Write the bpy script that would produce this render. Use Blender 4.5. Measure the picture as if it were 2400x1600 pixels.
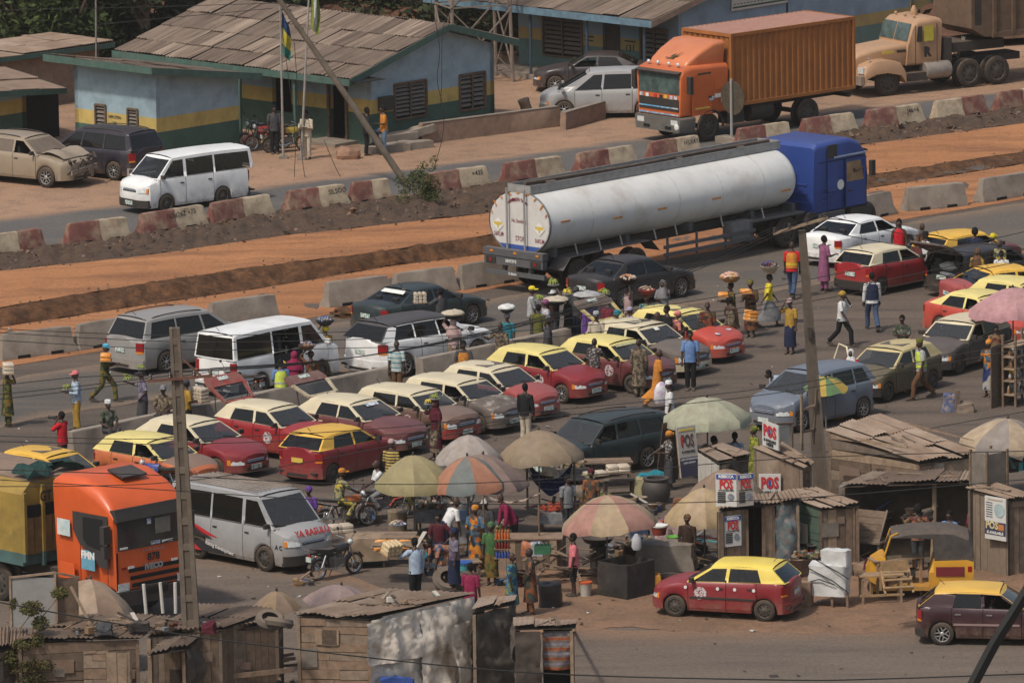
import bpy,bmesh,math,random
from mathutils import Vector,Matrix,noise as mnoise
random.seed(7)
for o in list(bpy.data.objects):bpy.data.objects.remove(o,do_unlink=True)
SC=bpy.context.scene
COL=SC.collection
F_PX,CAM_H,PITCH,ROLL=18460.0,41.6,math.radians(10.04),0.016
cam_d=bpy.data.cameras.new('camera');cam=bpy.data.objects.new('camera',cam_d);COL.objects.link(cam)
cam_d.sensor_width=36.0;cam_d.lens=F_PX/2400*36;cam_d.clip_start=1.0;cam_d.clip_end=3000
CM=Matrix.Rotation(math.pi/2-PITCH,3,'X')@Matrix.Rotation(-ROLL,3,'Z')
cam.matrix_world=Matrix.Translation((0,0,CAM_H))@CM.to_4x4()
SC.camera=cam
SUN_EL,SUN_AZ=math.radians(55),math.atan2(-0.74,-0.67)
world=bpy.data.worlds.new('World');SC.world=world;world.use_nodes=True
wn=world.node_tree.nodes;wl=world.node_tree.links
sky=wn.new('ShaderNodeTexSky');sky.sky_type='NISHITA';sky.sun_disc=False
sky.sun_elevation=SUN_EL;sky.sun_rotation=math.pi/2-SUN_AZ;sky.dust_density=4;sky.air_density=1.4;sky.ozone_density=1
wn['Background'].inputs['Strength'].default_value=0.125
wl.new(sky.outputs['Color'],wn['Background'].inputs['Color'])
sun_d=bpy.data.lights.new('sun','SUN');sun_d.energy=2.9;sun_d.angle=math.radians(4.5);sun_d.color=(1,.93,.82)
sun=bpy.data.objects.new('sun',sun_d);COL.objects.link(sun)
sd=Vector((math.cos(SUN_EL)*math.cos(SUN_AZ),math.cos(SUN_EL)*math.sin(SUN_AZ),math.sin(SUN_EL)))
sun.rotation_euler=(-sd).to_track_quat('-Z','Y').to_euler();sun.location=(-60,150,90)
SC.view_settings.view_transform='Standard';SC.view_settings.look='None'
SC.view_settings.exposure=-0.2;SC.view_settings.gamma=1
SC.cycles.max_bounces=5;SC.cycles.diffuse_bounces=2;SC.cycles.glossy_bounces=2;SC.cycles.transparent_max_bounces=8
SC.cycles.caustics_reflective=False;SC.cycles.caustics_refractive=False
SC.render.engine='CYCLES'
try:SC.cycles.use_denoising=True
except Exception:pass
V=Vector
PI=math.pi
def rad(a):return math.radians(a)
def G(x,y,z=0.0):
 """point of the place at height z that shows at photo pixel (x, y)"""
 d=CM@V(((x-1200)/F_PX,(800-y)/F_PX,-1.0))
 t=(z-CAM_H)/d.z
 return V((d.x*t,d.y*t,z))
def pxm(p):
 """photo pixels per metre at a world point"""
 q=CM.transposed()@(V(p)-V((0,0,CAM_H)))
 return F_PX/-q.z
def hd(a):return V((math.cos(rad(a)),math.sin(rad(a)),0))
def rnd(a,b):return random.uniform(a,b)
def lerp(a,b,t):return a+(b-a)*t
class MB:
 def __init__(s):s.v=[];s.f=[];s.m=[]
 def add(s,vs,fs,m=0):
  o=len(s.v);s.v+=[tuple(p)for p in vs]
  for f in fs:s.f.append(tuple(i+o for i in f));s.m.append(m)
  return s
 def box(s,c,d,m=0,rz=0,ry=0,rx=0):
  R=Matrix.Rotation(rz,3,'Z')@Matrix.Rotation(ry,3,'Y')@Matrix.Rotation(rx,3,'X')
  c=V(c);h=V(d)/2
  vs=[c+R@V((sx*h.x,sy*h.y,sz*h.z))for sx in(-1,1)for sy in(-1,1)for sz in(-1,1)]
  return s.add(vs,[(0,1,3,2),(4,6,7,5),(0,4,5,1),(2,3,7,6),(0,2,6,4),(1,5,7,3)],m)
 def bar(s,a,b,w,h=None,m=0):
  """square bar from a to b"""
  a=V(a);b=V(b);h=h or w;d=(b-a).normalized()
  u=d.cross(V((0,0,1)));u=V((1,0,0))if u.length<1e-4 else u.normalized()
  w2=d.cross(u)
  vs=[p+u*(sx*w/2)+w2*(sz*h/2)for p in(a,b)for sx,sz in((-1,-1),(1,-1),(1,1),(-1,1))]
  return s.add(vs,[(3,2,1,0),(4,5,6,7),(0,1,5,4),(1,2,6,5),(2,3,7,6),(3,0,4,7)],m)
 def poly(s,pts,m=0):return s.add(pts,[tuple(range(len(pts)))],m)
 def loft(s,rings,m=0,cap0=True,cap1=True,close=True):
  n=len(rings[0]);vs=[p for r in rings for p in r];fs=[]
  for i in range(len(rings)-1):
   for j in range(n if close else n-1):
    k=(j+1)%n
    fs.append((i*n+j,i*n+k,(i+1)*n+k,(i+1)*n+j))
  if cap0:fs.append(tuple(reversed(range(n))))
  if cap1:fs.append(tuple(range((len(rings)-1)*n,len(rings)*n)))
  return s.add(vs,fs,m)
 def tube(s,pts,r,n=6,m=0,cap=True):
  pts=[V(p)for p in pts];R=r if isinstance(r,(list,tuple))else[r]*len(pts)
  rings=[];up=None
  for i,p in enumerate(pts):
   d=(pts[min(i+1,len(pts)-1)]-pts[max(i-1,0)]);d=d.normalized()if d.length>1e-6 else V((0,0,1))
   if up is None or abs(up.dot(d))>.95:up=V((0,0,1))if abs(d.z)<.9 else V((1,0,0))
   u=(up-d*up.dot(d)).normalized();w=d.cross(u);up=u
   rings.append([p+(u*math.cos(a)+w*math.sin(a))*R[i]for a in[2*PI*j/n for j in range(n)]])
  return s.loft(rings,m,cap,cap)
 def lathe(s,prof,n=12,c=(0,0,0),ax='z',m=0,cap0=True,cap1=True):
  c=V(c);rings=[]
  for r,z in prof:
   ring=[]
   for j in range(n):
    a=2*PI*j/n;x,y=r*math.cos(a),r*math.sin(a)
    ring.append(c+(V((x,y,z))if ax=='z' else V((x,z,-y))if ax=='y' else V((z,x,y))))
   rings.append(ring)
  return s.loft(rings,m,cap0,cap1)
 def sphere(s,c,r,n=10,k=6,m=0):
  c=V(c);r=V(r)if not isinstance(r,(int,float))else V((r,r,r))
  rings=[[c+V((r.x*math.sin(t)*math.cos(2*PI*j/n),r.y*math.sin(t)*math.sin(2*PI*j/n),-r.z*math.cos(t)))for j in range(n)]for t in[PI*max(.03,min(k-.03,i))/k for i in range(k+1)]]
  return s.loft(rings,m)
 def prism(s,poly,d,m=0):
  """extrude list of 3D points along vector d"""
  d=V(d);a=[V(p)for p in poly];n=len(a)
  fs=[tuple(reversed(range(n))),tuple(range(n,2*n))]+[(i,(i+1)%n,n+(i+1)%n,n+i)for i in range(n)]
  return s.add(a+[p+d for p in a],fs,m)
 def xf(s,M):
  s.v=[tuple(M@V(p))for p in s.v];return s
 def mesh(s,name,mats,smooth=None):
  me=bpy.data.meshes.new(name);me.from_pydata(s.v,[],s.f)
  for mt in(mats if isinstance(mats,(list,tuple))else[mats]):me.materials.append(mt)
  if any(s.m):me.polygons.foreach_set('material_index',s.m)
  bm=bmesh.new();bm.from_mesh(me);bmesh.ops.recalc_face_normals(bm,faces=bm.faces);bm.to_mesh(me);bm.free()
  if smooth:
   me.shade_smooth()
   try:me.set_sharp_from_angle(angle=rad(smooth))
   except Exception:pass
  return me
 def build(s,name,mats,parent=None,smooth=None,loc=None,rz=None):
  return link(name,s.mesh(name,mats,smooth),parent,loc,rz)
def link(name,me,parent=None,loc=None,rz=None):
 o=bpy.data.objects.new(name,me);COL.objects.link(o)
 if parent is not None:o.parent=parent
 if loc is not None:o.location=loc
 if rz is not None:o.rotation_euler=(0,0,rz)
 return o
LABELS={}
def tag(o,label,cat,group=None):
 o['label']=label;o['category']=cat
 if group:o['group']=group
 return o
def empty(name,label,cat,loc=(0,0,0),deg=0,group=None):
 o=bpy.data.objects.new(name,None);COL.objects.link(o)
 o.location=loc;o.rotation_euler=(0,0,rad(deg));o.empty_display_size=.3
 return tag(o,label,cat,group)
def kind(o,k):o['kind']=k;return o
def copy_tree(o,parent=None):
 c=o.copy();COL.objects.link(c);c.parent=parent
 for ch in list(o.children):copy_tree(ch,c)
 return c
def text(body,size,mat,parent,loc,rot,name='lettering',bold=0.0,align='CENTER',sx=1.0):
 """flat print, child of the thing it stands on"""
 cu=bpy.data.curves.new(name,'FONT');cu.body=body;cu.size=size;cu.align_x=align;cu.align_y='CENTER'
 cu.offset=bold;cu.resolution_u=2;cu.materials.append(mat);cu.fill_mode='FRONT'
 t=bpy.data.objects.new(name,cu);me=t.to_mesh().copy();t.to_mesh_clear();bpy.data.objects.remove(t);bpy.data.curves.remove(cu)
 me.materials.clear();me.materials.append(mat)
 o=link(name,me,parent,loc);o.rotation_euler=rot;o.scale=(sx,1,1);o['kind']='stuff' if False else ''
 del o['kind']
 return o
MATS={}
DUST=(.30,.215,.155)
def mk(key,col,rough=.75,var=.18,scale=4.0,dust=0.0,metal=0.0,spec=.4,bump=0.0,bscale=30.0,col2=None,mix=.5,msc=2.0,coat=0.0,bands=None,stripes=None,spots=None,stain=0.0,sharp=.08,splash=0.0,streak=None):
 if key in MATS:return MATS[key]
 m=bpy.data.materials.new(key);m.use_nodes=True;nt=m.node_tree;N=nt.nodes;L=nt.links
 b=N['Principled BSDF'];b.inputs['Roughness'].default_value=rough;b.inputs['Metallic'].default_value=metal
 b.inputs['Specular IOR Level'].default_value=spec;b.inputs['Coat Weight'].default_value=coat;b.inputs['Coat Roughness'].default_value=.2
 tc=N.new('ShaderNodeTexCoord');oi=N.new('ShaderNodeObjectInfo')
 add=N.new('ShaderNodeVectorMath');add.operation='ADD';sc=N.new('ShaderNodeVectorMath');sc.operation='SCALE'
 cmb=N.new('ShaderNodeCombineXYZ');
 for i in range(3):L.new(oi.outputs['Random'],cmb.inputs[i])
 L.new(cmb.outputs[0],sc.inputs[0]);sc.inputs['Scale'].default_value=37.0
 L.new(tc.outputs['Object'],add.inputs[0]);L.new(sc.outputs[0],add.inputs[1]);vec=add.outputs[0]
 def noise(scale,detail=4.0,rough_=.6,stv=None):
  n=N.new('ShaderNodeTexNoise');n.inputs['Scale'].default_value=scale;n.inputs['Detail'].default_value=detail
  n.inputs['Roughness'].default_value=rough_;L.new(stv or vec,n.inputs['Vector']);return n.outputs['Fac']
 def rng(src,a,b_,c=0.0,d=1.0):
  r=N.new('ShaderNodeMapRange');r.inputs[1].default_value=a;r.inputs[2].default_value=b_;r.inputs[3].default_value=c;r.inputs[4].default_value=d
  L.new(src,r.inputs[0]);return r.outputs[0]
 def mixc(f,a,b_):
  x=N.new('ShaderNodeMix');x.data_type='RGBA'
  if isinstance(f,(int,float)):x.inputs[0].default_value=f
  else:L.new(f,x.inputs[0])
  for v_,i in((a,6),(b_,7)):
   if isinstance(v_,tuple):x.inputs[i].default_value=(*v_[:3],1)
   else:L.new(v_,x.inputs[i])
  return x.outputs[2]
 def mul(a,b_):
  x=N.new('ShaderNodeMath');x.operation='MULTIPLY'
  for v_,i in((a,0),(b_,1)):
   if isinstance(v_,(int,float)):x.inputs[i].default_value=v_
   else:L.new(v_,x.inputs[i])
  return x.outputs[0]
 base=tuple(col)
 if bands:
  sep=N.new('ShaderNodeSeparateXYZ');L.new(tc.outputs['Object'],sep.inputs[0]);z=sep.outputs[2]
  cur=tuple(col)
  for zz,cc in sorted(bands,reverse=True):
   lt=N.new('ShaderNodeMath');lt.operation='LESS_THAN';L.new(z,lt.inputs[0]);lt.inputs[1].default_value=zz
   cur=mixc(lt.outputs[0],cur,tuple(cc))
  base=cur
 if stripes:
  ax,per,cols=stripes
  sep=N.new('ShaderNodeSeparateXYZ');L.new(tc.outputs['Object'],sep.inputs[0])
  x=N.new('ShaderNodeMath');x.operation='DIVIDE';L.new(sep.outputs[ax],x.inputs[0]);x.inputs[1].default_value=per
  fr=N.new('ShaderNodeMath');fr.operation='FRACT';L.new(x.outputs[0],fr.inputs[0])
  cr=N.new('ShaderNodeValToRGB');cr.color_ramp.interpolation='CONSTANT'
  el=cr.color_ramp.elements;el[0].color=(*cols[0],1);el[1].position=1/len(cols);el[1].color=(*cols[1],1)
  for i,cc in enumerate(cols[2:]):e=el.new((i+2)/len(cols));e.color=(*cc,1)
  L.new(fr.outputs[0],cr.inputs[0]);base=cr.outputs[0]
 if spots:
  vs,cols=spots
  vo=N.new('ShaderNodeTexVoronoi');vo.inputs['Scale'].default_value=vs;L.new(vec,vo.inputs['Vector'])
  cr=N.new('ShaderNodeValToRGB');cr.color_ramp.interpolation='CONSTANT';el=cr.color_ramp.elements
  el[0].color=(*cols[0],1);el[1].position=1/len(cols);el[1].color=(*cols[1],1)
  for i,cc in enumerate(cols[2:]):e=el.new((i+2)/len(cols));e.color=(*cc,1)
  sp=N.new('ShaderNodeSeparateColor');L.new(vo.outputs['Color'],sp.inputs[0]);L.new(sp.outputs[0],cr.inputs[0]);base=cr.outputs[0]
 if col2:
  base=mixc(rng(noise(msc,6.0,.65),mix-sharp,mix+sharp),base,tuple(col2))
 n1=noise(scale)
 if streak:
  mp=N.new('ShaderNodeMapping');mp.inputs['Scale'].default_value=streak;L.new(vec,mp.inputs[0]);n1=noise(scale,3.0,.6,mp.outputs[0])
 dk=mixc(1.0,(0,0,0),(1,1,1))
 hs=N.new('ShaderNodeHueSaturation');L.new(rng(n1,.3,.7,1-var,1+var),hs.inputs['Value'])
 if isinstance(base,tuple):hs.inputs['Color'].default_value=(*base[:3],1)
 else:L.new(base,hs.inputs['Color'])
 out=hs.outputs[0]
 if stain:out=mixc(mul(rng(noise(1.3,5.0,.7),.5,.72),stain),out,(.05,.04,.032))
 if splash:
  sz=N.new('ShaderNodeSeparateXYZ');L.new(tc.outputs['Object'],sz.inputs[0])
  out=mixc(mul(mul(rng(sz.outputs[2],.15,.75,1.0,0.0),rng(noise(5.0,6.0,.7),.35,.65)),splash),out,(.21,.145,.10))
 if dust:
  ge=N.new('ShaderNodeNewGeometry');sp=N.new('ShaderNodeSeparateXYZ');L.new(ge.outputs['Normal'],sp.inputs[0])
  up=rng(sp.outputs[2],-.2,.95,.22,1.0);f=mul(mul(up,rng(noise(2.2,5.0,.65),.28,.68,.35,1.0)),dust)
  out=mixc(f,out,DUST)
  rr=N.new('ShaderNodeMapRange');L.new(f,rr.inputs[0]);rr.inputs[3].default_value=rough;rr.inputs[4].default_value=.95
  L.new(rr.outputs[0],b.inputs['Roughness'])
 L.new(out,b.inputs['Base Color'])
 if bump:
  bn=N.new('ShaderNodeBump');bn.inputs['Strength'].default_value=bump;bn.inputs['Distance'].default_value=.02
  L.new(noise(bscale,6.0,.7),bn.inputs['Height']);L.new(bn.outputs[0],b.inputs['Normal'])
 MATS[key]=m
 return m
def paint(key,col,dust=.35,rough=.38):return mk('paint_'+key,col,rough=rough,var=.10,scale=1.5,dust=dust*.5,spec=.45,coat=.12,splash=.8)
def cloth(key,col,**k):return mk('cloth_'+key,col,rough=.95,spec=.1,var=k.pop('var',.26),scale=k.pop('scale',9),bump=k.pop('bump',.5),bscale=k.pop('bscale',11),**k)  # tone variation mimics the shade of wrinkles, on top of the bump
def glass_mat(key,tint,refl=.9,film=.12,fcol=(.25,.22,.19)):
 if key in MATS:return MATS[key]
 m=bpy.data.materials.new(key);m.use_nodes=True;nt=m.node_tree;N=nt.nodes;L=nt.links
 for n in list(N):
  if n.type!='OUTPUT_MATERIAL':N.remove(n)
 out=[n for n in N if n.type=='OUTPUT_MATERIAL'][0]
 tr=N.new('ShaderNodeBsdfTransparent');tr.inputs[0].default_value=(*tint,1)
 gl=N.new('ShaderNodeBsdfGlossy');gl.inputs['Roughness'].default_value=.06;gl.inputs['Color'].default_value=(refl,refl,refl,1)
 df=N.new('ShaderNodeBsdfDiffuse');df.inputs[0].default_value=(*fcol,1)
 lw=N.new('ShaderNodeFresnel');lw.inputs[0].default_value=1.5
 m1=N.new('ShaderNodeMixShader');m1.inputs[0].default_value=film;L.new(tr.outputs[0],m1.inputs[1]);L.new(df.outputs[0],m1.inputs[2])
 m2=N.new('ShaderNodeMixShader');L.new(lw.outputs[0],m2.inputs[0]);L.new(m1.outputs[0],m2.inputs[1]);L.new(gl.outputs[0],m2.inputs[2])
 L.new(m2.outputs[0],out.inputs[0]);MATS[key]=m
 return m
GLASS=glass_mat('window_glass',(.42,.45,.45),film=.025)
WSCR=glass_mat('windscreen_glass',(.34,.38,.38),film=.13,fcol=(.30,.30,.30))  # pale grey film stands in for sky reflected in the windscreens
CABGL=mk('cab_glass',(.028,.036,.036),rough=.1,var=.3,scale=1.5,spec=.8)
DAFGL=mk('green_cab_glass',(.07,.10,.095),rough=.12,var=.5,scale=3,spec=.8)
TINT=glass_mat('tinted_glass',(.05,.05,.055),film=.05)
LAMP=glass_mat('lamp_lens',(.75,.78,.78),film=.45,fcol=(.5,.5,.48))
BLACK=mk('black_plastic',(.018,.018,.019),rough=.55,var=.2,dust=.25)
SEAM=mk('seam_black',(.008,.008,.008),rough=.9,var=.0)
BACKW=mk('dark_boards',(.055,.04,.03),rough=.95,var=.3)
RUBBER=mk('tyre_rubber',(.022,.021,.02),rough=.9,var=.2,dust=.55,spec=.2)
STEEL=mk('rim_steel',(.05,.048,.045),rough=.6,var=.2,dust=.45,metal=.3)
ALLOY=mk('rim_alloy',(.45,.45,.45),rough=.4,var=.1,dust=.3,metal=.7)
CHROME=mk('chrome',(.6,.6,.6),rough=.22,var=.05,metal=.9)
SEATM=mk('seat_fabric',(.035,.034,.035),rough=.95,var=.25,scale=8)
PLATE=mk('number_plate_white',(.55,.60,.56),rough=.5,var=.15,scale=14,spots=(22,[(.6,.62,.58),(.6,.62,.58),(.45,.55,.5),(.18,.28,.25)]))
TAIL=mk('tail_lens',(.27,.01,.012),rough=.2,var=.1,coat=.5)
AMBER=mk('amber_lens',(.7,.22,.02),rough=.25,var=.05,coat=.4)
LENS=mk('head_lens',(.62,.64,.64),rough=.25,var=.3,scale=16,metal=.1,coat=.5)
WHITE=mk('white_print',(.72,.71,.68),rough=.7,var=.06)
BLACKP=mk('black_print',(.025,.025,.027),rough=.8,var=.1)
REDP=mk('red_print',(.50,.03,.035),rough=.7,var=.08)
BLUEP=mk('blue_print',(.04,.08,.32),rough=.7,var=.08)
YELP=mk('yellow_print',(.62,.45,.08),rough=.7,var=.08)
SKIN=[mk('skin_%d'%i,c,rough=.55,var=.12,scale=6,spec=.4)for i,c in enumerate([(.062,.032,.021),(.045,.024,.017),(.085,.046,.029),(.035,.02,.015)])]
WOOD=[mk('wood_%d'%i,c,rough=.9,var=.3,scale=5,spec=.15,bump=.4,bscale=14,dust=.3)for i,c in enumerate([(.24,.165,.115),(.18,.125,.088),(.29,.21,.145),(.125,.09,.066),(.235,.18,.135),(.155,.12,.096)])]
WOODN=mk('wood_new',(.34,.22,.115),rough=.85,var=.25,scale=6,spec=.15,dust=.2)
IRON=mk('dark_iron',(.03,.029,.028),rough=.7,var=.3,scale=6,dust=.25)
CONC=mk('concrete',(.25,.215,.18),rough=.95,var=.22,scale=2.2,dust=.25,stain=.35,bump=.3,bscale=22,spec=.15)
TINP=[mk('station_tin_%d'%i,c,rough=.8,var=.5,scale=1.0,spec=.25,streak=(.35,9,1),stain=.35,dust=.2)for i,c in enumerate([(.15,.112,.088),(.18,.135,.105),(.125,.092,.074),(.21,.16,.125),(.15,.115,.092),(.26,.20,.155)])]  # dark streaks along the slope imitate shade between the roof ribs
TIN=[mk('tin_%d'%i,c,rough=.75,var=.25,scale=2.0,spec=.3,stain=.3,col2=c2,mix=.56,msc=1.1,dust=.45)for i,(c,c2)in enumerate([((.215,.155,.115),(.14,.085,.055)),((.25,.185,.14),(.17,.11,.075)),((.185,.13,.10),(.10,.06,.04)),((.29,.225,.175),(.2,.14,.10)),((.16,.115,.09),(.1,.07,.05))])]
# ================================================================ ground, roads, median
def ground_mat(key,c1,c2,c3,s1=.12,s2=1.4,streak=None,bump=.5,m2=.5,edge=None):
 if key in MATS:return MATS[key]
 m=bpy.data.materials.new(key);m.use_nodes=True;nt=m.node_tree;N=nt.nodes;L=nt.links
 b=N['Principled BSDF'];b.inputs['Roughness'].default_value=.97;b.inputs['Specular IOR Level'].default_value=.12
 tc=N.new('ShaderNodeTexCoord');mp=N.new('ShaderNodeMapping');L.new(tc.outputs['Object'],mp.inputs[0])
 if streak is not None:mp.inputs['Rotation'].default_value=(0,0,-rad(streak));mp.inputs['Scale'].default_value=(.18,1,1);mp.vector_type='POINT'
 def noise(s,d=6,r=.62,v=mp.outputs[0]):
  n=N.new('ShaderNodeTexNoise');n.inputs['Scale'].default_value=s;n.inputs['Detail'].default_value=d;n.inputs['Roughness'].default_value=r
  L.new(v,n.inputs['Vector']);return n.outputs['Fac']
 def mixc(f,a,c,lo=.4,hi=.6):
  r=N.new('ShaderNodeMapRange');r.inputs[1].default_value=lo;r.inputs[2].default_value=hi;L.new(f,r.inputs[0])
  x=N.new('ShaderNodeMix');x.data_type='RGBA';L.new(r.outputs[0],x.inputs[0])
  for v_,i in((a,6),(c,7)):
   if isinstance(v_,tuple):x.inputs[i].default_value=(*v_,1)
   else:L.new(v_,x.inputs[i])
  return x.outputs[2]
 a=mixc(noise(s1),tuple(c1),tuple(c2),.38,.62)
 a=mixc(noise(s2),a,tuple(c3),m2-.02,m2+.28)
 if edge:
  at=N.new('ShaderNodeAttribute');at.attribute_name='edge';sm=N.new('ShaderNodeMath');sm.operation='MULTIPLY_ADD';L.new(noise(.9,8,.7),sm.inputs[0]);sm.inputs[1].default_value=1.1;L.new(at.outputs['Fac'],sm.inputs[2])
  a=mixc(sm.outputs[0],a,tuple(edge),.95,1.5)
 f=noise(9,8,.75,tc.outputs['Object']);hs=N.new('ShaderNodeHueSaturation');r=N.new('ShaderNodeMapRange')
 r.inputs[1].default_value=.3;r.inputs[2].default_value=.7;r.inputs[3].default_value=.72;r.inputs[4].default_value=1.28
 L.new(f,r.inputs[0]);L.new(r.outputs[0],hs.inputs['Value']);L.new(a,hs.inputs['Color']);L.new(hs.outputs[0],b.inputs['Base Color'])
 bn=N.new('ShaderNodeBump');bn.inputs['Strength'].default_value=bump;bn.inputs['Distance'].default_value=.06
 L.new(noise(5,8,.7,tc.outputs['Object']),bn.inputs['Height']);L.new(bn.outputs[0],b.inputs['Normal'])
 MATS[key]=m
 return m
EARTH=ground_mat('packed_earth',(.155,.12,.096),(.118,.094,.078),(.078,.064,.056),.2,1.0,streak=-8,bump=.7,m2=.47)
YARD=ground_mat('sandy_yard',(.37,.23,.15),(.30,.19,.125),(.20,.135,.098),.2,1.1)
LATER=ground_mat('laterite',(.43,.20,.092),(.36,.165,.078),(.21,.10,.055),.16,.9,streak=47,bump=.9,m2=.46)
BANK=ground_mat('earth_bank',(.10,.05,.027),(.16,.078,.038),(.05,.03,.02),1.3,3.5,bump=1.0,m2=.42)
RUBBLE=ground_mat('dark_rubble',(.085,.06,.045),(.12,.075,.05),(.05,.038,.032),.9,4.0,bump=1.2)
ASPH=ground_mat('dusty_asphalt',(.105,.094,.085),(.13,.113,.098),(.165,.132,.105),.12,.7,streak=47,bump=.25,m2=.52,edge=(.20,.145,.105))
ASPH2=ground_mat('far_asphalt',(.105,.10,.098),(.13,.12,.112),(.17,.14,.115),.12,.7,streak=47,bump=.2,m2=.55,edge=(.34,.21,.135))
LANE=ground_mat('worn_lane',(.185,.146,.116),(.15,.119,.096),(.11,.09,.076),.12,1.0,streak=-12,bump=.4,m2=.46,edge=(.22,.14,.095))
REDD=ground_mat('reddish_dirt',(.25,.15,.095),(.19,.12,.08),(.13,.088,.064),.3,1.5)
g=MB();g.poly([(-400,20,0),(400,20,0),(400,1500,0),(-400,1500,0)])
kind(g.build('ground',EARTH),'structure')
def strip(name,near,far,z,mat,jag=.25,ext=True):
 """sheet between two pixel polylines, edges worn"""
 def prep(l):
  l=sorted(l);(x0,y0),(x1,y1)=l[0],l[1];(x2,y2),(x3,y3)=l[-2],l[-1]
  if ext:l=[(x0-2600,y0-(y1-y0)/(x1-x0)*2600*.97)]+l+[(x3+900,y3+(y3-y2)/(x3-x2)*900)]
  out=[]
  for(a,b),(c,d)in zip(l,l[1:]):
   n=max(1,int((c-a)/35))
   out+=[G(lerp(a,c,i/n),lerp(b,d,i/n),z)for i in range(n)]
  return out+[G(l[-1][0],l[-1][1],z)]
 def resamp(P,n):
  d=[0]
  for a,b in zip(P,P[1:]):d.append(d[-1]+(b-a).length)
  out=[];j=0
  for i in range(n):
   t=d[-1]*i/(n-1)
   while j<len(d)-2 and d[j+1]<t:j+=1
   out.append(P[j].lerp(P[j+1],(t-d[j])/max(1e-6,d[j+1]-d[j])))
  return out
 A,B=resamp(prep(near),260),resamp(prep(far),260)
 for P,sd_ in((A,1),(B,9)):
  for p in P:w=mnoise.noise(V((p.x*.5,p.y*.5,sd_)))+.5*mnoise.noise(V((p.x*2,p.y*2,sd_)));p.y+=w*jag
 T_=(0,.08,.18,.32,.5,.68,.82,.92,1);b=MB();b.loft([[p.lerp(q,t)for p,q in zip(A,B)]for t in T_],close=False,cap0=False,cap1=False)
 o=kind(b.build(name,mat),'structure');at=o.data.attributes.new('edge','FLOAT','POINT');n=len(A)
 for i,t in enumerate(T_):
  for j in range(n):at.data[i*n+j].value=abs(2*t-1)**2.2
 return o
strip('sandy_yard',[(0,512),(590,442),(1210,364),(1500,323),(1942,264),(2400,209)],[(0,-40),(1200,-120),(2400,-200)],.004,YARD,.5)
strip('far_road',[(0,604),(162,580),(676,502),(1157,440),(1700,356),(2200,288),(2400,258)],[(0,508),(590,438),(1210,360),(1500,320),(1942,261),(2400,206)],.008,ASPH2,.35)
strip('near_road',[(0,1000),(162,965),(600,905),(1000,830),(1330,772),(1750,690),(2100,640),(2400,590)],[(0,893),(700,768),(1200,690),(2110,524),(2400,478)],.008,ASPH,.6)
strip('worn_lane',[(0,1720),(1000,1720),(2400,1720)],[(300,1235),(760,1330),(1200,1470),(2000,1470),(2400,1440)],.008,LANE,.5)
strip('market_dirt',[(1100,1485),(1600,1475),(2000,1480),(2400,1455)],[(1100,1330),(1600,1330),(2000,1330),(2400,1300)],.012,REDD,.6,ext=False)
def line3(pts,n=150):
 out=[]
 pts=[(-500,pts[0][1]+500*.16,pts[0][2])]+list(pts)+[(2900,pts[-1][1]-500*.145,pts[-1][2])]
 for i in range(n):
  x=lerp(-500,2900,i/(n-1))
  for(a,b,c),(d,e,f)in zip(pts,pts[1:]):
   if a<=x<=d+.01:t=(x-a)/(d-a);out.append(G(x,lerp(b,e,t),lerp(c,f,t)));break
 return out
BASE_FAR=[(0,601),(162,577),(312,557),(676,499),(828,479),(1015,455),(1157,436),(1350,410),(1530,382),(1700,355),(1885,328),(2040,306),(2200,285),(2400,256)]
L0=line3([(x,y-8,-.02)for x,y in BASE_FAR])
L1=line3([(0,634,.30),(310,603,.35),(620,558,.35),(1140,500,.35),(2000,342,.22),(2228,312,.2),(2400,289,.2)])
L2=line3([(0,720,.42),(310,668,.45),(620,623,.45),(900,588,.45),(1141,551,.45),(1600,478,.22),(2000,415,.12),(2400,355,.1)])
L3=line3([(0,768,.0),(310,720,.0),(620,675,0),(900,627,0),(1141,596,0),(1600,515,0),(2000,448,0),(2400,385,0)])
L4=line3([(0,862,.0),(500,780,0),(1079,690,0),(2025,530,0),(2400,468,0)])
L4=[p+V((0,0,.012))for p in L4];L3=[p+V((0,0,.012))for p in L3]
def sheet(name,A,B,n,mat,amp,fq,bulge=0,sub=2,pw=1.0):
 rings=[]
 A=[a.lerp(b,t)for a,b in zip(A,A[1:])for t in[k/sub for k in range(sub)]]
 B=[a.lerp(b,t)for a,b in zip(B,B[1:])for t in[k/sub for k in range(sub)]]
 for i in range(n+1):
  t=i/n;r=[]
  for a,b in zip(A,B):
   p=a.lerp(b,t);e=math.sin(PI*t)
   p.z=a.z+(b.z-a.z)*t**pw+bulge*e+amp*(.25+.75*e)*(mnoise.noise(V((p.x*fq,p.y*fq,3)))+.6*mnoise.noise(V((p.x*fq*2.7,p.y*fq*2.7,5))))
   if 0<i<n:p.y+=amp*.8*mnoise.noise(V((p.x*fq*1.7,p.y*fq*1.7,8)))
   r.append(p)
  rings.append(r)
 b=MB();b.loft(rings,close=False,cap0=False,cap1=False)
 return kind(b.build(name,mat,smooth=60),'structure')
sheet('rubble_slope',L0,L1,10,RUBBLE,.26,1.1,.14,sub=4)
sheet('laterite_upper_strip',L1,L2,8,LATER,.075,.7)
sheet('cut_earth_bank',L2,L3,10,BANK,.24,.9,.0,sub=4,pw=1.6)
sheet('laterite_lower_strip',L3,L4,6,LATER,.05,.7)
st=MB()
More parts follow.
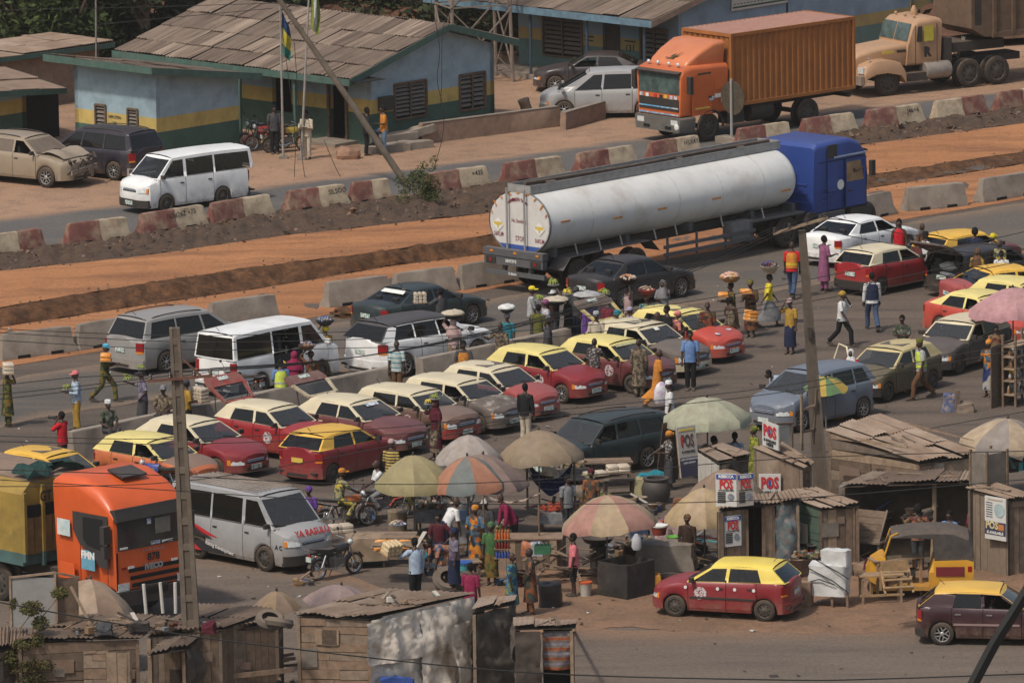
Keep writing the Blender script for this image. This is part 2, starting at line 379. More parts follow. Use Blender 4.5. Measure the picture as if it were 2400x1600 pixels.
for i in range(1500):
 k=random.randrange(len(L0)-1);t=rnd(.05,1.08);p=L0[k].lerp(L1[k],t);q=p.lerp(L0[k+1].lerp(L1[k+1],t),random.random())
 r=rnd(.03,.11)*(1.8 if random.random()<.06 else 1);q.z=max(q.z,.02)+.16*math.sin(PI*min(t,1))+rnd(-.05,.06)
 st.add([q+V((rnd(-1,1),rnd(-1,1),rnd(-.7,.7)))*r for _ in range(6)],[(0,1,2),(0,2,3),(0,3,4),(0,4,1),(5,2,1),(5,3,2),(5,4,3),(5,1,4)])
for i in range(1600):
 k=random.randrange(len(L2)-1);t=rnd(-.15,1.3);q=L2[k].lerp(L3[k],t);q.z=max(q.z*(1-t),.02);r=rnd(.02,.07)
 st.add([q+V((rnd(-1,1),rnd(-1,1),rnd(-.6,.6)))*r for _ in range(6)],[(0,1,2),(0,2,3),(0,3,4),(0,4,1),(5,2,1),(5,3,2),(5,4,3),(5,1,4)])
kind(tag(st.build('loose_stones',mk('stones',(.12,.085,.065),var=.45,scale=.9,col2=(.2,.11,.065),mix=.55,msc=.8)),'dark loose stones and clods scattered over the median','stones'),'stuff')
li=[MB(),MB()]
for i in range(420):
 x=rnd(0,2400);y=rnd(620,1590)if i%3 else rnd(1200,1480)
 p=G(x,y,.03);a=rnd(0,PI);s=rnd(.02,.07)*(1.7 if random.random()<.06 else 1);u=V((math.cos(a),math.sin(a),rnd(-.1,.2)))*s;w=V((-math.sin(a),math.cos(a),rnd(-.1,.2)))*s*rnd(.3,.9)
 li[0 if random.random()<.3 else 1].poly([p-u-w,p+u-w,p+u+w,p-u+w+V((0,0,.03))])
kind(tag(li[0].build('pale_litter',mk('litter_pale',(.5,.48,.44),var=.2)),'pale scraps of paper and plastic littering the dirt','litter'),'stuff')
kind(tag(li[1].build('dark_litter',mk('litter_dark',(.05,.042,.038),var=.4)),'dark scraps and pebbles strewn over the dirt','litter'),'stuff')
ORD=['first','second','third','fourth','fifth','sixth','seventh','eighth','ninth','tenth','eleventh','twelfth','thirteenth','fourteenth','fifteenth','sixteenth','seventeenth','eighteenth']
RW=mk('barrier_red',(.155,.05,.045),rough=.9,var=.3,scale=2.5,dust=.4,stain=.3,col2=(.27,.175,.125),mix=.54,msc=2.2,spec=.15,bands=None)
CW=mk('barrier_cream',(.44,.36,.255),rough=.9,var=.22,scale=2.5,dust=.25,stain=.4,spec=.15,col2=(.28,.20,.14),mix=.58,msc=2.2)
def ypoly(l,x):
 for(a,b),(c,d)in zip(l,l[1:]):
  if a<=x<=c:return lerp(b,d,(x-a)/(c-a))
 (a,b),(c,d)=(l[0],l[1])if x<l[0][0]else(l[-2],l[-1])
 return b+(d-b)/(c-a)*(x-a)
def jersey(name,p,q,label,mats,split=.5,h=.70,wb=.54,wt=.2,group=None,cat='barrier',chip=True):
 """concrete barrier: near base edge runs from p to q"""
 d=(q-p);L=d.length;e=d.normalized();nrm=V((-e.y,e.x,0))
 if nrm.y<0:nrm=-nrm
 r=empty(name,label,cat,(p+q)/2+nrm*wb/2,math.degrees(math.atan2(e.y,e.x)),group)
 rl=rnd(-.03,.03);r.rotation_euler.x=rl
 prof=[(-wb/2,0),(-wb/2,.09),(-wt/2-.06,.30),(-wt/2,h-.03),(-wt/2+.03,h),(wt/2-.03,h),(wt/2,h-.03),(wt/2+.06,.30),(wb/2,.09),(wb/2,0)]
 def seg(x0,x1,n0,n1):
  b=MB();n=6;rings=[]
  for i in range(n+1):
   x=lerp(x0,x1,i/n);sh=0
   if(i==0 and n0)or(i==n and n1):sh=1
   rings.append([V((x+(rnd(-.03,.03)if sh else 0)+(-.13 if x>0 else .13)*sh*(z/h),y*(1-.06*sh)+rnd(-.006,.006),z*(1-.03*sh)+(rnd(-.012,.008)if z>.3 else 0)))for y,z in prof])
  return b.loft(rings)
 hw=random.choice((-.55,.45))*.6
 xs=-L/2+L*split
 if split<1:
  seg(-L/2,xs,1,0).build('painted_half',mats[0],r,40);seg(xs,L/2,0,1).build('painted_half',mats[1],r,40)
 else:seg(-L/2,L/2,1,1).build('block',mats[0],r,40)
 for sx in(-.22,.22):
  b=MB();b.box((sx*L,-wb/2-.003,.06),(L*.16,.02,.10),rx=0)
  b.build('lifting_slot',SEAM,r)
 return r
XB=[(-20,112),(163,311),(339,492),(500,648),(679,824),(829,925),(1005,1156),(1187,1330),(1362,1500),(1531,1650),(1735,1862),(1888,2015),(2038,2173),(2199,2321),(2344,2460)]
GRAF={2:'763#26Z +73',4:'SILSOO',6:'+435',9:'H5X4Y6',12:'J46+6'}
for i,(a,b)in enumerate(XB):
 rw=(RW,CW)if i not in(0,13)else(CW,RW)
 o=jersey('concrete_barrier',G(a,ypoly(BASE_FAR,a)),G(b,ypoly(BASE_FAR,b)),'red and cream concrete barrier, %s from the left along the far road'%ORD[i],rw,.52,group='painted barriers along the far road')
 if i in GRAF:text(GRAF[i],.23,BLACKP,o,(.8 if i!=2 else .3,-.137,.50),(rad(80),rad(-3),0),bold=.001)
BASE_NEAR=[(7,847),(186,823),(500,771),(661,747),(772,723),(1079,682),(1180,667),(2025,520),(2128,497),(2272,482),(2420,457)]
for i,(a,b)in enumerate([(7,184),(190,335),(500,661),(772,925),(932,1079),(1086,1235),(1990,2105),(2128,2272),(2308,2450)]):
 jersey('concrete_barrier',G(a,ypoly(BASE_NEAR,a)),G(b,ypoly(BASE_NEAR,b)),'bare grey concrete barrier, %s from the left beside the orange earth median'%ORD[i],(CONC,CONC),1,h=.78,wb=.58,group='grey barriers along the near road')
TOPW=[(162,1012),(262,991),(358,971),(475,947),(590,923),(690,903),(793,882),(930,856),None,(983,840),(1080,821),(1155,806),(1245,787),(1332,769)]
k=0
for a,b in zip(TOPW,TOPW[1:]):
 if not a or not b:continue
 p,q=G(*a,.9),G(*b,.9);p.z=q.z=0
 e=(q-p).normalized();q=q-e*.02;k+=1
 r=empty('concrete_barrier','plain upright concrete barrier block, %s from the left edging the taxi park'%ORD[k-1],'barrier',(p+q)/2,math.degrees(math.atan2(e.y,e.x)),'barrier blocks edging the taxi park')
 L=(q-p).length;m=MB()
 m.loft([[V((x,y,z+(rnd(-.012,.012)if z>.5 else 0)))for y,z in((-.24,0),(-.2,.12),(-.13,.88),(-.11,.9),(.11,.9),(.13,.88),(.2,.12),(.24,0))]for x in[-L/2+L*i/4 for i in range(5)]])
 m.build('block',CONC,r,40);MB().box((0,0,.905),(L*.96,.2,.012)).build('coping',mk('worn_coping',(.30,.26,.215),var=.2,dust=.3),r)
# ================================================================ vehicles
def wheel_mesh(style):
 t=MB();t.lathe([(.62,-.10),(.66,-.14),(.9,-.14),(.98,-.10),(1.0,-.04),(1.0,.04),(.98,.10),(.9,.14),(.66,.14),(.62,.10)],20,ax='y',cap0=False,cap1=False)
 t.lathe([(.63,.1),(.3,.05)],20,ax='y',cap0=False,cap1=False)
 r=MB();r.lathe([(.66,-.13),(.62,-.12),(.60,-.06)],20,ax='y',cap0=False,cap1=False)
 if style=='alloy':
  r.lathe([(.20,-.10),(.16,-.125),(.0,-.125)],10,ax='y',cap0=False,cap1=False)
  for i in range(5):
   a=2*PI*i/5;c,s_=math.cos(a),math.sin(a)
   for da in(-.09,.09):
    b=MB();b.box((.39,-.085,da*1.6),(.50,.05,.085));b.xf(Matrix.Rotation(a,4,'Y'));r.add(b.v,b.f)
 else:
  r.lathe([(.60,-.06),(.46,-.10),(.30,-.085),(.22,-.12),(0.01,-.13)],16,ax='y',cap0=False,cap1=False)
  for i in range(8):
   b=MB();b.box((.46,-.105,0),(.09,.02,.13),1);b.xf(Matrix.Rotation(2*PI*i/8,4,'Y'));r.add(b.v,b.f,1)
 back=MB();back.lathe([(.6,.0),(.02,.0)],16,ax='y',cap0=False,cap1=True)
 r.add(back.v,back.f,1)
 return t,r
WH={}
def wheel(parent,x,y,r,style='steel',w=1.0,side=1,rim=None,steer=0):
 """side -1: outer face towards -y ; +1: towards +y"""
 k=(style,rim.name if rim else '')
 if k not in WH:
  t,rr=wheel_mesh(style);m0=rim or(ALLOY if style=='alloy' else STEEL)
  WH[k]=(t.mesh('tyre',RUBBER,35),rr.mesh('rim',[m0,SEAM],35))
 o=link('wheel',WH[k][0],parent,(x,y,r));o.scale=(r,r*w*1.15,r);o.rotation_euler=(0,0,(PI if side>0 else 0)+steer)
 o.rotation_euler.rotate_axis('Y',rnd(0,6))
 link('rim',WH[k][1],o)
 return o
DEF=dict(L=3.7,W=1.58,H=1.42,wb=2.36,fo=.68,r=.275,gc=.2,zn=.70,zh=.90,zb0=.90,zb1=.94,zd=.96,xa=.98,xrf=1.62,xrr=3.25,xc=3.62,rw=.77,bw=.93,lines=None,doors=(1.0,1.98,2.78),rim='steel',rimmat=None,glass=None,glassr=None,dash=True,nb=.26,bump=None,plates=True,hoodmat=None,steer=0,wing='black',roofrail=False,seatrows=2,hatch=False,frame=None,lens=True,grille=True,strip=None,fb=.24,handles=True,nodoor=False,sunroof=False,open_win=True,wframe=None,rf=.32,rb=.20,opendoor=None,plate2=None)
def car(px,py,z,deg,label,cat,body,roof=None,name='car',group=None,anchor='roof',**kw):
 P=dict(DEF);P.update(kw);q=type('Q',(),P)
 L,W,H=q.L,q.W,q.H;hl=L/2;hw0=W/2
 R=empty(name,label,cat,(0,0,0),deg,group)
 roof=roof or body
 X=lambda d:hl-d
 wxf,wxr=X(q.fo),X(q.fo+q.wb);ar=q.r+.055
 def hwid(x):
  d,bb=(hl-x,q.rf)if x>0 else(hl+x,q.rb)
  return hw0*min(1.0,max(.0,d/bb))**(1/3.4)if d<bb else hw0
 def ztop(x):
  d=hl-x
  if d<q.xa:t=min(1,d/q.xa);zt=lerp(q.zn-.05,q.zh,1-(1-t)**1.7)-(.07*((.2-d)/.2)**2 if d<.2 else 0)
  elif d<q.xc:zt=lerp(q.zb0,q.zb1,(d-q.xa)/(q.xc-q.xa))
  else:zt=q.zd
  if hl+x<.16 and q.xc<L-.3:zt-=.10*((.16-(hl+x))/.16)**2
  return zt
 def zbot(x):
  z0=q.gc
  if hl-x<.3:z0=q.gc+.05*(.3-(hl-x))/.3
  for wx in(wxf,wxr):
   dx=abs(x-wx)
   if dx<ar:z0=max(z0,q.r+math.sqrt(max(0,ar*ar-dx*dx)))
  return z0
 endd,ende=q.rf*(.55**3.4),q.rb*(.55**3.4)
 xs={hl-endd,-hl+ende,-hl+.04,hl-.08,-hl+.08,hl-.16,hl-.28,-hl+.16,-hl+.30,X(q.xa),X(q.xa)+.02,X(q.xc),X(q.xc)-.02}
 for wx in(wxf,wxr):
  for i in range(11):xs.add(wx-ar*math.cos(PI*i/10)*.999)
  xs.add(wx-ar-.01);xs.add(wx+ar+.01)
 gap=.016
 dl=[X(d)for d in q.doors]
 for d in dl:xs.add(d-gap/2);xs.add(d+gap/2)
 for i in range(1,8):xs.add(lerp(X(.3),X(q.xa),i/8))
 for i in range(1,6):xs.add(lerp(X(q.xa),X(q.xc),i/6))
 xs=sorted(x for x in xs if-hl+ende-1e-6<=x<=hl-endd+1e-6)
 keep=[xs[0]]
 for x in xs[1:]:
  if x-keep[-1]>.006:keep.append(x)
 xs=keep
 prof=[(.0,0),(.80,0),(.955,.0),(.985,.10),(1.0,.36),(1.0,.60),(.985,.82),(.965,.95),(q.bw,1.0),(.55,1.0),(0,1.0)]
 rings=[]
 for x in xs:
  w=hwid(x);zb=min(zbot(x),ztop(x)-.06);zt=ztop(x);inc=X(q.xc)<x<X(q.xa)
  ring=[]
  for i,(a,t)in enumerate(prof):
   if not inc:a,t={6:(.985,.76),7:(.955,.89),8:(.885,.955),9:(.55,.995)}.get(i,(a,t))
   z_=lerp(zb,zt,t)
   if i==9:z_+=.028 if not inc else 0
   if i==10:z_+=.045 if not inc else 0
   ring.append(V((x,-a*w,z_)))
  rings.append(ring)
 body_b,hood_b,int_b=MB(),MB(),MB();doors_b=[[MB(),MB()]for _ in range(max(0,len(dl)-1))]
 n=len(prof)
 def emit(mb,A,B,j,sgn,m=0,off=0):
  o=V((0,-off,0));pts=[A[j]+o,B[j]+o,B[j+1]+o,A[j+1]+o]
  if sgn>0:pts=[V((p.x,-p.y,p.z))for p in pts]
  mb.poly(pts,m)
 for i in range(len(xs)-1):
  A,B=rings[i],rings[i+1];xm=(xs[i]+xs[i+1])/2
  inc=X(q.xc)+.005<xm<X(q.xa)-.005
  seam=any(abs(xm-d)<gap*.6 for d in dl)
  dk=None
  for k in range(len(dl)-1):
   if dl[k+1]+gap*.4<xm<dl[k]-gap*.4:dk=k
  for j in range(n-1):
   for sgn in(-1,1):
    if j>=8 and inc:continue
    if j>=7 and not inc and X(q.xa)-.01<xm<hl-.12 and q.hoodmat is not False:emit(hood_b,A,B,j,sgn);continue
    if 2<=j<=7 and seam and not q.nodoor:emit(body_b,A,B,j,sgn,1,-.012);continue
    if 3<=j<=7 and dk is not None and not q.nodoor and abs(xm-wxr)>ar*.0 and(zbot(xm)<q.gc+.25 or True):emit(doors_b[dk][0 if sgn<0 else 1],A,B,j,sgn,0,.004);continue
    emit(body_b,A,B,j,sgn,1 if j<1 else 0)
 for ring in(rings[0],rings[-1]):
  body_b.poly(ring+[V((p.x,-p.y,p.z))for p in reversed(ring[1:-1])])
 def bld(mb,nm,mt,par=R):
  if mb.v:
   me=mb.mesh(nm,mt);bm=bmesh.new();bm.from_mesh(me);bmesh.ops.remove_doubles(bm,verts=bm.verts,dist=.0008)
   bmesh.ops.recalc_face_normals(bm,faces=bm.faces);bm.to_mesh(me);bm.free();me.shade_smooth();me.set_sharp_from_angle(angle=rad(32));return link(nm,me,par)
 bld(body_b,'body',[body,SEAM]);bld(hood_b,'hood',q.hoodmat or body)
 HM=MB();HM.box((0,0,0),(.15,.03,.035))
 for k,(a,b)in enumerate(doors_b):
  for sgn,mb in((-1,a),(1,b)):
   if q.opendoor==(k,sgn):continue
   d=bld(mb,'door',body)
   if d and q.handles:
    x=dl[k+1]+.16;h=MB();h.box((x,sgn*(hw0*.985+.012),lerp(q.gc,ztop(x),.80)),(.15,.03,.035));h.build('handle',q.frame or BLACK,d)
 yb=hw0*q.bw;yr=hw0*q.rw;zr=H-.075
 lines=q.lines or[(q.xa,q.xrf),(q.xa+.10,q.xrf+.08),(1.93,1.96),(2.02,2.05),(q.xc-.34,q.xrr-.14),(q.xc,q.xrr)]
 rx0,rx1=lines[0][1],lines[-1][1]
 def rz(d):t=(d-rx0)/(rx1-rx0);return zr-.05*(1-math.sin(PI*min(1,max(0,.12+t*.76))))*1.2
 def S(d,dt,t,inset=0):
  p=V((X(lerp(d,dt,t)),-(lerp(yb,yr,t**1.15))+inset,lerp(ztop(X(d))if d<q.xc-.001 else q.zb1,rz(dt),t)));return p
 fr=MB();frm=MB()
 pill=frm if q.wframe else fr
 T0,T1=.04,.90
 wins=[]
 for i in range(len(lines)-1):
  (a,at),(b,bt)=lines[i],lines[i+1]
  for sgn in(-1,1):
   fl=(lambda p:p)if sgn<0 else(lambda p:V((p.x,-p.y,p.z)))
   Q=lambda t0,t1,mb:mb.poly([fl(S(a,at,t0)),fl(S(b,bt,t0)),fl(S(b,bt,t1)),fl(S(a,at,t1))])
   if i%2==0:
    for t0,t1 in((0,.33),(.33,.66),(.66,T1)):Q(t0,t1,pill)
    Q(T1,1,fr)
   else:
    Q(0,T0,pill);Q(T1,1,fr);Q(T1-.03,T1,pill)
    w=MB()
    for t0,t1 in((T0,.5),(.5,T1-.03)):w.poly([fl(S(a,at,t0,.012)),fl(S(b,bt,t0,.012)),fl(S(b,bt,t1,.012)),fl(S(a,at,t1,.012))])
    wins.append((w,sgn,i))
 ny=[-1,-.94,-.6,0,.6,.94,1];nz=[0,.03,.062,.075,.062,.03,0]
 rr=[]
 for i in range(9):
  d=lerp(rx0,rx1,i/8);rr.append([V((X(d),-yr*a,rz(d)+b))for a,b in zip(ny,nz)])
 fr.loft(rr,close=False,cap0=False,cap1=False)
 scr=[]
 for(d,dt),nm,gm in((lines[0],'windscreen',q.glass or WSCR),(lines[-1],'rear_window',q.glassr or q.glass or GLASS)):
  def E(t,a):
   p=S(d,dt,t);bow=(.07 if nm=='windscreen' else-.05)*(1-a*a)*(1 if t<.99 else .3)
   return V((p.x+bow,p.y*-1*a,p.z+(.04*(1-a*a)if t>.99 else 0)))
  A_=[-1,-.93,-.5,0,.5,.93,1]
  if nm=='rear_window' and q.hatch:continue
  g=MB()
  tt=[0,.05,.5,.93,1.0]
  for ti in range(4):
   for ai in range(6):
    quad=[E(tt[ti],A_[ai]),E(tt[ti],A_[ai+1]),E(tt[ti+1],A_[ai+1]),E(tt[ti+1],A_[ai])]
    (g if ti in(1,2)and 1<=ai<=4 else fr).poly(quad)
  scr.append((g,nm,gm))
 bld(fr,'roof',roof)
 if frm.v:bld(frm,'window_frame',q.wframe)
 for g,nm,gm in scr:
  o=bld(g,nm,gm)
  if nm=='windscreen':
   for yy in(-.25,.30):MB().bar((X(lines[0][0])+.03,yy*W,q.zh+.035),(X(lines[0][0])-.08,yy*W-.42,q.zh+.10),.018).build('wiper',BLACK,o)
 for w,sgn,i in wins:
  if q.opendoor and sgn==q.opendoor[1]and i==1+2*q.opendoor[0]:continue
  if q.open_win and i==1 and q.open_win!='no' and random.random()<.55:continue
  bld(w,'side_window',q.glassr or q.glass or GLASS)
 it=MB();fl_=q.gc+.16
 it.box((X((q.xa+q.xc)/2),0,fl_),(q.xc-q.xa+.2,W*.84,.05));it.box((X(q.xa+.12),0,q.zh-.13),(.35,W*.82,.22))
 it.box((max(X(q.xc),-hl+.3)+.02,0,lerp(fl_,q.zb1,.5)),(.06,W*.8,q.zb1-fl_-.04))
 for sgn in(-1,1):it.box((X((q.xa+q.xc)/2),sgn*(W*.435),lerp(fl_,q.zb0,.45)),(q.xc-q.xa-.55,.03,(q.zb0-fl_)*.86))
 it.build('interior',SEATM,R)
 c0=q.xa+.95;sp=(q.xc-c0-.25)/max(1,q.seatrows-1)if q.seatrows>1 else 0
 top=H-.42
 for k in range(q.seatrows):
  x=X(min(c0+k*sp*.92,q.xc-.3))
  for y in((-.36,.36)if k==0 else(0,)):
   y*=W/1.6;w_=.44 if k==0 else W*.72;se=MB()
   se.box((x+.20,y,fl_+.22),(.5,w_,.16));se.box((x-.05,y,(fl_+.16+top)/2),(.13,w_,top-fl_-.12),ry=-.16)
   for yy in((y,)if k==0 else(-.38,.38)):se.box((x-.14,yy,top+.06),(.08,.24,.20),ry=-.16)
   se.build('seat',SEATM,R,40)
 sw=MB();sw.lathe([(.17,-.01),(.185,0),(.17,.01)],12,cap0=False,cap1=False);s_=sw.build('steering_wheel',BLACK,R);s_.location=(X(q.xa+.42),W*.2,q.zh+.0);s_.rotation_euler=(0,rad(-62),0)
 def xe(y,front,off=0):
  a=abs(y)/hw0;t=max(a,.55)**3.4*(q.rf if front else q.rb)
  return(hl-t+off)*(1 if front else-1)
 def patch(front,y0,y1,z0,z1,off=.012,nn=5,lean=0.0,thick=.03):
  b=MB();s=1 if front else-1;rg=[]
  for i in range(nn+1):
   y=lerp(y0,y1,i/nn);a=xe(y,front,off)
   rg.append([V((a,y,z0)),V((a-s*lean,y,z1)),V((a-s*(lean+thick),y,z1)),V((a-s*thick,y,z0))])
  b.loft(rg);return b
 bm_=q.bump or body
 for front in(True,False):
  z0,z1=q.gc+.02,q.gc+.02+q.nb
  b=patch(front,-hw0*.985,hw0*.985,z0,z1,.035,16,0,.12)
  bp=b.build('front_bumper' if front else 'rear_bumper',bm_,R,40)
  g=patch(front,-hw0*.45,hw0*.45,z0+.03,z0+.11,.045,6);g.build('air_intake' if front else 'bumper_strip',BLACK,bp)
  if q.plates:
   zc=(z0+z1)/2+.02 if front else lerp(z1,q.zb1,.42)
   pl=MB();pl.box((xe(0,front,.05 if front else .02),0,zc),(.012,.40,.13));pl.build('number_plate',PLATE if front else q.plate2 or PLATE,R)
 zl1=q.zn-.115;zl0=zl1-.16
 if q.lens:
  for s in(-1,1):
   hlm=patch(True,s*hw0*.54,s*hw0*.95,zl0,zl1,.018,4,.035).build('headlight',LENS,R,40)
   patch(True,s*hw0*.90,s*hw0*.965,zl0,zl1-.01,.02,2,.03).build('turn_signal',AMBER,hlm)
 if q.grille:
  gb=patch(True,-hw0*.44,hw0*.44,zl0+.02,zl1-.01,.014,4,.03).build('grille',BLACK,R)
  for zz in(.25,.6):patch(True,-hw0*.40,hw0*.40,lerp(zl0+.03,zl1,zz),lerp(zl0+.03,zl1,zz)+.014,.02,4,.01,.01).build('grille_bar',CHROME,gb)
 zt0=q.gc+q.nb+.10;zt1=q.zb1-.06 if q.xc>L-.25 else q.zd-.10
 for s in(-1,1):
  tl=patch(False,s*hw0*.74,s*hw0*.975,lerp(zt0,zt1,.40),zt1-.02,.010,4,.0).build('tail_light',TAIL,R,40)
  patch(False,s*hw0*.76,s*hw0*.96,lerp(zt0,zt1,.26),lerp(zt0,zt1,.39),.010,3).build('reverse_lamp',AMBER if s else WHITE,tl)
  m_=MB();m_.box((X(q.xa+.16),s*(hw0+.07),q.zb0+.08),(.09,.17,.12));m_.bar((X(q.xa+.16),s*hw0*.92,q.zb0+.03),(X(q.xa+.16),s*hw0*1.02,q.zb0+.05),.04)
  m_.build('side_mirror',BLACK if q.wing=='black' else body,R)
 if q.strip:
  for s in(-1,1):st_=MB();st_.box((X((q.doors[0]+q.doors[-1])/2),s*(hw0+.008),lerp(q.gc,q.zb0,.48)),(q.doors[-1]-q.doors[0]-.1,.03,.05));st_.build('side_strip',q.strip,R)
 if q.roofrail:
  for s in(-1,1):
   rb=MB();rb.tube([(X(lerp(rx0,rx1,t)),s*yr*.9,rz(lerp(rx0,rx1,t))+.03+.05*math.sin(PI*min(1,max(0,(t-.1)/.8)))**.3)for t in(.1,.14,.3,.5,.7,.86,.9)],.018,6);rb.build('roof_rail',BLACK,R)
 if q.sunroof:sr=MB();d0=lerp(rx0,rx1,.18);sr.box((X(d0+.28),0,rz(d0+.28)+.062),(.46,.78,.012),ry=0);sr.build('sunroof',mk('sunroof_glass',(.05,.05,.052),rough=.3,dust=.45),R)
 an=MB();an.bar((X(rx1-.18),0,rz(rx1-.2)+.05),(X(rx1-.02),0,rz(rx1-.2)+.2),.012);an.build('aerial',BLACK,R)
 ty=hw0-.078
 for wx,st_ in((wxf,q.steer),(wxr,0)):
  for s in(-1,1):wheel(R,wx,s*ty,q.r*1.03,q.rim,1.25,side=s,rim=q.rimmat,steer=rad(st_))
 wl_=MB()
 for wx in(wxf,wxr):wl_.box((wx,0,q.r+.08),(ar*1.7,W*.70,ar*1.1))
 wl_.box((0,0,q.gc+.07),(L*.8,W*.72,.1));wl_.build('underbody',SEAM,R)
 p=G(px,py,z);c_,s_=math.cos(rad(deg)),math.sin(rad(deg))
 def off(lx,ly):return V((c_*lx-s_*ly,s_*lx+c_*ly,0))
 a={'roof':(X((rx0+rx1)/2),0),'fr':(wxf,-hw0),'fl':(wxf,hw0),'rr':(wxr,-hw0),'rl':(wxr,hw0),'nose':(hl,0),'tail':(-hl,0),'rrc':(-hl,-hw0),'rlc':(-hl,hw0)}[anchor]
 R.location=p-off(*a);R.location.z=0
 R['_dims']=(L,W,H)
 return R
def decal(R,x,y,z,r,mat,side=-1,name='round_badge',n=14):
 b=MB();b.lathe([(r,0),(r*.99,.004),(.001,.004)],n,(0,0,0),'y',cap0=False,cap1=False)
 o=b.build(name,mat,R);o.location=(x,y,z);o.rotation_euler=(0,0,PI if side<0 else 0);return o
BADGE=mk('badge_print',(.5,.42,.42),var=.1,spots=(26,[(.55,.5,.5),(.55,.5,.5),(.22,.03,.04)]))
def taxi_badge(R,W,x=.35,z=.62,s=-1):
 decal(R,x,s*(W/2+.012),z,.17,BADGE,s)
MICRA=dict(L=3.70,W=1.585,H=1.43,wb=2.36,fo=.70,r=.275,zn=.74,zh=.94,zb0=.93,zb1=.99,zd=1.0,xa=1.02,xrf=1.66,xrr=3.22,xc=3.60,rw=.78,lines=[(1.02,1.66),(1.14,1.76),(2.02,2.06),(2.11,2.15),(2.98,2.84),(3.60,3.24)],doors=(1.06,2.06,2.86))
GOLF2=dict(L=3.98,W=1.665,H=1.415,wb=2.475,fo=.80,r=.285,zn=.76,zh=.93,zb0=.93,zb1=.97,zd=.98,xa=1.28,xrf=1.86,xrr=3.42,xc=3.86,rw=.80,lines=[(1.28,1.86),(1.38,1.95),(2.22,2.24),(2.30,2.32),(3.02,2.92),(3.86,3.44)],doors=(1.30,2.26,3.04),nb=.2)
SEDAN=dict(L=4.5,W=1.71,H=1.42,wb=2.62,fo=.86,r=.305,zn=.72,zh=.94,zb0=.93,zb1=1.0,zd=1.03,xa=1.32,xrf=1.98,xrr=3.18,xc=3.88,rw=.74,lines=[(1.32,1.98),(1.44,2.08),(2.36,2.38),(2.44,2.46),(3.36,3.06),(3.88,3.20)],doors=(1.36,2.4,3.3),rim='alloy')
WAGON=dict(L=4.45,W=1.70,H=1.55,wb=2.53,fo=.88,r=.32,gc=.24,zn=.80,zh=1.0,zb0=1.0,zb1=1.03,zd=1.04,xa=1.30,xrf=1.90,xrr=4.15,xc=4.36,rw=.80,lines=[(1.30,1.90),(1.42,2.0),(2.26,2.28),(2.34,2.36),(3.16,3.08),(3.26,3.18),(4.14,4.0),(4.36,4.17)],doors=(1.34,2.3,3.2),roofrail=True,rim='alloy')
ESTIMA=dict(L=4.75,W=1.79,H=1.75,wb=2.9,fo=.92,r=.32,zn=.80,zh=1.0,zb0=1.0,zb1=1.08,zd=1.09,xa=.70,xrf=1.85,xrr=4.38,xc=4.66,rw=.74,rf=.42,lines=[(.70,1.85),(1.28,2.10),(2.24,2.32),(2.32,2.40),(3.34,3.34),(3.40,3.40),(4.40,4.22),(4.66,4.40)],doors=(1.3,2.28,3.37),rim='alloy',seatrows=3,open_win='no')
MINIVAN=dict(L=4.75,W=1.84,H=1.72,wb=2.88,fo=.95,r=.325,zn=.80,zh=1.06,zb0=1.04,zb1=1.08,zd=1.09,xa=1.12,xrf=2.0,xrr=4.38,xc=4.66,rw=.76,lines=[(1.12,2.0),(1.34,2.14),(2.26,2.36),(2.34,2.44),(3.32,3.32),(3.38,3.38),(4.40,4.22),(4.66,4.40)],doors=(1.4,2.3,3.36),rim='alloy',seatrows=3,open_win='no')
HIACE=dict(L=4.70,W=1.70,H=1.98,wb=2.57,fo=.98,r=.325,gc=.22,zn=1.02,zh=1.18,zb0=1.16,zb1=1.16,zd=1.16,xa=.62,xrf=1.28,xrr=4.56,xc=4.66,rw=.84,bw=.955,lines=[(.62,1.28),(.80,1.38),(1.72,1.74),(1.84,1.86),(2.98,2.98),(3.05,3.05),(4.52,4.47),(4.66,4.58)],doors=(.72,1.78,3.0),seatrows=4,open_win='no',rf=.24,rb=.12)
SUV=dict(L=4.62,W=1.83,H=1.68,wb=2.715,fo=.93,r=.355,gc=.27,zn=.92,zh=1.10,zb0=1.09,zb1=1.15,zd=1.17,xa=1.30,xrf=2.02,xrr=3.98,xc=4.50,rw=.74,lines=[(1.30,2.02),(1.44,2.12),(2.34,2.36),(2.42,2.44),(3.28,3.12),(3.36,3.18),(4.05,3.72),(4.50,4.0)],doors=(1.36,2.38,3.24),rim='alloy',roofrail=True,nb=.34)
# ================================================================ the cars of the scene
MAROON=paint('maroon',(.23,.012,.022),.28);WINE=paint('wine',(.12,.020,.028),.5);DRED=paint('dark_red',(.31,.013,.02),.28)
PINKR=paint('faded_red',(.34,.055,.055),.45);ORNG=paint('orange_body',(.55,.145,.05),.35);BRED=paint('bright_red',(.50,.065,.045),.22)
CREAM=paint('cream_roof',(.66,.58,.40),.30,.5);YELL=paint('yellow_roof',(.72,.56,.19),.25,.5);DYEL=paint('deep_yellow_roof',(.74,.43,.055),.2,.45);LEMON=paint('lemon_roof',(.74,.62,.22),.22,.5)
BROWNC=paint('brown_body',(.11,.055,.042),.6,.6);GREYB=paint('grey_brown',(.10,.085,.078),.6,.6);OLIVE=paint('olive_body',(.085,.075,.042),.55,.6);BLKC=paint('black_body',(.016,.016,.019),.2)
DGREEN=paint('dark_green',(.012,.028,.032),.22);NAVYC=paint('navy_body',(.018,.018,.032),.28);SILV=paint('silver',(.34,.345,.35),.3);WHT=paint('white',(.80,.80,.79),.12);TAN=paint('tan_metal',(.30,.245,.18),.6)
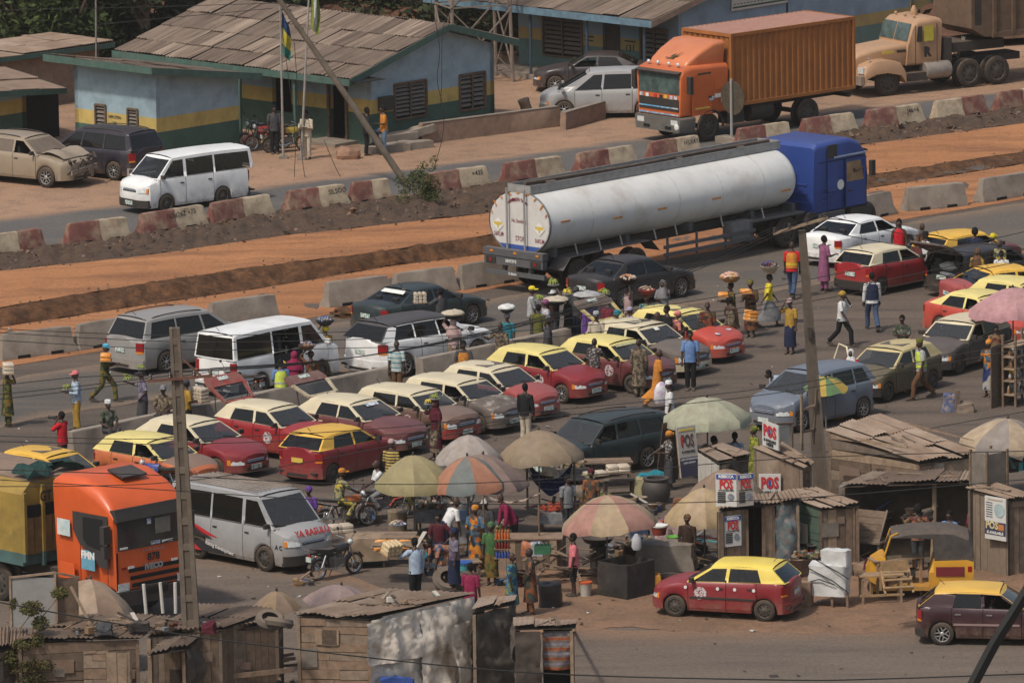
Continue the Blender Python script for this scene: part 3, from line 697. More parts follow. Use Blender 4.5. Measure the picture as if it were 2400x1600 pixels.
SBLUE=paint('silver_blue',(.135,.165,.21),.25);GOLFM=paint('plum',(.035,.009,.016),.12);CHAR=paint('charcoal',(.055,.05,.052),.5,.6)
ALM=dict(GOLF2,L=4.15,W=1.68,H=1.42,zn=.70,zh=.92,rf=.42,rb=.3,xrf=1.98,rw=.74,lines=[(1.28,1.98),(1.42,2.08),(2.28,2.30),(2.34,2.36),(3.14,2.98),(4.0,3.5)],xc=4.0,xrr=3.5)
STAR=dict(MICRA,L=3.8,H=1.40,zn=.78,zh=.92,rf=.2,rb=.14,rw=.80,xrf=1.60,lines=[(1.02,1.60),(1.12,1.70),(2.0,2.04),(2.08,2.12),(2.98,2.92),(3.66,3.44)],xc=3.66,xrr=3.44)
PEEL=mk('peeling_bonnet',(.07,.062,.058),rough=.7,var=.3,col2=(.33,.30,.27),mix=.56,msc=3.5,dust=.3)
TG='taxis parked in the diagonal row'
def taxi(x,y,label,body,roof,deg=-41,kind_=MICRA,**k):
 kw=dict(kind_);kw.update(k)
 R=car(x,y,kw['H'],deg,label,'taxi',body,roof,'taxi',TG,**kw)
 taxi_badge(R,kw['W'])
 return R
T=taxi
T(330,1015,'orange taxi with pale yellow roof nose to the concrete utility pole',ORNG,LEMON,-40,hoodmat=paint('dusty_brown_bonnet',(.22,.13,.09),.6))
T(431,976,'red taxi with cream roof half hidden by the concrete utility pole',MAROON,CREAM,kind_=ALM)
t_hatch1=T(612,940,'dark red cream-roofed taxi with its tailgate raised over the barrier',DRED,CREAM,hatch=True,xoff=0)
t_hatch2=T(806,926,'dusty wine taxi with cream roof and white stickers on its windscreen',WINE,CREAM,hatch=True,frame=CREAM,kind_=ALM)
T(938,903,'dull brown cream-roofed taxi with red front bumper in the diagonal row',BROWNC,CREAM,bump=DRED,kind_=STAR,hoodmat=paint('brown_bonnet',(.16,.10,.08),.8))
T(1048,879,'shabby black taxi with cream roof and peeling bonnet',GREYB,CREAM,frame=CREAM,kind_=STAR,hoodmat=PEEL)
T(1134,850,'faded red taxi with cream roof and dark sunroof',PINKR,CREAM,sunroof=True,bump=PINKR)
T(1247,809,'glossy maroon taxi with bright yellow roof and silver hubcaps',MAROON,LEMON,rim='alloy')
t_strip=T(1410,787,'wine coloured taxi with yellow roof and a sun strip across its windscreen',WINE,LEMON)
t_hatch3=T(1479,750,'grey-brown boxy taxi with cream roof and sunroof panel',GREYB,CREAM,kind_=GOLF2,sunroof=True,bump=CREAM,hatch=True)
t_round=T(1572,719,'bright red taxi with yellow roof, sunroof and round white stickers',BRED,LEMON,sunroof=True)
T(95,1050,'deep yellow roofed taxi behind the cargo truck at the left edge',CHAR,DYEL,sunroof=True,hoodmat=paint('dusty_bonnet',(.28,.20,.15),.7))
car(762,1000,1.43,52,'red taxi with amber yellow roof seen from behind, yellow number plate','taxi',MAROON,DYEL,'taxi',TG,**dict(MICRA,plate2=YELP))
car(2052,575,1.43,47,'red and cream taxi facing away near the white saloon','taxi',DRED,CREAM,'taxi','taxis in the crowd at the road edge',bump=BLACK,**MICRA)
car(2236,541,1.43,38,'yellow roofed maroon taxi at the road edge behind the black estate car','taxi',WINE,DYEL,'taxi','taxis in the crowd at the road edge',**MICRA)
car(2348,621,1.42,22,'dull maroon saloon taxi with yellow roof cut by the right edge','taxi',PINKR,DYEL,'taxi','taxis in the crowd at the road edge',**SEDAN)
car(2369,649,1.43,-40,'small pale yellow taxi just above the pink umbrella','taxi',WINE,LEMON,'taxi','taxis in the crowd at the road edge',**MICRA)
car(2291,680,1.42,-48,'bright red saloon taxi with yellow roof behind the pink umbrella','taxi',BRED,LEMON,'taxi','taxis in the crowd at the road edge',**dict(SEDAN,L=4.25,wb=2.5))
car(2270,738,1.42,236,'grey hatchback taxi with cream roof facing the viewer by the pink umbrella','taxi',CHAR,CREAM,'taxi',None,**dict(GOLF2,bump=BLACK))
olive=car(2108,801,1.43,234,'olive brown taxi with yellowed roof and its far door open','taxi',OLIVE,paint('olive_cream',(.55,.45,.22),.4,.5),'taxi',None,**dict(MICRA,sunroof=True,bump=BLACK))
ft=car(1581,1446,0,161,'maroon and yellow taxi driving past the stalls with a round white door badge','taxi',MAROON,DYEL if False else paint('taxi_yellow',(.78,.60,.10),.12,.4),'taxi',None,anchor='fl',**dict(MICRA,strip=BLACK,glassr=None,open_win='no'))
taxi_badge(ft,1.585,.46,.66,1)
for i,x in enumerate((.85,.0,-.45,-.95)):decal(ft,x,.806,.80,.045,WHITE,1,'white_sticker',8)
gf=car(2208,1513,0,-9,'plum hatchback taxi with amber roof cut by the lower right edge','taxi',GOLFM,paint('golf_yellow',(.70,.42,.07),.15,.5),'taxi',None,anchor='rr',**dict(GOLF2,bump=BLACK,wframe=GOLFM,strip=paint('plum_line',(.3,.2,.2),.1),rim='alloy',frame=CHROME))
crash=car(107,441,0,-36,'dusty tan off-roader with its front end smashed in','car',TAN,None,'wrecked_car',None,anchor='fr',**dict(SUV,lens=False,grille=False,plates=False,hoodmat=False,glass=mk('dusty_window',(.10,.085,.07),rough=.6,var=.2,dust=.5)))
car(265,424,0,141,'dark navy minivan with silver sills parked at the blue building','minivan',NAVYC,None,'minivan',None,anchor='rl',**dict(MINIVAN,glass=TINT,bump=SILV,roofrail=True))
car(1302,218,0,176,'black saloon parked under the veranda of the blue office','car',paint('black_saloon',(.02,.018,.024),.35),None,'car',None,anchor='fl',**SEDAN)
car(1323,280,0,179,'silver minivan parked beside the orange container truck','minivan',SILV,None,'minivan',None,anchor='fl',**dict(ESTIMA,glass=TINT,wing='body'))
car(393,874,0,42,'silver minivan with roof rails heading away on the near road','minivan',paint('warm_silver',(.28,.275,.265),.35),None,'minivan',None,anchor='rr',**dict(MINIVAN,L=4.9,glass=TINT,roofrail=True))
wv=car(548,787,1.93,48,'plain white passenger van with its sliding door open beside the barrier','van',WHT,None,'van',None,anchor='rrc',**dict(HIACE,glass=TINT,wing='body',opendoor=(1,-1)))
car(952,884,0,44,'white estate car with dark roof and large red tail lamps','car',WHT,paint('dark_glass_roof',(.045,.045,.048),.3,.4),'car',None,anchor='rr',**dict(SUV,L=4.92,W=1.9,H=1.66,wb=2.98,gc=.2,zn=.90,zh=1.06,zb0=1.05,zb1=1.14,zd=1.15,r=.35,rb=.34,rw=.70,xa=1.12,xrf=1.98,xrr=4.30,xc=4.80,lines=[(1.12,1.98),(1.42,2.14),(2.42,2.44),(2.48,2.50),(3.40,3.36),(3.46,3.42),(4.30,4.0),(4.80,4.32)],glass=TINT,wframe=WHT,roofrail=False,bump=WHT))
dgs=car(1110,762,0,44,'dark green saloon heading away with white lettering across its rear window','car',DGREEN,None,'car',None,anchor='fr',**dict(SEDAN,L=4.6,wb=2.67))
car(1600,698,0,45,'black saloon with bright red lamps passing the tanker','car',BLKC,None,'car',None,anchor='fr',**dict(SEDAN,H=1.46,rim='alloy'))
car(2131,597,0,49,'white saloon heading away behind the red and cream taxi','car',WHT,None,'car',None,anchor='fr',**SEDAN)
bw=car(2276,578,1.45,45,'black estate car with raised tailgate and sacks in its boot','car',BLKC,None,'car',None,**dict(WAGON,H=1.45,hatch=True,roofrail=False,gc=.18,zn=.72,zh=.92,zb0=.92,zb1=.95,zd=.7,r=.29))
car(1935,851,1.62,226,'silver-blue people carrier behind the wooden utility pole','car',SBLUE,None,'car',None,**dict(MICRA,L=4.05,W=1.69,H=1.62,wb=2.63,fo=.76,r=.30,zn=.80,zh=1.02,zb0=1.01,zb1=1.08,zd=1.09,xa=.84,xrf=1.74,xrr=3.62,xc=3.98,rf=.42,rb=.3,lines=[(.84,1.74),(1.20,1.90),(2.10,2.14),(2.18,2.22),(3.05,3.02),(3.12,3.09),(3.70,3.46),(3.98,3.64)],doors=(1.2,2.14,3.08),rim='alloy',bump=SBLUE,open_win='no'))
car(1447,965,1.58,222,'dark green estate car with roof bars parked behind the market umbrellas','car',DGREEN,None,'car',None,**dict(WAGON,H=1.58))
CLEARG=glass_mat('clear_glass',(.55,.6,.6),film=.06)
mb=car(393,500,0,219,'white minibus full of passengers driving on the far road','minibus',WHT,None,'minibus',None,anchor='fl',**dict(HIACE,L=4.55,W=1.65,H=1.92,wb=2.35,bump=BLACK,r=.31,glass=CLEARG,doors=(.72,1.78,2.95)))
hv=car(619,1340,0,-45,'silver commuter van with red and black flashes and red bonnet lettering','van',SILV,None,'van',None,anchor='fr',**dict(HIACE,W=1.78,H=2.02,wb=2.57,r=.335,glassr=TINT,bump=BLACK,open_win='no'))
text('YA RASULU',.235,REDP,hv,(2.31-.02,0,1.06),(rad(64),0,rad(90)),bold=.008)
text('A C',.16,BLACKP,hv,(1.95,-.905,.72),(rad(90),0,0),bold=.006)
fl_b=MB()
for pts,m in(([(-1.9,1.05),(-1.55,1.02),(-.55,.62),(-1.25,.66)],0),([(-1.55,.98),(-1.2,.95),(-.35,.68),(-.95,.72)],1),([(-1.4,.52),(-1.05,.55),(.3,.33),(.25,.28),(-1.0,.27)],0),([(-1.75,.55),(-1.45,.53),(-1.0,.27),(-1.35,.27)],1)):
 fl_b.poly([(x,-.905,z)for x,z in pts],m)
fl_b.build('side_flash',[BLACKP,REDP],hv)
text('Racing Development',.13,WHITE,hv,(-.3,-.91,.42),(rad(90),rad(10),0),bold=.003)
rib=MB()
for i in range(9):rib.box((lerp(-2.1,1.0,.5),-.62+i*.155,2.035-abs(i-4)*.006),(2.9,.03,.02))
rib.build('roof_rib',mk('dusty_rib',(.26,.2,.155),var=.2),hv)
def tailgate(R,P,roofm,bodym,up=38,glass=GLASS):
 P=dict(DEF,**P)
 L=P['L'];hl=L/2;xr=hl-P['lines'][-1][1];H=P['H'];yr=P['W']/2*P['rw'];yb=P['W']/2*P['bw']
 t=bpy.data.objects.new('tailgate',None);COL.objects.link(t);t.parent=R;t.location=(xr,0,H-.05);t.rotation_euler=(0,rad(up),0)
 gl=.62;ln=1.0
 fr=MB()
 for s in(-1,1):fr.add([(0,s*yr,0),(-gl,s*yb,0),(-gl,s*yb*.82,0),(-.08,s*yr*.82,0),(0,s*yr,-.05),(-gl,s*yb,-.05),(-gl,s*yb*.82,-.05),(-.08,s*yr*.82,-.05)],[(0,1,2,3),(7,6,5,4),(0,4,5,1),(3,2,6,7)])
 fr.box((-.04,0,-.025),(.08,yr*1.7,.05))
 fr.build('frame',roofm,t,40)
 MB().add([(-.08,-yr*.82,-.02),(-.08,yr*.82,-.02),(-gl,yb*.82,-.02),(-gl,-yb*.82,-.02)],[(0,1,2,3)]).build('rear_window',glass,t)
 lo=MB();lo.loft([[(x,s*yb*k,z)for s,z in((-1,0),(-1,-.06),(1,-.06),(1,0))]for x,k in((-gl,1),(-gl-.2,1.0),(-ln,.9))]);lo.build('lower_panel',bodym,t,40)
 pl=MB();pl.box((-ln+.13,0,.01),(.13,.4,.015));pl.build('number_plate',PLATE,t)
 for s in(-1,1):MB().bar((-.45,s*yb*.9,-.04),(.12,s*yb*.92,-.62),.02).build('gas_strut',BLACK,t)
 return t
tailgate(t_hatch1,MICRA,DRED,DRED,40);tailgate(t_hatch2,ALM,CREAM,WINE,30);tailgate(t_hatch3,GOLF2,LEMON,GREYB,34)
tailgate(bw,dict(WAGON,H=1.45),BLKC,BLKC,26,TINT)
for i,(x,z,s)in enumerate(((-1.75,.95,(.62,.85,.30)),(-1.7,.72,(.7,.95,.2)))):
 sk=MB();sk.sphere((0,0,0),(s[0]/2,s[1]/2,s[2]/2),12,8);sk.v=[(p[0]+.03*mnoise.noise(V(p)*6),p[1],p[2]+.03*mnoise.noise(V(p)*7+V((3,1,2))))for p in sk.v]
 o=sk.build('sack',cloth('sack%d'%i,((.42,.41,.40),(.55,.54,.53))[i],var=.2),None,60);tag(o,('grey woven sack in the boot of the black estate car','white sack lying under the grey one in the open boot')[i],'sack','sacks in the open boot')
 o.location=bw.matrix_basis@V((x,0,z));o.rotation_euler=bw.rotation_euler
od=MB();od.loft([[(x,y,z)for y,z in((0,.25),(.03,.6),(0,.93),(-.05,.93),(-.03,.25))]for x in(0,-.5,-.98)]);o=od.build('open_door',OLIVE,olive,40);o.location=(.78,-.80,0);o.rotation_euler=(0,0,rad(62))
wf=MB();wf.tube([(0,-.02,.93),(-.45,.12,1.34),(-.9,.12,1.36),(-.98,0,.93)],.03,6);wf.build('window_frame',CREAM,o)
def sticker(R,P,t,y,w,h,mat):
 P=dict(DEF,**P);L=P['L'];(d,dt)=P['lines'][0];hl=L/2;zb=P['zb0'];zr=P['H']-.09
 b=MB();x0,x1=hl-lerp(d,dt,t)+.075,hl-lerp(d,dt,t+h)+.075;z0,z1=lerp(zb,zr,t)+.012,lerp(zb,zr,t+h)+.012
 b.poly([(x0,y-w/2,z0),(x0,y+w/2,z0),(x1,y+w/2,z1),(x1,y-w/2,z1)]);b.build('paper_sticker',mat,R)
STK=mk('sticker_paper',(.62,.64,.66),var=.15,spots=(14,[(.62,.64,.66),(.6,.62,.66),(.25,.32,.5)]))
sticker(t_strip,MICRA,.80,0,1.0,.14,mk('sun_strip',(.42,.40,.22),var=.3,scale=6))
for x_,y_,z_ in((1.35,.35,.885),(1.5,-.35,.86),(1.1,.1,.93)):o=MB().lathe([(.085,0),(.001,.004)],12,cap0=False,cap1=False).build('round_sticker',STK,t_round);o.location=(x_,y_,z_+.02);o.rotation_euler=(0,.14,0)
rwb=MB();rwb.poly([(-1.02,-.46,1.335),(-1.02,.46,1.335),(-1.17,.50,1.255),(-1.17,-.50,1.255)]);rwb.build('window_banner',WHITE,dgs)
sticker(t_hatch2,ALM,.74,.1,.5,.16,STK);sticker(t_hatch3,GOLF2,.72,0,.2,.2,WHITE)
# ================================================================ trucks
def shell(rings,name,mat,parent,smooth=35):return MB().loft(rings).build(name,mat,parent,smooth)
def rrect(x,hy,z0,z1,r=.12,n=4):
 """ring in the YZ plane, rounded corners"""
 out=[]
 for cy,cz,a0 in((hy-r,z1-r,0),(-hy+r,z1-r,90),(-hy+r,z0+r*.5,180),(hy-r,z0+r*.5,270)):
  for i in range(n+1):
   a=rad(a0+90*i/n);rr=r if a0<180 else r*.5
   out.append(V((x,cy+rr*math.cos(a),cz+rr*math.sin(a))))
 return out
CHASS=mk('chassis',(.022,.021,.021),rough=.8,var=.3,dust=.4)
ORC=paint('truck_orange',(.56,.13,.035),.22);BLUC=paint('cab_blue',(.022,.06,.26),.18);IVO=paint('fleet_orange',(.62,.10,.02),.12);MACK=paint('mack_tan',(.46,.27,.15),.45,.55)
CONT=mk('container_orange',(.36,.135,.035),rough=.7,var=.15,scale=1.5,dust=.12,stain=.15,spec=.3)
CROOF=mk('container_roof',(.33,.17,.135),rough=.85,var=.12,dust=.25)
def axle(R,x,r,y,dual=False,style='steel',w=.8,rim=None):
 for s in(-1,1):
  wheel(R,x,s*y,r,style,w,s,rim)
  if dual:wheel(R,x,s*(y-.33),r,style,w,s,rim)
 MB().tube([(x,-y,r),(x,y,r)],.09,6).build('axle',CHASS,R)
def pane(R,pts,name='window',mat=GLASS):return MB().poly(pts).build(name,mat,R)
R=empty('container_truck','orange truck with a tall air deflector carrying an orange container','truck')
ct=R;a=222;p=G(1667,333);e,nL=hd(a),hd(a+90);R.location=p-nL*1.2;R.location.z=0;R.rotation_euler=(0,0,rad(a))
axle(R,0,.51,1.05);axle(R,-4.85,.51,1.1,True)
ch=MB()
for s in(-.42,.42):ch.box((-3.0,s,.98),(7.6,.09,.24))
for x in(-1.5,-3,-4.5,-6.3):ch.box((x,0,.98),(.12,.8,.18))
ch.build('chassis_frame',CHASS,R)
tk=MB();tk.lathe([(.0,-.55),(.33,-.55),(.36,-.5),(.36,.5),(.33,.55),(0,.55)],14,(-2.6,.82,.82),'x');tk.build('fuel_tank',CHASS,R,40)
MB().box((-1.3,.86,.78),(.8,.5,.5)).build('battery_box',CHASS,R);MB().box((-6.9,0,.92),(.12,2.3,.14)).build('rear_beam',CHASS,R)
shell([rrect(x,1.2*k,z0,z1,.16)for x,k,z0,z1 in((-.85,1,1.0,2.72),(.9,1,1.0,2.78),(1.28,.985,1.0,2.66),(1.36,.95,1.0,2.5))],'cab',ORC,R)
shell([rrect(x,1.08*k,2.66,z1,.14)for x,k,z1 in((-.8,1,3.52),(-.3,1,3.5),(.35,.95,3.22),(.8,.9,2.95),(1.02,.85,2.72))],'air_deflector',paint('deflector',(.60,.19,.075),.3),R,50)
em=MB();em.poly([(0,y,z)for y,z in((-.30,-.16),(-.05,-.14),(.02,-.02),(.16,.02),(.20,.14),(.30,.22),(.22,.10),(.20,-.04),(.08,-.12),(.10,-.18),(-.30,-.20))]);em.poly([(0,y,z)for y,z in((-.12,-.10),(-.02,.05),(.10,.10),(.04,-.02),(-.02,-.12))]);eo=em.build('deflector_emblem',mk('emblem_brown',(.09,.06,.02)),R);eo.location=(.70,.1,3.075);eo.rotation_euler=(0,rad(-58),0)
pane(R,[(1.374,-1.04,1.78),(1.374,1.04,1.78),(1.37,1.03,2.47),(1.37,-1.03,2.47)],'windscreen',DAFGL)
MB().box((1.38,0,2.56),(.26,2.2,.06),ry=.25).build('sun_visor',BLACK,R)
for y in(-.75,-.28,.28,.75):MB().sphere((1.15,y,2.82),(.05,.08,.07),8,5).build('roof_lamp',LENS,R,60)
MB().box((1.372,0,1.40),(.03,2.02,.42)).build('grille',BLACK,R)
gr=mk('grille_blue_print',(.15,.3,.5),var=.3,spots=(9,[(.12,.3,.5),(.5,.5,.5),(.1,.35,.6)]))
for z in(1.30,1.06):MB().box((1.39,0,z),(.02,2.0,.045)).build('grille_slat',gr,R)
fbm=mk('truck_bumper',(.10,.10,.095),rough=.7,var=.2,dust=.4)
shell([rrect(x,1.21*k,.46,.98,.08)for x,k in((.75,1),(1.25,1),(1.46,.96))],'front_bumper',fbm,R)
for s in(-1,1):
 MB().box((1.44,s*.86,.80),(.06,.34,.18)).build('headlight',LENS,R);MB().box((1.47,s*.55,.60),(.03,.3,.1)).build('fog_lamp',SEAM,R)
 MB().box((1.2,s*1.42,2.15),(.14,.2,.62)).build('wing_mirror',BLACK,R)
 MB().poly([(.95,s*1.206,1.84),(-.02,s*1.206,1.84),(-.02,s*1.206,2.5),(.62,s*1.206,2.5)]).build('side_window',CABGL,R)
 d=MB();d.box((.42,s*1.203,1.72),(.98,.01,1.42));d.build('door',ORC,R)
 MB().box((.05,s*1.215,1.62),(.16,.02,.05)).build('door_handle',BLACK,R)
 MB().tube([(.62*math.cos(t),s*1.17,.51+.62*math.sin(t))for t in[PI*i/8 for i in range(9)]],.05,5).build('mudguard',BLACK,R)
 MB().box((-.45,s*1.206,2.15),(.42,.01,.6)).build('sleeper_panel',ORC,R)
for i,(y,z,c)in enumerate(((-.9,1.68,STK),(-.6,1.67,WHITE),(-.2,1.68,REDP),(.1,1.67,BLACKP),(.35,1.68,YELP),(.62,1.67,STK),(.85,1.68,STK))):MB().box((1.377,y,z),(.01,.15,.12)).build('sticker',c,R)
for i,(x,z,c,w)in enumerate(((-.05,1.55,STK,.22),(-.35,1.62,WHITE,.3),(-.62,1.42,STK,.26),(.4,1.25,YELP,.7))):MB().box((x,1.21,z),(w,.01,.14 if i<3 else .06)).build('sticker',c,R)
MB().sphere((1.47,.98,.66),(.03,.12,.12),8,6).build('white_lamp',WHITE,R)
def corrug(a,b,z0,z1,n,dep,out):
 """corrugated wall from a to b"""
 a=V(a);b=V(b);o=V(out);m=MB();pts=[]
 for i in range(n):
  for t,d in((0,0),(.35,0),(.5,-dep),(.85,-dep)):pts.append(a.lerp(b,(i+t)/n)+o*d)
 pts.append(b)
 m.loft([[V((p.x,p.y,z0))for p in pts],[V((p.x,p.y,z1))for p in pts]],close=False,cap0=False,cap1=False);return m
c0,c1,z0,z1,w=-1.0,-7.05,1.14,3.73,1.22
for pa,pb,n,o in(((c0,w,0),(c1,w,0),22,(0,1,0)),((c0,-w,0),(c1,-w,0),22,(0,-1,0)),((c0,-w,0),(c0,w,0),9,(1,0,0)),((c1,-w,0),(c1,w,0),4,(-1,0,0))):
 corrug(pa,pb,z0+.1,z1-.08,n,.045,o).build('container_wall',CONT,R)
fr=MB()
for s in(-1,1):
 for zz in(z0+.06,z1-.05):fr.box(((c0+c1)/2,s*w,zz),(6.05,.08,.12))
 for x in(c0,c1):fr.box((x,s*w,(z0+z1)/2),(.1,.1,z1-z0))
for x in(c0,c1):
 for zz in(z0+.06,z1-.05):fr.box((x,0,zz),(.08,2.4,.12))
fr.build('container_frame',CONT,R)
rf=MB();pts=[]
for i in range(26):
 for t,d in((0,0),(.4,0),(.5,-.02),(.9,-.02)):pts.append((lerp(c0,c1,(i+t)/26),z1+.012+d))
rf.loft([[V((x,s*w,z))for x,z in pts]for s in(-1,1)],close=False,cap0=False,cap1=False);rf.build('container_roof',CROOF,R)
MB().box(((c0+c1)/2,0,z0+.02),(6,2.4,.08)).build('container_floor',CHASS,R)
R=empty('fuel_tanker','long white fuel tanker pulled by a blue cab with driver leaning out','truck')
a=47;p=G(1218,524,2.2);R.location=(p.x,p.y,0);R.rotation_euler=(0,0,rad(a))
TW=mk('tank_white',(.72,.72,.70),rough=.5,var=.07,scale=.8,dust=.16,stain=.12,col2=(.58,.55,.50),mix=.64,msc=.6,spec=.4)
LT=11.9;ea,eb,cz=1.27,1.0,2.22
def ering(x,k=1.0,n=28):return[V((x,-ea*k*math.cos(2*PI*i/n),cz+eb*k*math.sin(2*PI*i/n)))for i in range(n)]
MB().loft([ering(0,1.0),ering(.12,1.0)]+[ering(x)for x in(2,4,6,8,10)]+[ering(LT-.25),ering(LT-.1,.97),ering(LT,.88)],cap0=True).build('tank',TW,R,40)
MB().loft([ering(-.02,1.025),ering(.07,1.025)],cap0=False,cap1=False).build('end_rim',mk('tank_rim',(.2,.2,.2),var=.2),R,40)
MB().loft([ering(-.012,.985)],cap1=False).build('end_plate',mk('tank_end',(.60,.58,.56),rough=.6,var=.07,dust=.1,bands=[(cz-.70,(.035,.09,.33))]),R)
for x in(2.05,4.1,6.15,8.2,10.25):MB().loft([ering(x-.02,1.004),ering(x+.02,1.004)],cap0=False,cap1=False).build('weld_seam',mk('seam_grey',(.62,.60,.56),var=.2,col2=(.45,.36,.26),mix=.6),R)
rust=mk('rust_tape',(.55,.23,.05),var=.3,scale=9)
for i in range(9):
 t=rad(20+i*18);MB().box((-.03,-ea*.96*math.cos(t),cz+eb*.96*math.sin(t)),(.01,.05,.20 if i%2 else .12),rx=t).build('reflective_tape',rust,R)
for y in(-.33,.42):MB().tube([(-.14,y,3.32),(-.13,y,1.35)],.035,6).build('ladder_rail',mk('galvanised',(.36,.35,.34),rough=.5,metal=.4,var=.15),R)
rz_=(rad(90),0,rad(-90))
DKR=mk('maroon_print',(.22,.03,.045))
def tx(s,size,y,z,m=DKR,sx=.8):text(s,size,m,R,(-.028,y,z),rz_,bold=.001,sx=sx*.9)
for i,ch_ in enumerate('HIGHLY INFLAMMABLE'):
 t=rad(128-76*i/17);text(ch_,.16,DKR,R,(-.028,.05+.62*math.cos(t)*-1*-1,cz+.22+.52*math.sin(t)),(rad(90),-(t-PI/2)*-1*-1,rad(-90)),bold=.004,sx=.7)if ch_!=' ' else None
tx('No Smoking',.17,.02,cz+.06);tx('STOP',.22,-.02,cz-.50);tx('56KLM',.19,.88,cz-.42);tx('56KLM',.19,-.86,cz-.50)
for y in(.9,-.86):
 b=MB();b.add([(-.03,y+.24,cz-.12),(-.03,y,cz+.1),(-.03,y-.24,cz-.12),(-.03,y,cz-.34)],[(0,1,2,3)]);o=b.build('hazard_diamond',WHITE,R)
 MB().add([(-.035,y+.18,cz-.04),(-.035,y-.18,cz-.04),(-.035,y-.18,cz-.12),(-.035,y-.05,cz-.14),(-.035,y,cz-.28),(-.035,y+.05,cz-.14),(-.035,y+.18,cz-.12)],[(0,1,2,3,4,5,6)]).build('hazard_sign',YELP,o)
tr=MB()
for y in(-.48,.48):tr.box((LT/2,y,3.30),(LT,.03,.26))
for x in(0.0,LT):tr.box((x,0,3.30),(.03,.96,.26))
tr.build('catwalk_side',mk('catwalk',(.30,.30,.295),rough=.6,var=.2,dust=.3),R)
MB().box((LT/2,0,3.22),(LT-.1,.94,.03)).build('catwalk_floor',CHASS,R)
MB().tube([(.4,.15,3.40),(5,-.05,3.38),(9,.1,3.38),(12,0,3.38)],.07,6).build('hose',mk('hose',(.10,.075,.06),var=.3),R)
for x in(1.5,4.5,7.5,10.5):MB().lathe([(.25,0),(.27,.12),(.2,.15),(.01,.16)],12,(x,.15,3.24)).build('manhole',CHASS,R,40)
for i,(x,z)in enumerate(((3.2,2.1),(5.3,2.12),(7.9,2.12),(11.3,1.95),(.75,2.3))):MB().box((x,-ea*.995,z),(.42,.02,.055)).build('side_reflector',rust,R)
GREYM=mk('tanker_grey',(.075,.082,.092),rough=.6,var=.15,dust=.3)
bm1=MB();bm1.box((-.22,0,1.28),(.25,2.55,.22));bm1.box((-.22,0,1.02),(.2,2.5,.26));bm1.build('rear_bumper',GREYM,R)
MB().box((-.2,0,.62),(.12,2.5,.14)).build('underrun_bar',GREYM,R)
for y in(-.55,.55):MB().bar((-.15,y,.6),(-.05,y,1.0),.12).build('underrun_bracket',GREYM,R)
for y in(-.95,.95):o=MB().box((-.33,y,1.02),(.03,.42,.20)).build('lamp_cluster',BLACK,R);MB().box((-.35,y,1.03),(.02,.1,.1)).build('tail_light',TAIL,o)
for y in(-1.05,-.1,.9):MB().box((-.35,y,1.31),(.02,.12,.06)).build('marker_lamp',AMBER,R)
text('SB973YS',.13,WHITE,R,(-.33,.1,1.03),rz_,bold=.004);text('D-Build',.11,WHITE,R,(-.265,.1,.62),rz_,bold=.003)
fm=MB()
for y in(-.45,.45):fm.box((6.6,y,1.10),(12.6,.1,.28))
fm.build('chassis_beam',CHASS,R)
for x in(1.5,2.85,4.2):axle(R,x,.50,1.08,True)
MB().loft([[V((x,y,z))for y in(-1.28,-.62)]for x,z in((.6,.75),(.95,1.12),(4.75,1.18),(5.15,.8))],close=False,cap0=False,cap1=False).build('mudguard',GREYM,R)
for z in(.85,.60):MB().box((7.6,-1.22,z),(4.4,.05,.11)).build('side_guard',GREYM,R)
for x in(5.6,7.0,8.4,9.6):MB().box((x,-1.19,.78),(.07,.05,.75)).build('guard_post',GREYM,R)
MB().box((9.2,-1.0,.92),(1.0,.4,.55)).build('toolbox',mk('toolbox',(.16,.17,.18),var=.15,dust=.3),R)
for x in(1.3,2.4,3.4,5.0,6.0,8.2,10.2):MB().bar((x,-1.25,1.18),(x-.08,-1.22,1.52),.04).build('stay',mk('galvanised',(.3,.3,.3)),R)
for x in(.6,4.0,7.0,10.0,12.0):MB().box((x,0,1.28),(.16,1.9,.26)).build('saddle',GREYM,R)
axle(R,11.5,.53,1.06,True);axle(R,12.8,.53,1.06,True);axle(R,15.4,.53,1.08)
MB().box((12.3,0,.85),(4.6,.9,.25)).build('tractor_frame',CHASS,R)
MB().box((10.9,0,1.12),(2.6,2.5,.06)).build('deck_plate',GREYM,R)
shell([rrect(x,1.24*k,zb,zt,.16)for x,k,zb,zt in((12.75,.98,.95,3.12),(12.9,1,.95,3.24),(14.5,1,.95,3.28),(15.0,.99,.95,3.12),(15.32,.97,.95,2.8),(15.47,.93,.9,2.1))],'cab',BLUC,R)
blk=mk('cab_black',(.03,.03,.032),rough=.5,dust=.2)
MB().box((13.6,-1.245,2.93),(.48,.02,.44)).build('vent_panel',blk,R)
MB().box((14.5,-1.25,2.72),(1.6,.03,.05)).build('cab_trim',mk('cab_trim',(.35,.4,.5)),R)
d=MB().box((14.76,-1.252,1.80),(1.02,.016,1.6)).build('door',BLUC,R);MB().box((14.45,-1.27,1.55),(.18,.03,.05)).build('handle',BLACK,d)
MB().poly([(14.30,-1.264,1.85),(15.16,-1.264,1.85),(15.0,-1.264,2.50),(14.30,-1.264,2.50)]).build('side_window',mk('cab_interior',(.30,.19,.10),var=.3),R)
MB().poly([(15.485,-1.0,1.9),(15.485,1.0,1.9),(15.36,.98,2.65),(15.36,-.98,2.65)]).build('windscreen',CABGL,R)
for z in(1.35,1.55,1.75):MB().box((13.35,-1.246,z),(.5,.02,.05)).build('side_rib',BLUC,R)
for y in(-.5,.5):
 for z in(1.3,1.6,1.9):MB().box((12.735,y,z),(.03,.8,.06)).build('rear_rib',BLUC,R)
MB().box((13.62,-1.247,2.1),(.5,.012,.95)).build('sleeper_panel',paint('cab_blue2',(.026,.07,.29),.18),R)
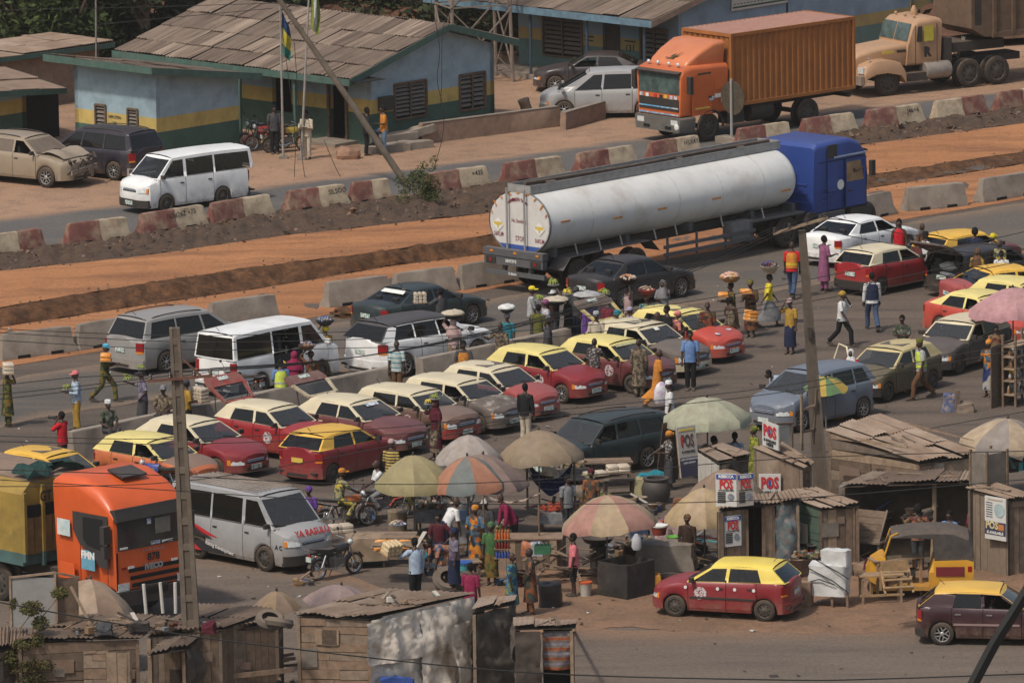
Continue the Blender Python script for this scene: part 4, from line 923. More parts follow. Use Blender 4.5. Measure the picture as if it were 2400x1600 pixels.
decal(R,14.0,-1.262,1.80,.17,WHITE,-1,'white_emblem')
for x,z,w_,h_ in((14.24,1.80,.02,1.6),(15.28,1.80,.02,1.6),(14.76,1.02,1.05,.02),(13.32,2.0,.02,2.1),(14.1,2.62,2.3,.025)):MB().box((x,-1.262,z),(w_,.012,h_)).build('panel_gap',SEAM,R)
MB().box((15.0,-1.2,.78),(1.0,.14,.36)).build('entry_step',blk,R);MB().box((13.6,-1.2,.75),(1.2,.12,.4)).build('side_skirt',GREYM,R);MB().box((15.45,0,.75),(.24,2.45,.5)).build('front_bumper',GREYM,R)
MB().box((15.38,0,2.78),(.22,2.3,.06),ry=.3).build('sun_visor',blk,R);MB().bar((15.2,-1.27,1.75),(15.25,-1.27,2.55),.03).build('window_post',BLUC,R)
for i in range(3):MB().tube([(12.7,-.3+.3*i,1.6),(12.3,-.3+.25*i,1.25),(12.0,-.2+.2*i,1.5)],.025,5).build('air_hose',REDP if i else BLACK,R)
for y in(-1.42,1.42):MB().box((15.4,y,2.2),(.18,.14,.5)).build('wing_mirror',BLACK,R)
R=empty('articulated_truck','bright orange tractor unit marked 878 with a yellow cargo trailer','truck')
iv=R;a=-47;p=G(272,1386,.95);e,nL=hd(a),hd(a+90);R.location=p-e*1.45+nL*1.23;R.location.z=0;R.rotation_euler=(0,0,rad(a))
axle(R,0,.51,1.02);axle(R,-3.4,.51,1.02,True)
MB().box((-1.6,0,.85),(6.2,.9,.26)).build('chassis_frame',CHASS,R)
shell([rrect(x,1.25*k,zb,zt,r_,6)for x,k,zb,zt,r_ in((-.92,.99,.92,3.58,.2),(-.75,1,.92,3.68,.26),(.1,1,.92,3.70,.32),(.75,1,.92,3.48,.34),(1.15,1.0,.92,3.18,.26),(1.32,.99,.92,2.98,.16),(1.40,.985,.92,2.84,.10),(1.45,.975,.94,1.92,.08))],'cab',IVO,R,38)
MB().box((1.38,0,2.86),(.20,2.42,.32),ry=-.2).build('sun_visor',blk,R)
pane(R,[(1.462,-1.14,1.96),(1.462,1.14,1.96),(1.425,1.12,2.72),(1.425,-1.12,2.72)],'windscreen',CABGL)
MB().poly([(1.20,-1.262,1.50),(.85,-1.262,1.50),(.60,-1.262,1.82),(.1,-1.262,2.0),(-.15,-1.262,2.35),(-.15,-1.262,2.82),(1.22,-1.262,2.84)]).build('door_glass_surround',blk,R)
pane(R,[(1.02,-1.268,1.92),(.42,-1.268,2.0),(.25,-1.268,2.15),(.25,-1.268,2.72),(1.05,-1.268,2.74)],'side_window',SEAM)
for s in(-1,1):
 m_=MB();m_.box((1.28,s*1.40,2.40),(.16,.22,.45));m_.box((1.28,s*1.40,1.95),(.14,.2,.3));m_.build('wing_mirror',blk,R)
 MB().box((1.43,s*.98,1.02),(.08,.36,.2)).build('headlight',LENS,R)
 MB().box((1.462,s*.72,1.50),(.012,.2,.06)).build('marker',WHITE,R);MB().box((1.462,s*.95,1.50),(.012,.16,.06)).build('marker',TAIL,R)
for i,(z,w_)in enumerate(((1.42,1.7),(1.22,1.6),(1.03,1.5))):MB().box((1.455,.05,z),(.03,w_,.10)).build('grille_slot',SEAM,R)
text('IVECO',.21,mk('badge_silver',(.4,.4,.4),metal=.5),R,(1.478,.02,1.44),(rad(90),0,rad(90)),bold=.012)
text('878',.27,BLACKP,R,(1.475,.02,1.68),(rad(90),0,rad(90)),bold=.008);text('STRALIS',.09,mk('badge_silver',(.4,.4,.4)),R,(1.47,.02,1.87),(rad(90),0,rad(90)),sx=2.4)
MB().box((.42,-1.256,1.62),(.52,.012,.50)).build('blue_sticker',mk('sticker_blue',(.13,.33,.45),var=.15),R);text('FMN',.26,WHITE,R,(.42,-1.267,1.74),(rad(90),0,0),bold=.012)
MB().box((-.52,-1.256,2.35),(.5,.012,.42)).build('notice_sticker',mk('sticker_pale',(.5,.6,.62),var=.12,spots=(10,[(.62,.62,.6),(.5,.6,.62),(.45,.58,.6)])),R)
MB().box((.42,-1.256,1.08),(.24,.014,.16)).build('door_handle',SEAM,R)
for x in(.12,1.18):MB().box((x,-1.253,1.75),(.012,.01,1.6)).build('door_seam',SEAM,R)
MB().box((-.42,-1.254,1.25),(.58,.01,.42)).build('locker_lid',IVO,R)
for y in(-.45,.35):MB().bar((1.475,y,1.99),(1.47,y+.55,2.06),.022).build('wiper',BLACK,R)
for y,z,w_,h2,m_ in((-.95,2.02,.25,.05,WHITE),(.1,2.03,.3,.08,STK),(.5,2.02,.35,.06,WHITE),(-.1,2.60,.12,.14,STK),(.35,2.45,.5,.4,mk('cab_curtain',(.20,.18,.15),var=.3))):MB().box((1.455+.006,y,z),(.02,w_,h2)).build('cab_paper',m_,R)
for s in(-1,1):MB().box((1.452,s*1.17,1.45),(.012,.05,.95)).build('corner_seam',SEAM,R)
h_=MB();h_.box((.42,.1,3.70),(.62,.8,.05),ry=.22);h_.build('roof_hatch',blk,R)
MB().box((1.40,0,.72),(.2,2.3,.36)).build('front_bumper',CHASS,R)
CY=mk('trailer_yellow',(.30,.20,.035),rough=.8,var=.25,scale=2,dust=.25,stain=.4,bands=[(1.42,(.05,.12,.12))]);CYW=mk('trailer_plank',(.20,.12,.04),rough=.9,var=.3,scale=3,stain=.5,dust=.2)
pw=G(140,1302,1.2)-R.location;M3=Matrix.Rotation(rad(47),3,'Z');q=M3@pw;fx=q.x
b=MB();b.loft([[V((x,y,z))for y,z in((-1.25,1.1),(-1.25,2.95),(-.95,3.25),(.95,3.25),(1.25,2.95),(1.25,1.1))]for x in(fx-.05,fx-9)]);b.build('cargo_body',CY,R)
for y in(-1.22,-.62,0,.62,1.22):MB().box((fx+.02,y,2.1),(.1,.09,2.1 if abs(y)<1 else 1.8)).build('post',CY,R)
for i in range(8):MB().box((fx+.0,-1.06+i*.302,1.86),(.05,.27,.95)).build('plank',CYW,R)
for y in(-.92,-.3,.92):MB().box((fx-.0,y,2.5),(.06,.46,.30)).build('open_gap',SEAM,R)
ld=MB()
for y in(.12,.46):ld.bar((fx+.1,y,1.3),(fx+.1,y,3.1),.035)
for i in range(7):ld.bar((fx+.1,.12,1.45+i*.26),(fx+.1,.46,1.45+i*.26),.03)
ld.build('ladder',CY,R)
text('00',.40,BLACKP,R,(fx+.08,1.0,2.88),(rad(90),0,rad(90)),bold=.012,sx=.75);text('GT',.36,BLACKP,R,(fx+.08,-.55,2.84),(rad(90),0,rad(90)),bold=.012,sx=.8)
MB().box((fx-4.5,0,3.27),(8.8,1.9,.05)).build('roof_sheet',mk('trailer_roof',(.22,.15,.11),var=.2,dust=.4),R)
tp=MB();rings=[]
for i in range(10):
 t=i/9;rings.append([V((fx-.35+.25*math.sin(j*1.3+i),lerp(-1.0,1.35,t),(3.28 if t<.75 else lerp(3.28,2.35,(t-.75)/.25))+.16*abs(math.sin(i*1.7))+.05*j))+V((.22*math.cos(j*PI/3),0,.12*math.sin(j*PI/3)))for j in range(6)])
tp.loft(rings).build('folded_tarpaulin',cloth('tarp_green',(.025,.055,.05),bump=.5,bscale=6),R,70)
axle(R,fx-5.5,.5,1.0,True);axle(R,fx-6.8,.5,1.0,True)
R=empty('tractor_unit','dusty tan bonneted truck tractor marked R with a tipper body behind','truck')
mkk=R;a=211;p=G(2086,227);e,nL=hd(a),hd(a+90);R.location=p-nL*1.22;R.location.z=0;R.rotation_euler=(0,0,rad(a))
axle(R,0,.54,1.03,w=.75);axle(R,-3.6,.54,1.05,True,w=.75);axle(R,-4.85,.54,1.05,True,w=.75)
MB().box((-2.6,0,.92),(7.4,.9,.26)).build('chassis_frame',CHASS,R)
shell([rrect(x,hy,zb,zt,.16)for x,hy,zb,zt in((-1.2,.86,1.0,1.86),(.2,.80,.95,1.76),(.95,.72,.85,1.62),(1.12,.66,.85,1.52))],'bonnet',MACK,R)
for s in(-1,1):
 MB().loft([[V((x,s*y,z))for y,z in((.6,zt-.25),(.65,zt),(1.15,zt-.04),(1.24,zt-.2),(1.24,zt-.5),(.7,zt-.5))]for x,zt in((-.72,.95),(-.5,1.25),(.1,1.38),(.6,1.36),(1.0,1.22),(1.08,1.05))]).build('wing',MACK,R,40)
 MB().box((1.08,s*.98,1.02),(.08,.34,.22)).build('headlight',LENS,R)
 for x in(.75,):MB().sphere((x,s*.98,1.42),(.06,.06,.05),8,5).build('horn_lamp',CHROME,R)
MB().box((1.14,0,1.18),(.06,1.1,.7)).build('grille',CHROME,R)
for i in range(7):MB().box((1.18,0,.88+i*.095),(.02,1.0,.035)).build('grille_slot',SEAM,R)
MB().box((1.18,0,.66),(.14,2.4,.32)).build('front_bumper',mk('chrome_bumper',(.42,.36,.32),rough=.3,metal=.6,dust=.35),R)
shell([rrect(x,hy,zb,zt,.2,5)for x,hy,zb,zt in((-2.45,1.02,1.0,2.66),(-2.2,1.05,1.0,2.74),(-1.45,1.03,1.0,2.70),(-1.2,1.0,1.0,2.55),(-.98,.97,1.0,1.9))],'cab',MACK,R)
pane(R,[(-.965,-.9,1.92),(-.965,-.03,1.92),(-1.18,-.03,2.54),(-1.18,-.88,2.54)],'windscreen',DAFGL);pane(R,[(-.965,.03,1.92),(-.965,.9,1.92),(-1.18,.88,2.54),(-1.18,.03,2.54)],'windscreen',DAFGL)
for s in(-1,1):
 pane(R,[(-1.3,s*1.045,1.88),(-1.55,s*1.058,1.88),(-1.55,s*1.058,2.45),(-1.38,s*1.05,2.45)],'side_window',CABGL)
 pane(R,[(-1.62,s*1.06,1.88),(-2.05,s*1.06,1.88),(-2.05,s*1.06,2.45),(-1.62,s*1.06,2.45)],'side_window',mk('yellow_blind',(.5,.42,.05),var=.15))
 for x in(-1.25,-2.2):MB().box((x,s*1.055,1.75),(.015,.02,1.5)).build('door_seam',SEAM,R)
 MB().lathe([(0,-.55),(.3,-.55),(.32,-.5),(.32,.5),(.3,.55),(0,.55)],14,(-2.2,s*.95,.78),'x').build('fuel_tank',mk('tank_alloy',(.32,.29,.26),rough=.5,metal=.4,dust=.5),R,40)
 MB().box((-1.2,s*1.0,.62),(1.0,.35,.3)).build('step_box',CHASS,R)
text('R',.48,BLACKP,R,(-1.75,1.085,1.48),(rad(90),0,rad(180)),bold=.03)
MB().box((-.15,.875,1.58),(.5,.02,.1)).build('yellow_strip',YELP,R);MB().box((-.75,.875,1.58),(.4,.02,.1)).build('grey_strip',CHASS,R)
for y in(-.6,0,.6):MB().sphere((-1.5,y,2.78),(.06,.07,.06),8,5).build('roof_marker',MACK,R)
MB().lathe([(.12,0),(.14,.15),(.05,.35),(.0,.36)],10,(-1.9,0,2.72)).build('roof_beacon',MACK,R,40)
MB().box((-2.75,0,1.45),(.35,1.9,.9)).build('headboard',CHASS,R)
MB().box((-4.2,0,1.50),(2.3,1.6,.35)).build('turntable_deck',CHASS,R)
for i in range(3):MB().tube([(-3.2,.3+.1*i,1.5),(-3.5,.5,1.05+.1*i),(-3.8,.3,1.4),(-3.9,.2+.1*i,1.8)],.022,5).build('air_hose',mk('hose_pale',(.3,.27,.2)),R)
DUMP=mk('dump_body',(.125,.075,.045),rough=.85,var=.22,dust=.35,stain=.3)
R2=empty('tipper_trailer','brown steel tipper body raised behind the tan tractor','trailer',R.location,a)
db=MB();db.loft([[V((x,y,z))for y,z in((-1.25,zb),(-1.25,3.7),(1.25,3.7),(1.25,zb))]for x,zb in((-3.6,2.2),(-4.2,1.85),(-11,1.7))]);db.build('body',DUMP,R2)
for i in range(8):MB().box((-4.6-i*.85,1.28,2.75),(.14,.1,1.75)).build('side_rib',DUMP,R2)
MB().box((-7.8,1.27,1.9),(6.6,.08,.2)).build('bottom_rail',DUMP,R2);MB().box((-3.9,1.0,2.9),(.3,.5,1.2)).build('ram_box',CHASS,R2)
for x in(-7.2,-7.3):MB().box((x,.9,.9),(.12,.12,1.8)).build('landing_leg',CHASS,R2)
axle(R2,-9.3,.52,1.0,True)
# ================================================================ blue buildings behind the far road
BB=46
PB=(.30,.41,.475);PY=(.52,.39,.13);PG=(.062,.125,.10)
PAINT=mk('police_paint',PB,rough=.9,var=.16,scale=1.6,bands=[(1.62,PY),(1.12,PG)],stain=.3,col2=None,dust=.15,spec=.15,bump=.15,bscale=12)
FASC=mk('green_fascia',(.045,.115,.098),rough=.85,var=.22,dust=.35,stain=.2)
SEAL=mk('bare_plaster',(.28,.20,.15),rough=.95,var=.2,stain=.3,dust=.2)
DARKIN=mk('room_shade',(.012,.012,.013),rough=.95,var=.2)  # near-black colour stands in for the shade of unlit interiors
def holes_wall(R,A,B,h0,h1,holes,mat,th=.2,name='wall'):
 """wall from local A to B (2D), top height h0 at A and h1 at B; holes = [(s0, s1, z0, z1)]"""
 A=V((A[0],A[1],0));B=V((B[0],B[1],0));L=(B-A).length;e=(B-A)/L;nrm=V((e.y,-e.x,0))
 m=MB();cuts=sorted({0,L,*[c for h in holes for c in h[:2]]})
 for s0,s1 in zip(cuts,cuts[1:]):
  segs=[(0,None)]
  for a,b,z0,z1 in holes:
   if a<=s0+1e-6 and b>=s1-1e-6:segs=[(0,z0),(z1,None)]
  for z0,z1 in segs:
   t0=z1 if z1 is not None else lerp(h0,h1,s0/L);t1=z1 if z1 is not None else lerp(h0,h1,s1/L)
   if t0-z0<.01:continue
   p,q=A+e*s0,A+e*s1
   m.prism([p+V((0,0,z0)),q+V((0,0,z0)),q+V((0,0,t1)),p+V((0,0,t0))],-nrm*th)
 return m.build(name,mat,R),A,e,nrm
def louvre(R,A,e,nrm,s0,s1,z0,z1,n=7,leaves=2,openleaf=None,fm=None):
 """window with tilted slats, set in a wall opening"""
 fm=fm or WOOD[3]
 w=bpy.data.objects.new('window',None);COL.objects.link(w);w.parent=R
 fr=MB();P=lambda s,z,o=.03:A+e*s+nrm*o+V((0,0,z))
 for a,b in((P(s0,z0),P(s1,z0)),(P(s0,z1),P(s1,z1)),(P(s0,z0),P(s0,z1)),(P(s1,z0),P(s1,z1))):fr.bar(a,b,.07)
 for k in range(1,leaves):s=lerp(s0,s1,k/leaves);fr.bar(P(s,z0),P(s,z1),.05)
 fr.build('frame',fm,w)
 sm=mk('louvre_glass',(.13,.115,.10),rough=.45,var=.25,dust=.35)
 for k in range(leaves):
  if openleaf==k:continue
  a,b=lerp(s0,s1,k/leaves)+.05,lerp(s0,s1,(k+1)/leaves)-.05
  for i in range(n):
   z=lerp(z0+.08,z1-.04,(i+.3)/n);d=(z1-z0)/n*.55;m=MB()
   m.add([P(a,z,.03),P(b,z,.03),P(b,z+d,-.04),P(a,z+d,-.04),P(a,z,.02),P(b,z,.02),P(b,z+d,-.05),P(a,z+d,-.05)],[(0,1,2,3),(7,6,5,4),(0,4,5,1),(3,2,6,7)]);m.build('slat',sm,w)
 MB().poly([P(s0,z0,-.15),P(s1,z0,-.15),P(s1,z1,-.15),P(s0,z1,-.15)]).build('room_shade_pane',DARKIN,w)  # black sheet painted as the unlit room behind the slats
 return w
def corr_sheet(P00,P10,P11,P01,pitch=.11,amp=.02,sag=0.0,nv=2,jag=0.0):
 """corrugated sheet; ridges run from edge P00-P10 to edge P01-P11"""
 P00,P10,P11,P01=map(V,(P00,P10,P11,P01));n=max(3,int((P10-P00).length/pitch))*2;nr=(P10-P00).cross(P01-P00).normalized()
 if nr.z<0:nr=-nr
 rows=[]
 for j in range(nv+1):
  v=j/nv;row=[]
  for i in range(n+1):
   u=i/n;v2=v
   if jag and j in(0,nv):v2=v+rnd(-jag,jag)*.5
   row.append(P00.lerp(P10,u).lerp(P01.lerp(P11,u),v2)+nr*(amp*(1 if i%2 else-1))-V((0,0,sag*math.sin(PI*v))))
  rows.append(row)
 m=MB();m.loft(rows,close=False,cap0=False,cap1=False);return m
def tin_roof(R,P00,P10,P11,P01,nu,nv,mats=None,pitch=.11,amp=.018,lift=.03,name='roof_sheet',over=.12,wild=1.0):
 """roof of overlapping corrugated sheets; u along the eave, v up the slope"""
 P00,P10,P11,P01=map(V,(P00,P10,P11,P01));nr=(P10-P00).cross(P01-P00).normalized();nr=-nr if nr.z<0 else nr
 S=lambda u,v:P00.lerp(P10,u).lerp(P01.lerp(P11,u),v)
 MB().poly([S(u,v)-nr*.03 for u,v in((.01,.01),(.99,.01),(.99,.99),(.01,.99))]).build('dark_underlay',BACKW,R)  # dark sheet added below so gaps between roof sheets look shaded
 for i in range(nu):
  off=rnd(-.03,.03)*wild
  for j in range(nv):
   u0,u1=(i+.012*wild*random.random())/nu,(i+1-.03*random.random())/nu;v0,v1=j/nv-(over/nv if j else 0)+off/nv,(j+1)/nv+off/nv*.5
   k=nr*(lift*(nv-j)/max(1,nv)*.4+(i%2)*amp*1.2+rnd(0,.012)*wild);t=rnd(-.03,.03)*wild;lf=lift*rnd(.6,2.2)
   m=corr_sheet(S(u0,v0)+k+nr*lf,S(u1,v0)+k+nr*(lf+t),S(u1,v1)+k+nr*t,S(u0,v1)+k,pitch,amp)
   o=m.build(name,random.choice(mats or TIN),R)
def brd(R,a,b,h,th,mat,name='fascia'):return MB().bar(a,b,th,h).build(name,mat,R)
R=empty('blue_block','small sky blue block with yellow and green bands and two narrow louvres','building',G(369,386),BB)
W1=4.0;W2=4.15
_,A,e,n_=holes_wall(R,(0,W2),(0,0),3.35,3.35,[(W2-(4.15-1.08)*1.0,W2-(4.15-1.08)+.52,1.0,1.85),(W2-1.42,W2-.92,1.0,1.85)],PAINT)
louvre(R,A,e,n_,W2-3.07,W2-2.55,1.0,1.85,5,1);louvre(R,A,e,n_,W2-1.42,W2-.92,1.0,1.85,6,1)
text('NPF.STEN',.15,BLACKP,R,(-.012,W2-2.05,1.47),(rad(90),0,rad(-90)),bold=.003);text('133',.15,BLACKP,R,(-.012,W2-2.02,1.27),(rad(90),0,rad(-90)),bold=.003)
holes_wall(R,(.003,.003),(W1,.003),3.35,2.75,[],PAINT);holes_wall(R,(W1,0),(W1,W2),2.75,2.75,[],PAINT);holes_wall(R,(W1,W2),(0,W2),2.75,3.35,[],PAINT)
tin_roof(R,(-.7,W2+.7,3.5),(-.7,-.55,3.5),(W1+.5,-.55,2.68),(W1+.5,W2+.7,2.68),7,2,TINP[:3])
brd(R,(-.72,W2+.8,3.42),(-.72,-.58,3.42),.24,.03,FASC);brd(R,(-.72,-.58,3.42),(W1+.6,-.58,2.62),.24,.03,FASC)
R=empty('police_station','long blue station house with patched tin roof and open veranda','building',G(872,342),BB)
bC=R;GX,GY=6.25,11.0;AP=3.5
gw=[(1.15,2.75,.78,2.05),(4.45,5.75,.72,2.0)]
_,A,e,n_=holes_wall(R,(0,0),(AP,0),2.8,3.75,gw[:1],PAINT);louvre(R,A,e,n_,*gw[0],8,2,openleaf=None)
holes_wall(R,(AP,0),(GX,0),3.75,2.95,[(gw[1][0]-AP,gw[1][1]-AP,gw[1][2],gw[1][3])],PAINT);louvre(R,V((AP,0,0)),V((1,0,0)),V((0,-1,0)),gw[1][0]-AP,gw[1][1]-AP,.72,2.0,7,2)
fh=[(GY-2.1,GY-1.2,0,2.05),(GY-5.0,GY-4.0,.8,2.0)]
holes_wall(R,(.003,GY),(.003,.003),2.8,2.8,fh,PAINT);holes_wall(R,(GX,0),(GX,GY),2.95,2.95,[],PAINT);holes_wall(R,(GX,GY),(0,GY),2.95,2.8,[],PAINT)
dr=MB();
for a,b in(((-.04,2.1,0),(-.04,2.1,2.05)),((-.04,1.2,0),(-.04,1.2,2.05)),((-.04,2.1,2.05),(-.04,1.2,2.05))):dr.bar(a,b,.1)
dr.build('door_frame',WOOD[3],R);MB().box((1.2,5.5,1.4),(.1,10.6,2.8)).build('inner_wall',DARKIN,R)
MB().box((-.55,1.5,.06),(1.2,1.6,.12)).build('door_step',CONC,R)
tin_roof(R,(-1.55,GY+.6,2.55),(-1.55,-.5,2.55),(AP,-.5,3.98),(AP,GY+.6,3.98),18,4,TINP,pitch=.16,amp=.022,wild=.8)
tin_roof(R,(GX+.8,-.5,2.98),(GX+.8,GY+.6,2.98),(AP,GY+.6,3.98),(AP,-.5,3.98),8,1,TIN)
for a,b in(((-1.57,GY+.62,2.46),(-1.57,-.52,2.46)),((-1.57,-.53,2.46),(AP,-.53,3.88)),((AP,-.53,3.88),(GX+.85,-.53,2.90))):brd(R,a,b,.24,.03,FASC)
for y in(2.4,5.2,8.0):MB().bar((-1.4,y,0),(-1.4,y,2.5),.1).build('veranda_post',FASC,R)
MB().box((.62,-.12,1.45),(.62,.2,.5)).build('meter_box',mk('meter_box',(.035,.032,.03),var=.2,dust=.2),R)
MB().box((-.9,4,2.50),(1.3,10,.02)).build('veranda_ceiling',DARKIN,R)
nb=empty('notice_board','dark notice board of white lettering leaning under the veranda','notice board',G(722,300),BB-90+12)
MB().box((0,0,1.45),(.95,.05,.95)).build('board',BLACKP,nb);
for x in(-.4,.4):MB().bar((x,.03,0),(x,.03,1.0),.05).build('leg',WOOD[3],nb)
for i in range(5):
 for j in range(5):MB().box((-.34+j*.17,-.028,1.8-i*.17),(.08+.06*((i*3+j*5)%4)/3,.008,.06)).build('faded_lettering',WHITE,nb)
R=empty('blue_annex','blue annex with dark doorway at the far left edge','building',G(64,335),BB)
_,A,e,n_=holes_wall(R,(-6,0),(0,0),2.35,1.9,[],PAINT);holes_wall(R,(0,0),(0,4),1.9,1.9,[],PAINT);holes_wall(R,(-6,4),(-6,0),2.3,2.3,[],PAINT)
MB().box((.9,2.0,.9),(1.7,3.6,1.8)).build('passage_shade',DARKIN,R)  # solid black block standing in for shade in the entrance
tin_roof(R,(-6.5,-.7,2.45),(1.3,-.7,1.85),(2.2,3.5,2.15),(-6.5,4.4,2.6),6,2,[TIN[4],TIN[2]])
brd(R,(-6.5,-.72,2.40),(1.3,-.72,1.78),.2,.03,FASC);brd(R,(1.3,-.72,1.78),(2.2,3.5,2.06),.2,.03,FASC)
R=empty('plaster_house','unpainted brown plaster house with rusty roof behind the annex','building',G(20,262),BB)
holes_wall(R,(-7,0),(4.6,0),2.1,2.0,[],SEAL);holes_wall(R,(4.6,0),(4.6,4),2.0,2.0,[],SEAL)
tin_roof(R,(-7,-.4,2.15),(5,-.4,2.0),(5,3.0,2.1),(-7,3.0,2.25),8,2,TIN);brd(R,(-7,-.42,2.08),(5,-.42,1.94),.18,.03,FASC)
BD=mk('office_paint',(.21,.30,.39),rough=.9,var=.15,scale=1.2,bands=[(1.62,(.36,.28,.12)),(1.18,(.11,.19,.18))],stain=.25,dust=.15,spec=.15)
R=empty('blue_office','blue office with pillared veranda and a white signboard on its gable','building',G(1592,206),BB)
DY=8.2
h=[(DY-6.9,DY-4.9,.65,2.15),(DY-3.85,DY-2.95,.05,2.2),(DY-1.9,DY-.55,.55,2.1)]
_,A,e,n_=holes_wall(R,(0,DY),(0,0),2.9,2.9,h,BD)
louvre(R,A,e,n_,*h[0],8,2);louvre(R,A,e,n_,*h[2],8,2)
MB().box((.15,3.4,1.12),(.05,.86,2.15)).build('door',mk('office_door',(.05,.04,.035),var=.2),R)
holes_wall(R,(.003,.003),(13.0,.003),3.9,3.9,[(1.8,4.2,1.75,2.05)],BD);MB().box((6,4,1.4),(.1,8,2.7)).build('inner_wall',DARKIN,R)
MB().box((-.9,DY/2,.1),(1.9,DY+1,.2)).build('veranda_floor',CONC,R)
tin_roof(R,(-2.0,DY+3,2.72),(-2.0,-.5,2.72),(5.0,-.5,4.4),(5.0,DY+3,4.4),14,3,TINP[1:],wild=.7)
brd(R,(-2.02,DY+3,2.62),(-2.02,-.52,2.62),.26,.03,mk('blue_fascia',(.10,.19,.26),var=.3,dust=.3));brd(R,(-2.02,-.53,2.62),(5,-.53,4.28),.24,.03,SEAL)
for y in(.1,3.0,5.9):MB().tube([(-1.75,y,0),(-1.75,y,2.62)],.055,8).build('pillar',mk('pillar_blue',(.04,.06,.09)),R)
text('131',.34,BLACKP,R,(-.012,2.45,1.25),(rad(90),0,rad(-90)),bold=.006)
for y_,z_,w_ in((2.45,1.52,.55),(4.55,1.52,.5),(4.55,1.38,.42)):MB().box((-.012,y_,z_),(.006,w_,.05)).build('faded_lettering',BLACKP,R)
sg=empty('signboard','white signboard with green and red lettering on the blue gable','sign',R.matrix_basis@V((4.4,-.06,3.02)),BB)
MB().box((0,0,0),(3.1,.04,.95)).build('board',mk('signboard_white',(.5,.49,.46),var=.08,dust=.15),sg)
GRT=mk('dark_green_print',(.03,.08,.05));MRT=mk('dark_red_print',(.28,.04,.04))
for t_,s_,z,m_ in(('ROAD ACCIDENT INFORMATION & RESCUE ORGANIZATION',.135,.33,GRT),('EMERGENCY RESCUE INFORMATION CONTROL CENTRE EIRICC',.12,.16,MRT),('EMERGENCY NUMBER 08152370284  08034446092',.10,-.08,MRT)):
 text(t_,s_,m_,sg,(.15 if z>.1 else 0,-.028,z),(rad(90),0,0),bold=.003,sx=.74)
for i in range(16):MB().box((-1.4+i*.187,-.024,-.24),(.1,.008,.03)).build('dash',GRT,sg)
MB().box((0,-.024,-.36),(3.0,.008,.06)).build('green_bar',GRT,sg);decal(sg,-1.33,-.024,.2,.14,GRT,-1,'round_emblem')
R=empty('blue_barrack','blue barrack block with striped curtains behind the tan tractor','building',bD_loc if False else(G(1592,206)+hd(BB)*14.2+hd(BB+90)*1.0),BB)
h=[(1.2,2.9,1.0,2.4),(6.2,8.6,.9,2.55)]
_,A,e,n_=holes_wall(R,(0,0),(18,0),3.8,3.8,h,BD);holes_wall(R,(0,5),(0,0),3.8,3.8,[],BD)
for s0,s1,z0,z1 in h:
 fr=MB()
 for a,b in(((s0,-.03,z0),(s1,-.03,z0)),((s0,-.03,z1),(s1,-.03,z1)),((s0,-.03,z0),(s0,-.03,z1)),((s1,-.03,z0),(s1,-.03,z1))):fr.bar(a,b,.1)
 w=fr.build('window_frame',FASC,R);MB().poly([(s0,.12,z0),(s1,.12,z0),(s1,.12,z1),(s0,.12,z1)]).build('room_shade_pane',DARKIN,w)
 for i in range(1,6):MB().bar((s0,.02,lerp(z0,z1,i/6)),(s1,.02,lerp(z0,z1,i/6)),.03).build('security_bar',BLACK,w)
cs=mk('striped_curtain',(.2,.2,.3),rough=.95,var=.1,stripes=(2,.42,[(.07,.08,.24),(.20,.12,.17),(.10,.15,.33),(.24,.2,.24)]))
MB().box((7.4,-.06,1.75),(2.5,.03,1.65)).build('curtain',cs,R)
MB().add([(1.1,-.08,2.45),(3.0,-.08,2.45),(2.8,-.1,2.1),(2.2,-.1,1.95),(1.5,-.1,2.15)],[(0,1,2,3,4)]).build('curtain',mk('check_curtain',(.4,.3,.35),spots=(12,[(.42,.36,.4),(.3,.12,.16),(.25,.22,.32)])),R)
tin_roof(R,(-.5,-.8,3.7),(18,-.8,3.7),(18,5,4.6),(-.5,5,4.6),10,2,TIN)
def stonewall(name,p,q,h,th,label,mat=SEAL):
 e=(q-p);R=empty(name,label,'wall',(p+q)/2,math.degrees(math.atan2(e.y,e.x)));L=e.length
 m=MB();m.loft([[V((x,y*(1+rnd(-.04,.04)),z+rnd(-.015,.015)))for y,z in((-th/2,-.02),(-th/2,h-.03),(-th/2+.03,h),(th/2-.03,h),(th/2,h-.03),(th/2,-.02))]for x in[-L/2+L*i/8 for i in range(9)]]);m.build('masonry',mat,R,40)
 MB().box((0,0,h+.01),(L*.985,th*1.08,.03)).build('coping',CONC,R);return R
WALLM=mk('yard_wall',(.27,.18,.13),rough=.95,var=.2,stain=.25,dust=.3)
stonewall('low_wall',G(985,338),G(1308,296),.72,.22,'low brown masonry wall in front of the station gable',WALLM)
stonewall('low_wall',G(1320,305),G(1414,278),.62,.22,'short broken wall piece in front of the silver minivan',WALLM)
def slab(x,y,L,deg,z,tilt,label):
 m=MB();m.loft([[V((a,b,c+rnd(-.03,.03)))for b,c in((-.22,0),(-.22,.26),(.22,.28),(.22,0))]for a in[-L/2+L*i/5 for i in range(6)]]);o=m.build('concrete_slab',CONC,None,40);o.location=G(x,y)+V((0,0,z));o.rotation_euler=(0,rad(tilt),rad(deg));tag(o,label,'slab','broken slabs by the station')
slab(925,345,1.7,30,.22,-3,'upper broken concrete slab under the raised feet by the station');slab(985,338,1.1,28,.34,-12,'tilted broken slab resting at the end of the low wall')
slab(905,356,1.7,24,0,0,'lower broken slab lying in front of the station steps');slab(975,348,1.2,30,0,0,'thick broken slab lying against the low wall end')
